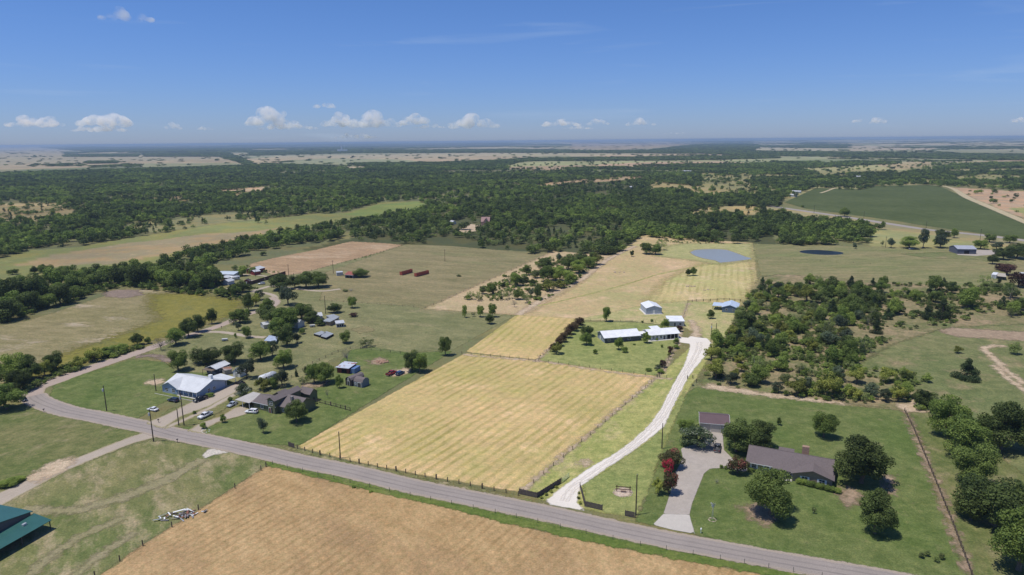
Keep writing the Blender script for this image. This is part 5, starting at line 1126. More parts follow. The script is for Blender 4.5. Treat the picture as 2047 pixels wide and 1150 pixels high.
for fl, fr, lb, nm, D in farh:
    r_f = building(nm, lb, 'house' if 'house' in nm else 'building', fl, fr, D, 3, 1.4, 'x', .4, whitesh, wtin)[0]; r_f.location.z = float(hgt(r_f.location.x, r_f.location.y))
r, L, a = building('forest_house', 'pinkish stone two-storey house with steep roofs in the forest clearing', 'house', (962, 452), (978, 452), 14, 5.5, 4.5, 'x', .5, siding('pink_stone', (.36, .26, .22), .3), shingle('pinkish_roof', (.32, .21, .19)), ops=[('F', .25, 1, 1.6, 1.6, 'w'), ('F', .7, 1, 1.6, 1.6, 'w')])
CUR[0] = r; wing(3, 9, -3, 7, 5.5, 4, bpy.data.materials['pink_stone'], roofm=bpy.data.materials['pinkish_roof'], ridge='y')
sheet('forest_drive', [(915, 462), (940, 448), (975, 452), (985, 456), (950, 462), (925, 468)], m_dirt2 if False else m_bare, 3, cell=3)
# far grain elevator with tower
c = G(684, 303.5); el = empty('grain_elevator', (c.x, c.y, float(hgt(c.x, c.y))), 0, 'tall white grain elevator tower with silos on the plain near the horizon', 'grain elevator')
s_ = MB()
for k in range(5): s_.cyl((k*22-40, 0, 0), 10, 26, 14)
s_.build('silo', WHITEP, el); MB().box(-12, 2, -8, 8, 0, 62).build('head_house', WHITEP, el); MB().tube([(-5, 0, 62), (-5, 0, 92)], [1.5, .5], 5).build('mast', GALV, el); MB().box(-120, -55, -15, 15, 0, 9).build('warehouse', WHITEP, el)

# ================================================================== containers
cont = plain('container_red', (.36, .085, .055), .6, .2, wear=.25); cin = plain('container_inside', (.13, .12, .14), .8)
for (a, b_, lb) in (((804, 551), (826, 545), 'left of two open-topped red steel roll-off containers in the pasture'), ((833, 554), (859, 547.5), 'right and longer-looking of two open-topped red steel roll-off containers in the pasture')):
    p, q_ = G(*a), G(*b_); L = (q_-p).length*.95; an = math.atan2(q_.y-p.y, q_.x-p.x); root = empty('steel_container', p, an, lb, 'container', 'red roll-off containers in the pasture'); Hc = 2.5; Wc = 2.5
    MB().box(0, L, 0, Wc, .25, .4).build('floor_panel', cin, root)
    for nm, bx in (('side_wall', (0, L, 0, .08)), ('side_wall', (0, L, Wc-.08, Wc)), ('end_wall', (0, .08, .081, Wc-.081)), ('end_gate', (L-.08, L, .081, Wc-.081))):
        MB().box(bx[0], bx[1], bx[2], bx[3], .4, Hc+(.35 if nm[0] == 'e' else 0)).build(nm, cont, root)
    rm = MB().box(-.05, .05, -.07, 0, .4, Hc-.05).mesh('rib', cont)
    for k in range(11): link('rib', rm, root, loc=(L*(k+.5)/11, 0, 0))
    MB().box(-.03, L+.03, -.09, .1, Hc-.04, Hc+.06).build('top_rail', cont, root); MB().box(.1, L-.1, .1, Wc-.1, 1.6, 1.7).build('load_cover', cin, root)
# ponds of clutter: brush piles and the junk heap are built with the vegetation
# ------------------------------------------------------------------ vehicles
TYRE = plain('tyre_rubber', (.025, .025, .025), .85, .1); RIM = plain('rim', (.45, .45, .46), .35, .5, .6)
LAMPM = plain('headlight_glass', (.7, .72, .75), .15, .6); TAIL = plain('tail_light', (.35, .02, .02), .3, .5)
CARGLASS = plain('car_glass', (.02, .025, .03), .06, .7, wear=.02)
def paint(name, col): return plain(name, col, .25, .6, 0, wear=.03)
def bevel_mesh(mb, name, mat, w=.08, seg=2):
    me = mb.mesh(name, mat); import bmesh
    bm = bmesh.new(); bm.from_mesh(me); bmesh.ops.recalc_face_normals(bm, faces=bm.faces)
    bmesh.ops.bevel(bm, geom=[e for e in bm.edges if e.calc_face_angle(0) > .45], offset=w, segments=seg, affect='EDGES', clamp_overlap=True)
    bm.to_mesh(me); bm.free()
    for p in me.polygons: p.use_smooth = True
    return me
def vehicle(kind, px, py, ang, label, body, name=None, group=None, hood=None):
    """ang: direction the nose points, as a ground angle; px, py: middle of the footprint"""
    c = G(px, py); root = empty(name or {'car': 'parked_car', 'suv': 'parked_suv', 'truck': 'pickup_truck'}[kind], c, ang, label, {'car': 'car', 'suv': 'suv', 'truck': 'pickup truck'}[kind], group)
    if kind == 'car': Lh, W_, lower = 2.35, .9, [(-2.35, .3), (2.3, .3), (2.35, .62), (1.9, .80), (.95, .92), (-1.5, .98), (-2.2, .95), (-2.38, .6)]; cab = [(-1.55, .96), (.95, .92), (.25, 1.40), (-1.0, 1.44)]; wb = 1.4; r_ = .32
    elif kind == 'suv': Lh, W_, lower = 2.4, .97, [(-2.4, .35), (2.35, .35), (2.42, .8), (2.2, 1.0), (1.15, 1.12), (-2.3, 1.12), (-2.42, .8)]; cab = [(-2.3, 1.10), (1.15, 1.11), (.5, 1.66), (-2.0, 1.70)]; wb = 1.45; r_ = .38
    else: Lh, W_, lower = 2.95, 1.0, [(-2.95, .5), (2.9, .45), (2.97, .95), (2.8, 1.15), (1.5, 1.25), (-.85, 1.27), (-.86, .82), (-2.85, .80), (-2.97, .8)]; cab = [(-.85, 1.25), (1.45, 1.24), (.75, 1.82), (-.65, 1.86)]; wb = 1.85; r_ = .42
    mb = MB().prism(lower, -W_, W_, 'y'); link('body', bevel_mesh(mb, 'body', body, .07), root)
    # cabin: tapered glasshouse with painted roof and pillars
    g = MB(); k = W_*.93; kt = W_*.76
    n = len(cab); base = len(g.v)
    for sgn in (-1, 1):
        for (x, z) in cab: g.v.append(Vector((x, sgn*(k if z < cab[2][1]-.1 else kt), z)))
    g.f = [(0, 1, 2, 3), (7, 6, 5, 4), (0, 4, 5, 1), (1, 5, 6, 2), (2, 6, 7, 3), (3, 7, 4, 0)]
    cb = link('windows', bevel_mesh(g, 'windows', CARGLASS, .05), root)
    x0, x1, z = cab[3][0]-.03, cab[2][0]+.03, cab[2][1]
    MB().box(x0, x1, -kt-.02, kt+.02, z-.0, z+.09).build('cab_roof', body, root)
    pl = MB()
    for sgn in (-1, 1):
        for (xb, xt) in ((cab[1][0], cab[2][0]), (cab[0][0], cab[3][0])) + ((((cab[0][0]+cab[1][0])/2, (cab[2][0]+cab[3][0])/2),)):
            pl = MB().tube([(xb, sgn*(k+.005), cab[0][1]), (xt, sgn*(kt+.005), z)], .05, 5); pl.build('pillar', body, root)
    if kind == 'truck':
        for (a, b_, c_, d) in ((-2.93, -.87, -W_, -W_+.12), (-2.93, -.87, W_-.12, W_), (-2.96, -2.85, -W_+.121, W_-.121)): MB().box(a, b_, c_, d, .82, 1.24).build('bed_side', body, root)
        MB().box(-2.84, -.88, -W_+.125, W_-.125, .81, .84).build('bed_floor', DARKM, root)
    wm = MB().cyl((0, -.11, 0), r_, .22, 14, 'y').mesh('tyre', TYRE); rm = MB().cyl((0, -.13, 0), r_*.58, .26, 10, 'y').mesh('rim', RIM)
    for sx in (-wb, wb):
        for sy in (-W_+.09, W_-.09):
            w = empty('wheel', (sx, sy, r_)); w.parent = root; link('tyre', wm, w); link('rim', rm, w)
    zf = .62 if kind == 'car' else .85
    for sy in (-W_*.68, W_*.68):
        MB().box(Lh-.08, Lh+.01, sy-.2, sy+.2, zf-.1, zf+.1).build('headlight', LAMPM, root); MB().box(-Lh-.03, -Lh+.06, sy-.17, sy+.17, zf, zf+.2).build('tail_light', TAIL, root)
    MB().box(Lh-.02, Lh+.04, -W_*.8, W_*.8, .38, .55).build('front_bumper', DARKM if kind != 'truck' else RIM, root); MB().box(-Lh-.06, -Lh+.0, -W_*.8, W_*.8, .42, .58).build('rear_bumper', DARKM if kind != 'truck' else RIM, root)
    if kind == 'truck': MB().box(Lh-.02, Lh+.02, -.45, .45, .62, .98).build('grille', DARKM, root)
    for sy in (-1, 1): MB().box(cab[1][0]-.35, cab[1][0]-.2, sy*W_ if sy > 0 else -W_-.14, W_+.14 if sy > 0 else -W_, cab[0][1]+.02, cab[0][1]+.16).build('wing_mirror', body, root)
    return root
wh = paint('white_car_paint', (.72, .72, .72)); bk = paint('black_car_paint', (.012, .012, .014)); nv = paint('navy_car_paint', (.02, .03, .055)); sv = paint('silver_car_paint', (.38, .41, .45)); rd = paint('red_car_paint', (.24, .018, .022)); bl = paint('blue_car_paint', (.03, .065, .14)); dk = paint('dark_grey_car_paint', (.09, .085, .08))
vehicle('car', 306, 821, ang_of((318, 823), (294, 818)), 'white car parked nose left on the grass of the curve lawn', wh)
vehicle('suv', 347, 803, ang_of((358, 805), (336, 801)), 'dark navy car parked on the lawn before the blue house', nv)
vehicle('truck', 401, 801, ang_of((416, 796), (387, 807)), 'black pickup truck in the drive of the blue house', bk)
vehicle('car', 464.5, 811, ang_of((473, 806), (456, 815)), 'silver car parked half under the carport of the green house', sv)
vehicle('truck', 410.5, 834, ang_of((425, 827), (396, 841)), 'white pickup truck on the grass beside the short pole and drive', wh)
vehicle('suv', 503.5, 826, ang_of((515, 826.5), (492, 825)), 'white suv parked beside the carport on the green house lawn', wh)
vehicle('car', 478.5, 768, ang_of((485, 768), (472, 767)), 'small black car behind the carport of the blue house', bk)
vehicle('truck', 782.5, 749, ang_of((770, 755), (795, 743)), 'old red pickup truck with dark hood, left of two vehicles parked by the dense tree', rd)
vehicle('suv', 800, 749, ang_of((790, 754), (811, 743)), 'dark blue car parked right of the red pickup by the dense tree', bl)
vehicle('truck', 1434, 899, ang_of((1433, 907), (1436, 888)) , 'dark grey pickup with its bed toward the road, on the tan driveway', dk)
vehicle('car', 48, 801, ang_of((42, 795), (54, 806)), 'small dark car parked against the bushes at the sharp road bend', bk)
vehicle('suv', 523, 569, ang_of((532, 568), (515, 569)), 'grey boat-like car by the brown board fence at the far homestead', sv)
for (x, y, lb, m_) in ((903, 450, 'tiny dark vehicle parked in the forest clearing', dk), (1821, 499, 'small silver car beside the far pasture fence', sv), (1846, 497, 'small dark car beside the tree near the grey barn', bk)):
    vehicle('car', x, y, .2, lb, m_)
# travel trailers
def camper(px1, py1, px2, py2, label):
    a, b_ = G(px1, py1), G(px2, py2); L = (b_-a).length; an = math.atan2(b_.y-a.y, b_.x-a.x); root = empty('travel_trailer', a, an, label, 'travel trailer')
    wp = plain('camper_white', (.66, .67, .68), .35, .4, wear=.05)
    link('body', bevel_mesh(MB().prism([(0, 1.5), (.5, .55), (L, .55), (L, 3.1), (.8, 3.1), (0, 2.3)], 0, 2.5, 'y'), 'body', wp, .12), root)
    MB().box(.6, L-.3, -.02, -.002, 1.05, 1.25).build('stripe', plain('grey_stripe', (.25, .27, .3), .5), root)
    for (x, w_, z, h_) in ((L*.3, .9, 1.7, .7), (L*.62, .7, 1.7, .6), (L*.85, 1.2, 1.6, .8)): MB().box(x-w_/2, x+w_/2, -.03, -.003, z, z+h_).build('window', CARGLASS, root)
    MB().box(L*.47-.35, L*.47+.35, -.035, -.003, .7, 2.5).build('door', GALV, root)
    for x in (L*.35, L*.7): MB().box(x-.4, x+.4, .9, 1.6, 3.102, 3.36).build('roof_unit', WHITEP, root)
    wm = MB().cyl((0, -.12, 0), .38, .24, 12, 'y').mesh('wheel', TYRE)
    for x in (L*.55, L*.66):
        for y in (.14, 2.36): link('wheel', wm, root, loc=(x, y, .38))
    MB().tube([(-1.2, 1.25, .6), (.5, 1.25, .65)], .07, 5).build('hitch', DARKM, root); return root
camper(524, 768, 554, 757, 'long white travel trailer parked among the trees behind the blue house')
camper(460, 562, 480, 560, 'white travel trailer at the far homestead before the long white building')
for (x, y, lb) in ((449.5, 682, 'small white boxy utility trailer standing on grass near the lane'), (624.5, 654, 'small white cart beside the dark tree in the shed yard')):
    r = empty('utility_trailer', G(x, y), .3, lb, 'trailer'); MB().box(-1.4, 1.4, -.8, .8, .5, 1.3).build('box', whitesh, r); MB().tube([(-2.3, 0, .5), (-1.3, 0, .6)], .05, 5).build('hitch', DARKM, r)
    for yy in (-.85, .85): MB().cyl((0, yy-.06, .33), .33, .12, 10, 'y').build('wheel', TYRE, r)

# ------------------------------------------------------------------ utility poles
POLEM = plain('weathered_pole_wood', (.085, .065, .05), .9, .1, wear=.25, size=.6)
PL = {}
def pole(px, py, hpx, label, kind='arm', ang=None, group=None):
    p = G(px, py); h = hpx/ppm(p)/math.cos(math.atan2(CAM_H, math.hypot(p.x, p.y))); h = max(3, h)
    root = empty('utility_pole', p, ang if ang is not None else A_ROAD, label, 'utility pole', group)
    MB().tube([(0, 0, 0), (0, 0, h)], [.2, .13], 8).build('pole', POLEM, root)
    if kind in ('arm', 'trans'):
        MB().box(-1.1, 1.1, -.19, -.14, h-.5, h-.38).build('crossarm', POLEM, root)
        im = MB().tube([(0, 0, 0), (0, 0, .2)], [.06, .04], 6).mesh('insulator', GALV)
        for x in (-1.0, 1.0): link('insulator', im, root, loc=(x, -.165, h-.38))
    MB().tube([(0, 0, h), (0, 0, h+.2)], [.07, .04], 6).build('top_insulator', GALV, root)
    if kind in ('trans', 'can'): MB().cyl((0, -.45, h-2.2), .27, 1.0, 10).build('transformer', plain('transformer_grey', (.55, .56, .57), .4), root)
    return root
pole(307, 883, 64, 'tallest utility pole at the junction of the field drive and the country road', 'can')
pole(368, 851, 64, 'utility pole with transformer between the two house driveways', 'trans'); pole(357.5, 851, 34, 'short bare pole just left of the transformer pole by the driveways', 'bare')
pole(213.5, 822, 51, 'utility pole with a white can near the inside of the road curve', 'can'); pole(312, 782, 34, 'thin dark pole beside the round sandy patch on the curve lawn', 'bare')
pole(680.5, 916, 51, 'utility pole standing inside the mown hay field near the road fence', 'bare'); pole(1271, 1030, 76, 'utility pole at the right corner of the gate lawn by the road', 'bare'); pole(1323, 897, 49, 'utility pole above the red flowering crape myrtles', 'bare')
pole(1421, 685, 38, 'utility pole with light at the top turnaround of the gravel drive', 'can'); pole(1431.5, 663, 17, 'short dark post pole right of the turnaround pole', 'bare')
pole(651, 627.5, 36, 'dark utility pole beside the grove and the lone pasture tree', 'bare'); pole(577.5, 555, 26, 'utility pole at the corner of the reddish bare field', 'arm'); pole(666.5, 547, 26, 'utility pole left of the white metal shed in the pasture', 'arm')
pole(889.5, 523, 24, 'lone utility pole in the pasture above the red containers', 'arm'); pole(511, 553, 14, 'short pole before the small red barn at the far homestead', 'bare')
for (x, y, h, lb) in ((1627, 427, 17, 'highway pole at the left end of the dark crop field'), (1726, 444, 21, 'highway pole at the middle of the dark crop field edge'), (1851, 457, 14, 'highway pole near the lower corner of the crop field'), (1959, 480, 22, 'highway pole above the grey barn'), (1534, 408, 12, 'highway pole beside the pointed cedar'), (1770, 495, 22, 'leaning pole between trees at the back of the right pasture')):
    pole(x, y, h, lb, 'arm', -.3)

# ------------------------------------------------------------------ fences
FPOST = plain('fence_post_wood', (.115, .09, .07), .9, .1, wear=.3, size=.4); WIREM = plain('fence_wire', (.20, .17, .14), .7, .3); TPOST = plain('t_post_green', (.07, .09, .065), .7, .2)
BOARD = plain('dark_boards', (.115, .095, .085), .9, .1, wear=.25, size=.5)
def fence(name, label, pts, sp, h, pm=FPOST, pr=.075, wires=(.35, .7, 1.05), rails=None, pix=True, wr=.012, group=None, jig=.04, every=0, bigm=None):
    P = [G(*p) for p in pts] if pix else pts; root = empty(name, P[0], 0, label, 'fence', group); o0 = P[0]; rg = random.Random(len(label))
    me = MB().box(-pr, pr, -pr, pr, 0, h).mesh('post', pm); big = MB().box(-pr*1.7, pr*1.7, -pr*1.7, pr*1.7, 0, h*1.15).mesh('post', pm); k = 0
    for a, b_ in zip(P[:-1], P[1:]):
        d = b_-a; L = d.length; n = max(1, round(L/sp))
        for i in range(n+(1 if b_ is P[-1] else 0)):
            q = a+d*(i/n)-o0; o = link('post', big if (every and k % every == 0) else me, root, loc=(q.x, q.y, 0)); o.rotation_euler = (rg.uniform(-jig, jig), rg.uniform(-jig, jig), math.atan2(d.y, d.x)); k += 1
        for z in wires:
            MB().tube([(a.x-o0.x, a.y-o0.y, z), (b_.x-o0.x, b_.y-o0.y, z)], wr, 3).build('wire', WIREM, root)
        for z in (rails or ()):
            u = d.normalized(); w = Vector((-u.y, u.x, 0))*.03; q = MB(); A = a-o0; B_ = b_-o0
            q.slab([(A.x-w.x, A.y-w.y, z+.14), (B_.x-w.x, B_.y-w.y, z+.14), (B_.x+w.x, B_.y+w.y, z+.14), (A.x+w.x, A.y+w.y, z+.14)], .14); q.build('rail', pm, root)
    return root
fence('wire_fence', 'post and wire fence between the mown hay field and the country road', [(580, 893), (640, 910), (700, 923.5), (850, 954), (1036, 991)], 3.6, 1.45, pr=.10, every=4)
fence('wire_fence', 'wire fence with dirt track along the right side of the front hay field', [(1046, 985), (1106, 932), (1180, 870), (1250, 810), (1314, 755)], 7.0, 1.3)
fence('wire_fence', 'wire fence across the top of the front hay field and green yard', [(923, 708), (1000, 715), (1076, 722), (1200, 739), (1313, 754), (1352, 758)], 5.0, 1.3)
fence('wire_fence', 'wire fence beside the rusty brown hedge row', [(1070, 724), (1100, 697), (1140, 658), (1158, 641)], 6, 1.2)
fence('wire_fence', 'thin wire fence behind the white-roofed house', [(1160, 641.5), (1240, 643), (1310, 645)], 6, 1.2)
fence('yard_fence', 'fence along the right side of the green yard by the maroon shrubs', [(1318, 755), (1345, 705), (1357, 686)], 4, 1.3, every=3)
fence('yard_fence', 'fence running from the small white building up to the pasture rails', [(1362, 652), (1368, 628), (1375, 606)], 6, 1.2)
fence('rail_fence', 'dark rail fence between the barn yard and the back hay field', [(1375, 605), (1392, 603), (1420, 602.5), (1447, 600), (1480, 603), (1496, 610)], 4, 1.5, pr=.12, rails=(.6, 1.1), wires=())
fence('wire_fence', 'wire fence along the scrub at the right of the gravel drive', [(1374, 758), (1385, 757), (1392, 765)], 4, 1.4, every=1)
fence('wire_fence', 'long dark rail fence between the ranch house lawn and side paddock', [(1808, 822), (1825, 856), (1850, 915), (1872, 968), (1905, 1050), (1942, 1150), (1975, 1230)], 2.6, 1.35, pr=.09, rails=(.45, .95), wires=())
fence('wire_fence', 'wire fence between wheat stubble and the front paddock', [(532, 934), (522, 941), (470, 977), (397, 1020), (286, 1092), (190, 1155)], 9, 1.5, pr=.06, every=1)
fence('wire_fence', 'wire fence along the green verge between stubble field and road', [(545, 929), (700, 966), (820, 992), (990, 1026), (1120, 1056), (1280, 1091), (1440, 1119), (1586, 1144), (1760, 1175)], 6.5, 1.35, pr=.05, pm=TPOST)
fence('wire_fence', 'old fence line around the back yard of the green house', [(560, 778), (583, 755), (625, 727), (676, 704), (700, 697), (742, 700), (800, 707)], 5, 1.2, wires=(.4, .8, 1.1), wr=.03)
fence('rail_fence', 'dark rail fence panels from the green house corner to the hay field', [(628, 803), (640, 806), (672, 814), (700, 822)], 2.6, 1.5, pr=.09, rails=(.3, 1.2), wires=(.6, .9), every=3)
fence('wire_fence', 'brushy fence line along the reddish bare field', [(560, 556), (600, 547), (656, 534), (748, 509), (808, 490)], 6, 1.2)
fence('wire_fence', 'wire fence between the container pasture and the house pasture', [(640, 602), (760, 609), (850, 617)], 8, 1.2)
fence('wire_fence', 'wire fence along the pasture side of the dry thicket', [(850, 617), (990, 556), (1110, 503)], 10, 1.2)
fence('wire_fence', 'wire fence between the left weedy field and road bushes', [(530, 680), (545, 672), (560, 676), (562, 690)], 3, 1.3, pr=.06)
fence('wire_fence', 'wire fence along the far side of the dark crop field road', [(1900, 385), (1960, 412), (2047, 450)], 12, 1.3)
fence('wire_fence', 'wire fence from the pond across the right pasture', [(1506, 516), (1560, 518), (1640, 522), (1740, 528)], 12, 1.2)

def board_fence(label, pts, h, top=0, mat=BOARD, bw=.28, name='board_fence'):
    P = [G(*p) for p in pts]; o0 = P[0]; root = empty(name, o0, 0, label, 'fence'); n = 0; me = {}
    for a, b_ in zip(P[:-1], P[1:]):
        d = b_-a; L = d.length; u = d.normalized(); an = math.atan2(d.y, d.x); k = int(L/bw)
        for i in range(k):
            v = (i*7+n) % 4
            if v not in me: me[v] = MB().box(.01, bw-.01, -.015, .015, .04, h*(1+.02*v)).mesh('board', mat)
            q = a+u*(i*bw)-o0; link('board', me[v], root, loc=(q.x, q.y, 0), rz=an)
        n += k
        for z in (.35, h-.35): q = MB(); A = a-o0+Vector((u.y, -u.x, 0))*-.04; B_ = b_-o0+Vector((u.y, -u.x, 0))*-.04; q.tube([(A.x, A.y, z), (B_.x, B_.y, z)], .045, 4).build('rail', mat, root)
    for p in P: q = p-o0; MB().box(q.x-.09, q.x+.09, q.y+.02, q.y+.2, 0, h+.12).build('post', mat, root)
    return root
board_fence('dark wooden entrance fence left of the gravel drive mouth', [(1038, 988), (1074, 996), (1122, 966)], 1.7)
board_fence('dark wooden entrance fence right of the gravel drive mouth', [(1159.5, 976), (1169, 1013), (1204, 1021)], 1.7)
board_fence('short dark board fence panel at the foot of the corner utility pole', [(1250, 1032), (1270, 1036)], 1.7)
board_fence('short dark board fence panel at the left corner of the hay field by the road', [(577, 893), (588, 896)], 1.6)
board_fence('long brown privacy fence at the far homestead', [(494, 572), (530, 561), (571, 549)], 2.6, bw=.5, mat=plain('brown_privacy_boards', (.10, .055, .04), .9, wear=.3))
# gate at the left entrance fence
r = empty('metal_gate', G(1124, 965), math.atan2((G(1138, 953)-G(1124, 965)).y, (G(1138, 953)-G(1124, 965)).x), 'open green metal tube gate at the end of the left entrance fence', 'gate'); gp = plain('gate_green', (.10, .24, .20), .5)
MB().tube([(0, 0, .2), (0, 0, 1.4)], .04, 6).build('gate_stile', gp, r); MB().tube([(4.2, 0, .2), (4.2, 0, 1.4)], .04, 6).build('gate_stile', gp, r)
for z in (.25, .5, .8, 1.1, 1.38): MB().tube([(0.04, 0, z), (4.16, 0, z)], .03, 6).build('gate_rail', gp, r)
# hanging swing frame in its ring of stones
c = G(1245, 986); stone = plain('pale_stones', (.46, .37, .28), .9, .1, wear=.3, size=.4)
sheet('fire_pit_gravel', [(1226, 986), (1232, 978), (1245, 975), (1258, 978), (1265, 985), (1258, 992), (1243, 994), (1231, 991)], field('pinkish_gravel', (.46, .35, .27), (.55, .45, .36), (.32, .22, .16), big=3, mid=.7, fine=.3, rag=.3, off=332), 6, cell=.7)
r = empty('swing_frame', G(1246, 984), A_ROAD*.5, 'dark wooden rail arch with crossbar inside the round gravel bed by the gate', 'swing frame'); wd = plain('swing_wood', (.10, .05, .035), .8)
for x in (-1.9, 1.9): MB().box(x-.1, x+.1, -.1, .1, 0, 2.1).build('upright', wd, r)
for z in (.75, 1.55): MB().box(-2.2, 2.2, -.06, .06, z, z+.2).build('crossbar', wd, r)
MB().box(-.8, .8, -.5, -.1, .45, .52).build('seat', wd, r)
rg = random.Random(4)
def rocks(nm, cat, label, px, py, rad_px, n, mat, size=.35, ring=True, wide=1.0):
    p = G(px, py); s = ppm(p); root = empty(nm, p, 0, label, cat)
    for i in range(n):
        a = 6.283*i/n+rg.uniform(-.2, .2); q = rad_px/s*(1 if ring else rg.uniform(0, 1)**.5); b = MB(); sz = size*rg.uniform(.6, 1.3)
        b.tube([(math.cos(a)*q*wide, math.sin(a)*q, -.02), (math.cos(a)*q*wide, math.sin(a)*q, sz*.35), (math.cos(a)*q*wide+.03, math.sin(a)*q, sz*.6)], [sz*.5, sz*.55, sz*.25], 6); b.build('stone', mat, root)
    return root
rocks('stone_ring', 'stone ring', 'ring of pinkish stones round the gravel bed by the gate lawn', 1245, 985, 19, 34, stone)
rocks('stone_ring', 'stone ring', 'small ring of stones around a planting bed on the ranch house lawn', 1424, 1040, 7, 16, stone)
rocks('stone_border', 'stone border', 'pale stone border at the corner of the green house drive by the round bush', 411, 862, 8, 14, WHITEP, .3)
r = empty('garden_windmill', G(1424, 1040), .4, 'thin grey garden windmill standing in the small stone ring', 'windmill')
for x, y in ((-.3, -.3), (.3, -.3), (0, .35)): MB().tube([(x, y, 0), (0, 0, 4.4)], .03, 4).build('leg', GALV, r)
bm_ = MB().box(.1, .75, -.01, .01, -.1, .1).mesh('blade', GALV)
for k in range(8): o = link('blade', bm_, r, loc=(0, -.15, 4.5)); o.rotation_euler = (.35, k*math.pi/4, 0)
MB().box(-.02, .02, .1, 1.0, 4.35, 4.75).build('tail_vane', GALV, r)
# mailboxes
def mailbox(px, py, label, m=DARKM, brick=False):
    r = empty('mailbox', G(px, py), A_ROAD, label, 'mailbox'); MB().box(-.06, .06, -.06, .06, 0, 1.05).build('post', FPOST if not brick else WHITEP, r)
    b = MB().prism([(-.17, 1.06), (.17, 1.06), (.17, 1.25), (.1, 1.36), (-.1, 1.36), (-.17, 1.25)], -.3, .3, 'y'); b.build('box', m, r); MB().box(.175, .195, -.05, .0, 1.2, 1.4).build('flag', TAIL, r)
mailbox(88, 824, 'dark mailbox on the outside of the road bend'); mailbox(355, 885, 'mailbox on the paddock side opposite the house driveways'); mailbox(317, 845, 'mailbox at the mouth of the blue house driveway'); mailbox(1401, 1066, 'white mailbox post right of the tan driveway mouth', WHITEP, True)
mailbox(443, 657, 'small dark mailbox where the lane leaves the side road')
# debris heap by the paddock
r = empty('debris_heap', G(362, 1032), .35, 'heap of scrap boards and white sheeting by the stubble fence', 'scrap heap'); cols = [WHITEP, BOARD, plain('rust_scrap', (.24, .10, .07), .8, wear=.3), GALV, plain('grey_scrap', (.25, .24, .24), .8)]
for k in range(46):
    x, y = rg.gauss(0, 2.8), rg.gauss(0, .9); M4 = Matrix.Translation((x, y, rg.uniform(.1, .7))) @ Matrix.Rotation(rg.uniform(0, 3.1), 4, 'Z') @ Matrix.Rotation(rg.uniform(-.4, .4), 4, 'X')
    l = rg.uniform(.4, 1.5); MB().box(-l, l, -.18, .18, -.03, .03, M4).build('board', cols[k % 5], r)
# low furniture of the far yards
for (x, y, lb) in ((1378, 573, 'pale stone slab pair lying in the back hay field'), (1416, 580, 'small pale rocks and dark stump in the back hay field'), (1237, 545, 'grey brush patch in the back hay field')): rocks('rock_group', 'rocks', lb, x, y, 6, 9, stone, .9, False, 2.0)
rocks('dirt_rocks', 'rock pile', 'pile of reddish dirt and rocks behind the red shed', 762, 724, 10, 22, plain('red_dirt_rocks', (.36, .22, .15), .95, wear=.3), 1.1, False, 1.6)
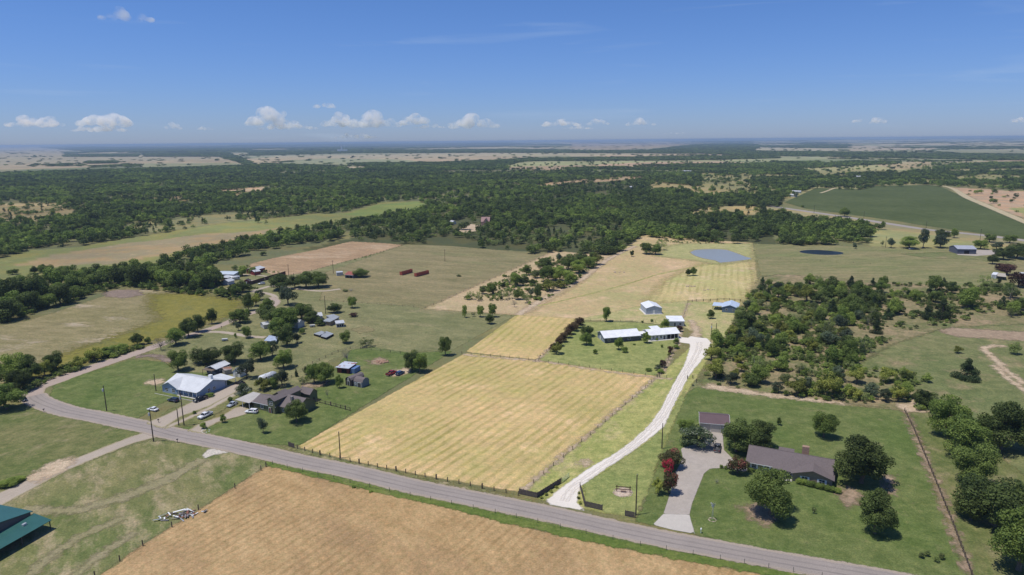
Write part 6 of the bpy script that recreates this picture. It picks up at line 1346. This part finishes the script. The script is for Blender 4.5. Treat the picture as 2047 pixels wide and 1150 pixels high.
# ------------------------------------------------------------------ single trees: x, y of the trunk foot, crown width, height (photo pixels), kind, where it stands
Wk = 'on the ranch house lawn'
TR = [
 (1540, 1031, 100, 97, 'oak', 'before the ranch house porch, casting a wide shadow'), (1722, 966, 116, 100, 'oak', 'right of the ranch house gable, with pale trunk'), (1748, 1066, 80, 88, 'oak', 'lower right of the ranch house beside bare ground'),
 (1646, 874, 54, 49, 'elm', 'standing alone on the lawn behind the ranch house'), (1472, 903, 84, 66, 'oak', 'left part of the grove between garage and ranch house'), (1515, 900, 74, 62, 'oak', 'right part of the grove between garage and ranch house'),
 (1396, 893, 72, 44, 'crapewhite', 'beside the top of the tan driveway'), (1372, 862, 40, 26, 'elm', 'low behind the white crape myrtle and garage'), (1474, 946, 44, 39, 'craperust', 'at the left corner of the ranch house'),
 (1557, 850, 10, 15, 'elm', 'tiny sapling in the middle of the back lawn'), (1626, 1027, 10, 15, 'mesquite', 'tiny sapling right of the big lawn oak'), (1432, 966, 10, 9, 'bare', 'tiny shrub in the front lawn'),
 (1342, 935, 50, 40, 'craperust', 'upper of the driveway row, left of the tan driveway'), (1336, 950, 28, 32, 'crapered', 'between two rust-coloured ones by the driveway'), (1337, 986, 38, 48, 'craperust', 'lower of the driveway row'), (1315, 988, 26, 34, 'olivetree', 'at the low end of the crape myrtle row'),
 (1442, 936, 8, 7, 'roundbush', 'left of two tiny bushes at the driveway edge'), (1451, 938, 8, 7, 'roundbush', 'right of two tiny bushes at the driveway edge'), (1502, 943, 14, 8, 'roundbush', 'against the left end of the ranch house'),
 (1893, 872, 70, 82, 'elm', 'pale green, topmost of the right boundary row'), (1926, 908, 100, 78, 'elm', 'second of the right boundary row'), (1950, 974, 100, 86, 'oak', 'third of the right boundary row'), (1985, 1050, 140, 112, 'oak', 'largest, fourth of the right boundary row'), (2036, 1140, 130, 118, 'elm', 'lowest of the right boundary row at the picture edge'), (1940, 1040, 60, 60, 'oak', 'small one tucked left of the largest boundary tree'),
 (2000, 898, 104, 100, 'oak', 'broad dark one behind the boundary row'), (2060, 905, 80, 90, 'oak', 'cut by the right edge behind the boundary row'), (2075, 1040, 90, 90, 'oak', 'at the extreme right edge'),
 (1932, 757, 46, 40, 'cedar', 'alone in the right meadow, low and wide'), (1914, 706, 16, 15, 'olivetree', 'small in the middle of the right meadow'), (2028, 708, 28, 24, 'scrub', 'at the right edge by the meadow track'),
 (357, 741, 46, 42, 'oak', 'dense, left of the blue house sheds'), (413, 728, 62, 38, 'oak', 'wide, second behind the blue house'), (395, 724, 28, 32, 'mesquite', 'loose one leaning behind the blue house'), (469, 725, 54, 40, 'oak', 'third in the row behind the blue house'), (521, 720, 50, 37, 'elm', 'fourth in the row behind the blue house'), (545, 712, 24, 30, 'silver', 'thin one at the right end of the row behind the blue house'),
 (567, 736, 42, 38, 'elm', 'above the travel trailer'), (494, 756, 38, 40, 'silver', 'right of the white garden shed'), (564, 772, 34, 36, 'silver', 'right of the travel trailer, loose crown'), (526, 780, 34, 28, 'olivetree', 'behind the green house carport'), (545, 776, 26, 22, 'elm', 'behind the green house centre bay'), (486, 795, 38, 28, 'crapewhite', 'left of the green house carport'),
 (593, 844, 44, 44, 'oak', 'in front of the right wing of the green house'), (526, 866, 19, 32, 'silver', 'narrow one on the green house front lawn'), (446.5, 845, 13, 17, 'elm', 'small lollipop beside the green house drive'),
 (407, 857, 13, 13, 'roundbush', 'at the corner of the green house drive'), (460.5, 802, 10, 9, 'roundbush', 'between the two drives near the silver car'), (389, 828, 7, 7, 'roundbush', 'tiny, behind the white pickup'), (421, 793, 16, 6, 'roundbush', 'low bed at the right end of the blue house'),
 (650, 766, 48, 44, 'oak', 'dense, above the bare patch left of the red shed'), (628, 766, 36, 38, 'elm', 'left shoulder of the clump near the red shed'), (616, 749, 18, 20, 'oak', 'small one left of the red shed clump'), (593, 753, 8, 16, 'cedar', 'narrow upright one by the yard fence'), (605, 768, 20, 16, 'mesquite', 'low greyish one above the bare patch'), (679, 776, 15, 26, 'elm', 'small one left of the dark barn-roofed shed'),
 (695, 725, 22, 28, 'bare', 'grey one behind the red shed'), (655, 796, 8, 22, 'bare', 'slim one in the back yard of the green house'), (823, 742, 36, 40, 'oak', 'left half of the pair by the parked red pickup'), (839, 744, 36, 38, 'elm', 'right half of the pair by the parked cars'), (633, 808, 5, 4, 'roundbush', 'tiny one near the rail fence panels'), (514, 823, 6, 5, 'roundbush', 'tiny one by the green house wall'),
 (890, 711, 27, 36, 'elm', 'at the top left corner of the front hay field'), (692, 686, 26, 24, 'oak', 'round one in the pasture above the green yard'), (732, 693, 30, 20, 'mesquite', 'spreading open one in the pasture'), (704, 616, 21, 22, 'elm', 'round one in the open pasture'), (668, 626, 30, 20, 'oak', 'low double-crowned one by the dark pole'), (722, 554, 32, 17, 'oak', 'right of the red-roofed pasture barn'),
 (547, 648, 56, 42, 'oak', 'left of the dense grove by the lane'), (575, 660, 60, 46, 'elm', 'front centre of the dense grove'), (602, 640, 52, 34, 'elm', 'top right of the dense grove'), (624, 645, 34, 24, 'oak', 'right end of the dense grove'), (560, 668, 46, 34, 'elm', 'low left front of the dense grove'), (574, 692, 40, 40, 'oak', 'grey-green below the grove'), (594, 686, 20, 22, 'silver', 'small one right of the low grove tree'), (604, 668, 12, 12, 'roundbush', 'small dark one beside the hidden house'), (640, 651, 22, 14, 'oak', 'low behind the wooden shed'),
 (560, 580, 52, 32, 'oak', 'left of the big pair at the lane end'), (576, 610, 38, 38, 'silver', 'before the big pair at the lane end'), (612, 576, 42, 32, 'oak', 'left half of the big round clump in the pasture'), (636, 574, 40, 30, 'oak', 'right half of the big round clump in the pasture'), (590, 575, 26, 24, 'oak', 'between the clump and the lane trees'),
 (535, 628, 34, 32, 'oak', 'over the lane bend'), (497, 621, 22, 34, 'oak', 'tall one at the tip of the yellow weeds'), (519, 600, 20, 20, 'silver', 'light small one above the lane bend'), (512, 612, 24, 24, 'olivetree', 'light green at the lane bend'), (485, 584, 26, 22, 'oak', 'at the bend of the upper lane'), (480, 646, 42, 28, 'elm', 'wide one by the side road fork'), (494, 676, 20, 24, 'elm', 'small dark one at the lane fork'), (477, 661, 14, 18, 'silver', 'tiny light one at the lane fork'), (471, 676, 6, 10, 'roundbush', 'tiny dark one beside the lane'),
 (424, 648, 22, 30, 'oak', 'compact one on the field side of the road'), (396, 664, 32, 34, 'oak', 'fourth of the roadside row'), (378, 674, 34, 36, 'oak', 'third of the roadside row'), (352, 690, 42, 34, 'elm', 'second of the roadside row'), (322, 700, 28, 26, 'bare', 'leaning one at the start of the roadside row'), (297, 687, 15, 13, 'oak', 'small one at the field edge'), (274, 690, 24, 23, 'oak', 'round one at the field edge'),
 (240, 706, 36, 18, 'elm', 'low brush on the road bank, right'), (215, 713, 30, 20, 'elm', 'low brush on the road bank, middle'), (187, 722, 38, 30, 'olivetree', 'brushy one on the road bank'), (160, 736, 30, 24, 'olivetree', 'small brushy one on the road bank'), (112, 742, 42, 38, 'oak', 'dark one above the sharp bend'), (90, 752, 30, 32, 'olivetree', 'bright one above the sharp bend'), (60, 762, 50, 52, 'oak', 'dense one left of the sharp bend'), (32, 762, 66, 56, 'elm', 'broad one at the left edge above the bend'), (40, 782, 50, 44, 'oak', 'low one hugging the bend'), (14, 818, 66, 52, 'elm', 'dense one below the bend at the left edge'), (-25, 790, 70, 70, 'oak', 'cut by the left edge'),
 (1212, 643, 23, 27, 'pecan', 'behind the white-roofed house beyond the wire fence'), (1173, 672, 27, 24, 'oak', 'upper of two at the left yard end'), (1172, 690, 25, 25, 'elm', 'lower of two at the left yard end'), (1237, 699, 21, 24, 'elm', 'in front of the left block of the white-roofed house'), (1249, 705, 14, 12, 'roundbush', 'right of the front yard tree'), (1292, 686, 17, 22, 'elm', 'before the white wing of the house'), (1329, 657, 19, 20, 'elm', 'between the house and the small white building'),
 (1360, 663, 13, 14, 'maroon', 'beside the small white building'), (1351, 687, 13, 12, 'elm', 'at the right end of the house porch'), (1352, 697, 12, 9, 'roundbush', 'along the yard fence'), (1340, 707, 12, 15, 'maroon', 'upper one along the yard fence'), (1338, 713, 8, 8, 'olivetree', 'little one along the yard fence'), (1325, 735, 15, 15, 'maroon', 'lower one along the yard fence'), (1314, 741, 14, 12, 'crapewhite', 'small at the lower yard corner'), (1321, 746, 15, 9, 'roundbush', 'at the lower right yard corner'), (1296, 742, 13, 6, 'roundbush', 'low patch at the yard bottom'), (1190, 708, 9, 10, 'elm', 'tiny sapling in the yard'), (1323, 695, 6, 6, 'elm', 'tiny sapling before the porch'), (1268, 690, 6, 3, 'roundbush', 'tiny tuft before the house'), (1305, 680, 5, 5, 'roundbush', 'left of two at the white wing wall'), (1313, 681, 5, 5, 'roundbush', 'right of two at the white wing wall'), (1303, 644, 6, 6, 'roundbush', 'right tuft on the back fence'), (1284, 645, 5, 4, 'roundbush', 'left tuft on the back fence'),
 (1421, 637, 17, 18, 'oak', 'in the barn yard below the blue-grey barn'), (1375, 552, 12, 14, 'oak', 'left crown of the lone pair in the back hay field'), (1385, 551, 14, 16, 'oak', 'right crown of the lone pair in the back hay field'), (1263, 513, 9, 13, 'oak', 'small dark one at the edge of the back field'), (1292, 508, 30, 22, 'elm', 'left of the grove near the pond'), (1310, 509, 28, 20, 'elm', 'right of the grove near the pond'), (1320, 500, 26, 20, 'mesquite', 'pale one behind the pond grove'),
 (1080, 712, 2.5, 3, 'roundbush', 'speck at the lower left of the yard'), (1112, 708, 26, 25, 'olivetree', 'at the lower end of the rusty hedge'),
 (929, 635, 11, 24, 'elm', 'first narrow one on the fence corner line'), (947, 633, 10, 10, 'mesquite', 'thin one on the fence corner line'), (960, 634, 17, 22, 'elm', 'second on the fence corner line'), (984, 634, 20, 26, 'elm', 'third on the fence corner line'), (978, 648, 21, 20, 'oak', 'lowest one below the fence corner line'),
 (984, 589, 26, 24, 'oak', 'dark round one in the dry thicket'), (942, 599, 17, 18, 'mesquite', 'leftmost in the dry thicket'), (957, 602, 16, 19, 'mesquite', 'second from left in the dry thicket'), (966, 588, 20, 16, 'scrub', 'behind the leftmost thicket trees'), (1005, 600, 20, 20, 'mesquite', 'pale one in the thicket middle'), (1018, 597, 20, 20, 'mesquite', 'pale one right of the thicket middle'), (1036, 599, 20, 20, 'oak', 'dark one in the thicket middle'), (1053, 606, 18, 20, 'mesquite', 'thin one at the thicket front'), (1062, 594, 14, 18, 'silver', 'narrow one in the thicket'), (1075, 598, 16, 30, 'oak', 'tall dark one at the thicket front'), (1028, 614, 14, 15, 'bare', 'bare one at the thicket front'), (1064, 571, 14, 13, 'oak', 'small dark one inside the thicket'), (1006, 577, 10, 12, 'oak', 'small one at the thicket left'), (1030, 572, 30, 26, 'elm', 'left of the thicket centre pair'), (1046, 571, 22, 20, 'oak', 'right of the thicket centre pair'), (1018, 570, 16, 16, 'bare', 'grey one beside the centre pair'), (1052, 550, 20, 20, 'oak', 'dark upper left in the thicket'), (1070, 556, 22, 16, 'scrub', 'pale scrub in the upper thicket'), (1089, 541, 38, 26, 'oak', 'wide dark one in the upper thicket'), (1118, 524, 14, 18, 'silver', 'slim one near the top of the thicket'),
 (1096, 562, 38, 30, 'elm', 'left of the dense thicket mass'), (1120, 562, 40, 30, 'elm', 'centre of the dense thicket mass'), (1140, 566, 34, 24, 'elm', 'right of the dense thicket mass'), (1098, 581, 36, 22, 'olivetree', 'front of the dense thicket mass'), (1120, 576, 26, 18, 'olivetree', 'front right of the dense thicket mass'), (1137, 540, 34, 30, 'oak', 'dark back of the thicket mass'), (1157, 546, 34, 26, 'elm', 'right back of the thicket mass'), (1176, 536, 34, 24, 'elm', 'near the right end of the thicket'), (1193, 529, 28, 22, 'olivetree', 'rightmost of the thicket'), (1160, 527, 28, 22, 'oak', 'top of the thicket by the forest'), (1185, 522, 22, 18, 'oak', 'top right of the thicket by the forest'),
 (1688, 433, 20, 16, 'oak', 'alone beside the highway under the crop field'), (1525, 419, 16, 16, 'cedar', 'pointed, beside the highway bend'), (1604, 415, 7, 5, 'oak', 'small one on the highway verge'),
 (1818, 497, 36, 24, 'elm', 'round one behind the right pasture'), (1781, 496, 16, 20, 'silver', 'narrow one behind the right pasture'), (1763, 493, 7, 12, 'mesquite', 'tiny one behind the right pasture'), (1845, 496, 20, 38, 'silver', 'tall thin one behind the right pasture'), (1880, 496, 26, 26, 'silver', 'pale one before the grey barn trees'), (1884, 478, 26, 20, 'oak', 'dark one above the grey barn trees'), (1907, 476, 18, 18, 'elm', 'right of the dark one by the highway'), (1960, 498, 30, 18, 'elm', 'wide one right of the grey barn'), (1978, 484, 26, 16, 'oak', 'by the highway above the grey barn'), (1992, 499, 24, 16, 'silver', 'pale one right of the grey barn'), (2018, 486, 24, 18, 'oak', 'by the highway near the right edge'), (2005, 519, 34, 24, 'oak', 'left of the big pair at the right edge'), (2032, 517, 44, 32, 'oak', 'big one at the right edge by the grey barn'), (1984, 528, 20, 18, 'oak', 'small dark one below the big right-edge pair'), (2012, 550, 34, 24, 'maroon', 'behind the beige carport'), (2036, 574, 40, 30, 'maroon', 'by the white house at the right edge'), (2000, 541, 22, 14, 'maroon', 'left small one near the beige carport'), (1709, 498, 10, 12, 'silver', 'tiny pale one at the dark pond'),
 (26, 549, 20, 12, 'oak', 'at the left edge of the far pasture'), (70, 547, 16, 14, 'oak', 'small one beside the far left track'), (95, 550, 28, 24, 'oak', 'round one beside the far left track'), (106, 556, 20, 12, 'silver', 'pale low one beside the far left track'), (130, 556, 36, 24, 'elm', 'green one at the end of the far left hedgerow'), (516, 446, 12, 14, 'oak', 'dot-like round one in the long green pasture'), (507, 431, 12, 10, 'cedar', 'at the edge of the long green pasture'), (532, 450, 8, 10, 'mesquite', 'thin one in the long green pasture'),
 (448, 593, 20, 16, 'oak', 'small one left of the upper lane'), (565, 566, 30, 16, 'olivetree', 'low at the end of the privacy fence'), (505, 548, 18, 14, 'elm', 'beside the small red barn'), (485, 552, 22, 20, 'elm', 'beside the long white building'), (525, 511, 14, 9, 'scrub', 'in the weedy strip by the reddish field'), (470, 540, 16, 10, 'scrub', 'behind the long white building'), (530, 545, 10, 6, 'scrub', 'beside the red barn'),
]
for x, y, w, h, k, wh_ in TR: tree(x, y, w, h, k, wh_)
# rusty hedge row in the yard
hd = [(1106, 703, 18, 16), (1117, 692, 20, 18), (1126, 684, 20, 19), (1134, 676, 20, 20), (1141, 669, 20, 20), (1148, 662, 20, 20), (1155, 656, 20, 18), (1161, 650, 18, 17)]
for i, (x, y, w, h) in enumerate(hd): tree(x, y, w, h, 'rust', '', 'rusty brown shrub in the hedge row beside the second hay field', 'shrubs of the rusty brown hedge row')
# clipped hedge of the ranch house: short clipped bushes side by side
for i in range(9):
    t_ = i/8; x = 1598+t_*76; y = 967+t_*19
    tree(x, y, 15, 12, 'roundbush', '', 'clipped bright green bush in the hedge along the ranch house gable wing', 'clipped hedge bushes along the ranch house')
for x, y in ((1842, 1116), (1853, 1112), (1873, 1124), (1881, 1118)): tree(x, y, 13, 13, 'scrub', '', 'spiky yucca clump at the bottom of the ranch house lawn', 'yucca clumps near the fence')
# plantings by the gate fences
for x, y, w in ((1083, 997, 8), (1092, 991, 8), (1102, 985, 8), (1113, 976, 9), (1157, 988, 6), (1156, 998, 7), (1160, 1008, 8)): tree(x, y, w, 6, 'olivetree', '', 'low yellow-green planting at the foot of the entrance board fences', 'plantings along the entrance fences')
# brush piles
for x, y, w, k, lb in ((690, 583, 14, 'scrub', 'left half of the grey brush pile in the pasture'), (702, 582, 14, 'bare', 'right half of the grey brush pile in the pasture'), (706, 633, 20, 'maroon', 'dark reddish brush pile in the pasture by the sheds'), (18, 972, 40, 'elm', 'low leafy brush heap beside the field drive at the left edge'), (40, 962, 26, 'elm', 'right end of the leafy brush heap by the field drive'), (917, 553, 12, 'scrub', 'low brush tuft in the container pasture'), (707, 975, 10, 'elm', 'leafy weed bush on the road verge, left'), (742, 984, 10, 'elm', 'leafy weed bush on the road verge, right')):
    r_ = tree(x, y, w, 5, k, '', lb); r_.scale.z = r_.scale.x*.32; r_['category'] = 'brush pile' if 'pile' in lb or 'heap' in lb else 'bush'
LAB = {'silver': 'grey-green silvery tree', 'oak': 'dark leafy tree', 'elm': 'fresh green tree', 'scrub': 'pale olive bush', 'mesquite': 'thin grey-green mesquite', 'cedar': 'dark pointed cedar', 'bare': 'bare grey twiggy tree', 'olivetree': 'yellow-green tree'}
# scrub on the right: individual trees
rs = random.Random(77); S1 = [(1400, 768), (1418, 718), (1472, 640), (1505, 578), (1560, 570), (1640, 584), (1760, 598), (1745, 640), (1770, 680), (1740, 700), (1710, 735), (1800, 745), (1880, 800), (1885, 834), (1790, 815), (1700, 806), (1600, 797), (1500, 779)]
S2 = [(1560, 568), (1700, 572), (1860, 568), (2060, 575), (2080, 620), (2047, 650), (1960, 600), (1900, 640), (1830, 652), (1740, 650), (1640, 600)]
S3 = [(1830, 560), (1960, 568), (2080, 580), (2080, 600), (1860, 590)]
def thicket(poly, n, wr, mixk, lab, grp, mind=.55):
    out = []; tries = 0; xs = [p[0] for p in poly]; ys = [p[1] for p in poly]; gp = [tuple(G(*p)[:2]) for p in poly]
    gx = [p[0] for p in gp]; gy = [p[1] for p in gp]
    while len(out) < n and tries < n*60:
        tries += 1; X_, Y_ = rs.uniform(min(gx), max(gx)), rs.uniform(min(gy), max(gy))
        if not bool(inpoly(np.array([X_]), np.array([Y_]), gp)[0]): continue
        px, py = topix(np.array([X_]), np.array([Y_]), np.array([0.])); px, py = float(px[0]), float(py[0])
        w = rs.uniform(*wr); 
        if rs.random() > .9: w *= 1.35
        if any((X_-a)**2+(Y_-b)**2 < ((w+c)*.5*mind)**2 for a, b, c in out): continue
        if float(fbm(np.array([X_/22.]), np.array([Y_/22.]), 61, 2)[0]) < .40 and rs.random() < .75: continue
        out.append((X_, Y_, w)); k = rs.choice(mixk); s = ppm(Vector((X_, Y_, 0)))
        ww = w*(.75 if k in ('cedar', 'scrub') else 1)
        cx, cy = sum(xs)/len(xs), sum(ys)/len(ys); fx = (px-cx)/(max(xs)-min(xs)); fy = (py-cy)/(max(ys)-min(ys))
        spot = ('upper ' if fy < -.14 else 'lower ' if fy > .14 else 'middle ')+('left' if fx < -.28 else 'centre left' if fx < -.08 else 'centre' if fx < .1 else 'centre right' if fx < .27 else 'right')
        sz = 'large ' if w > wr[0]+.66*(wr[1]-wr[0]) else 'small ' if w < wr[0]+.3*(wr[1]-wr[0]) else ''
        kk = {'oak': 'bushoak', 'elm': 'bushelm'}.get(k, k)
        tree(px, py, ww*s, ww*s*rs.uniform(.80, 1.08)*(1.15 if k == 'cedar' else 1)*(.75 if k == 'scrub' else 1), kk, '', sz+lab(k)+', '+spot, grp(k))
    return out
MX = ['oak', 'oak', 'elm', 'elm', 'elm', 'olivetree', 'olivetree', 'scrub', 'scrub', 'silver', 'mesquite', 'cedar']
thicket(S1, 175, (4.4, 8.6), MX, lambda k: LAB[k]+' in scrub right of the drive', lambda k: k+' plants of the scrub thicket')
thicket(S2, 66, (5.5, 10), ['oak', 'oak', 'elm', 'cedar', 'scrub', 'mesquite'], lambda k: ADJ[k][0]+' along the upper scrub edge', lambda k: k+' plants of the upper scrub edge')
# hedgerow trees on the left, in front of the long green pasture
H1 = [(-60, 660), (-60, 600), (30, 585), (100, 578), (150, 560), (230, 548), (300, 545), (430, 546), (440, 572), (400, 588), (330, 580), (240, 570), (205, 583), (130, 606), (40, 635)]
thicket(H1, 80, (9, 15), ['oak', 'oak', 'oak', 'elm'], lambda k: ADJ[k][0]+' in the hedgerow behind the weedy field', lambda k: k+' trees of the left hedgerow', .50)
thicket([(455, 600), (500, 590), (520, 580), (470, 578), (430, 590)], 8, (4, 7), ['elm', 'oak', 'scrub'], lambda k: ADJ[k][0]+' in brush by the upper lane', lambda k: k+' brush by the upper lane')
# ------------------------------------------------------------------ cumulus far beyond the haze
tcl = NT('cloud_vapour'); vp = tcl.n('ShaderNodeVolumePrincipled'); vp.inputs['Color'].default_value = (1, 1, 1, 1); vp.inputs['Density'].default_value = .004; vp.inputs['Anisotropy'].default_value = 0.0
dn = tcl.noise(420, detail=4, rough=.6); tcl.l(tcl.math('MULTIPLY', tcl.rng(dn, .38, .72, 0, 1, True), .0042), vp.inputs['Density']); tcl.l(vp.outputs[0], tcl.out.inputs['Volume'])
CL = [(78, 252, 104, 28), (200, 262, 96, 16), (215, 250, 96, 40), (345, 258, 34, 14), (410, 259, 30, 10), (545, 250, 96, 40), (575, 258, 110, 16), (690, 250, 90, 28), (735, 252, 130, 34), (650, 215, 44, 16), (830, 248, 60, 26), (860, 256, 60, 10), (945, 254, 100, 30), (710, 276, 90, 12), (1120, 252, 80, 18), (1196, 249, 42, 18), (1280, 250, 56, 16), (1155, 258, 60, 8), (1718, 244, 26, 12), (1756, 246, 30, 16), (1350, 268, 50, 5), (2035, 244, 30, 14), (256, 40, 92, 26)]
import bmesh
rc = random.Random(9)
LC = ['small', 'flat', 'tall', 'tiny', 'thin']
CD = ['leftmost puffy cloud low over the horizon', 'flat base cloud under the tall left cloud', 'tall heaped cloud left of centre', 'small round puff right of the tall left cloud', 'faint little puff between two cloud banks', 'towering bright cloud left of the cloud bank', 'long flat cloud below the towering cloud', 'left half of the widest white cloud bank', 'right half of the widest white cloud bank', 'small broken puff above the cloud bank', 'slanting cloud right of the widest bank', 'thin streak under the slanting cloud', 'heaped cloud at the middle of the sky', 'faint low cloud near the grain elevator', 'wide pale cloud right of centre', 'round bright puff right of centre', 'pair-like small cloud near the right middle', 'thin low strip under the pale clouds', 'left of two small puffs at far right', 'right of two small puffs at far right', 'very thin strip just over the horizon', 'small cloud cut by the right edge', 'single wispy cloud high at upper left']
for i, (x, y, w, h) in enumerate(CL):
    DY = 38000 if y > 100 else 16000
    d = ray(x, y); t_ = DY/d.y; base = CP+d*t_; s = FPX/(DY*1.0/math.cos(PITCH)); W_ = w*DY/FPX*1.03; H_ = h*DY/FPX*1.03
    b = MB(); bm = bmesh.new(); n = max(9, int(w/h*7))
    for k in range(n):
        u = rc.uniform(-.5, .5); env = (1-abs(2*u)**2.2)*(.55+.45*math.sin(u*9+i*1.7)**2); r_ = H_*rc.uniform(.22, .42)*(.5+.5*env); z = r_*.35+rc.random()**1.1*max(0, H_*env-r_*1.2)
        mt = Matrix.Translation((u*(W_-r_), rc.uniform(-.25, .25)*W_*.5, z)) @ Matrix.Diagonal((r_*1.35, r_*1.2, r_*.85, 1))
        bmesh.ops.create_icosphere(bm, subdivisions=2, radius=1, matrix=mt)
    me = bpy.data.meshes.new('cloud'); bm.to_mesh(me); bm.free()
    me.materials.append(tcl.m); o = link('cloud', me, loc=(base.x, base.y, base.z)); o.rotation_euler = (0, 0, -math.atan2(base.x, base.y))
    rm = o.modifiers.new('merge', 'REMESH'); rm.mode = 'VOXEL'; rm.voxel_size = max(25, H_*.06)
    tag(o, CD[i], 'cloud')
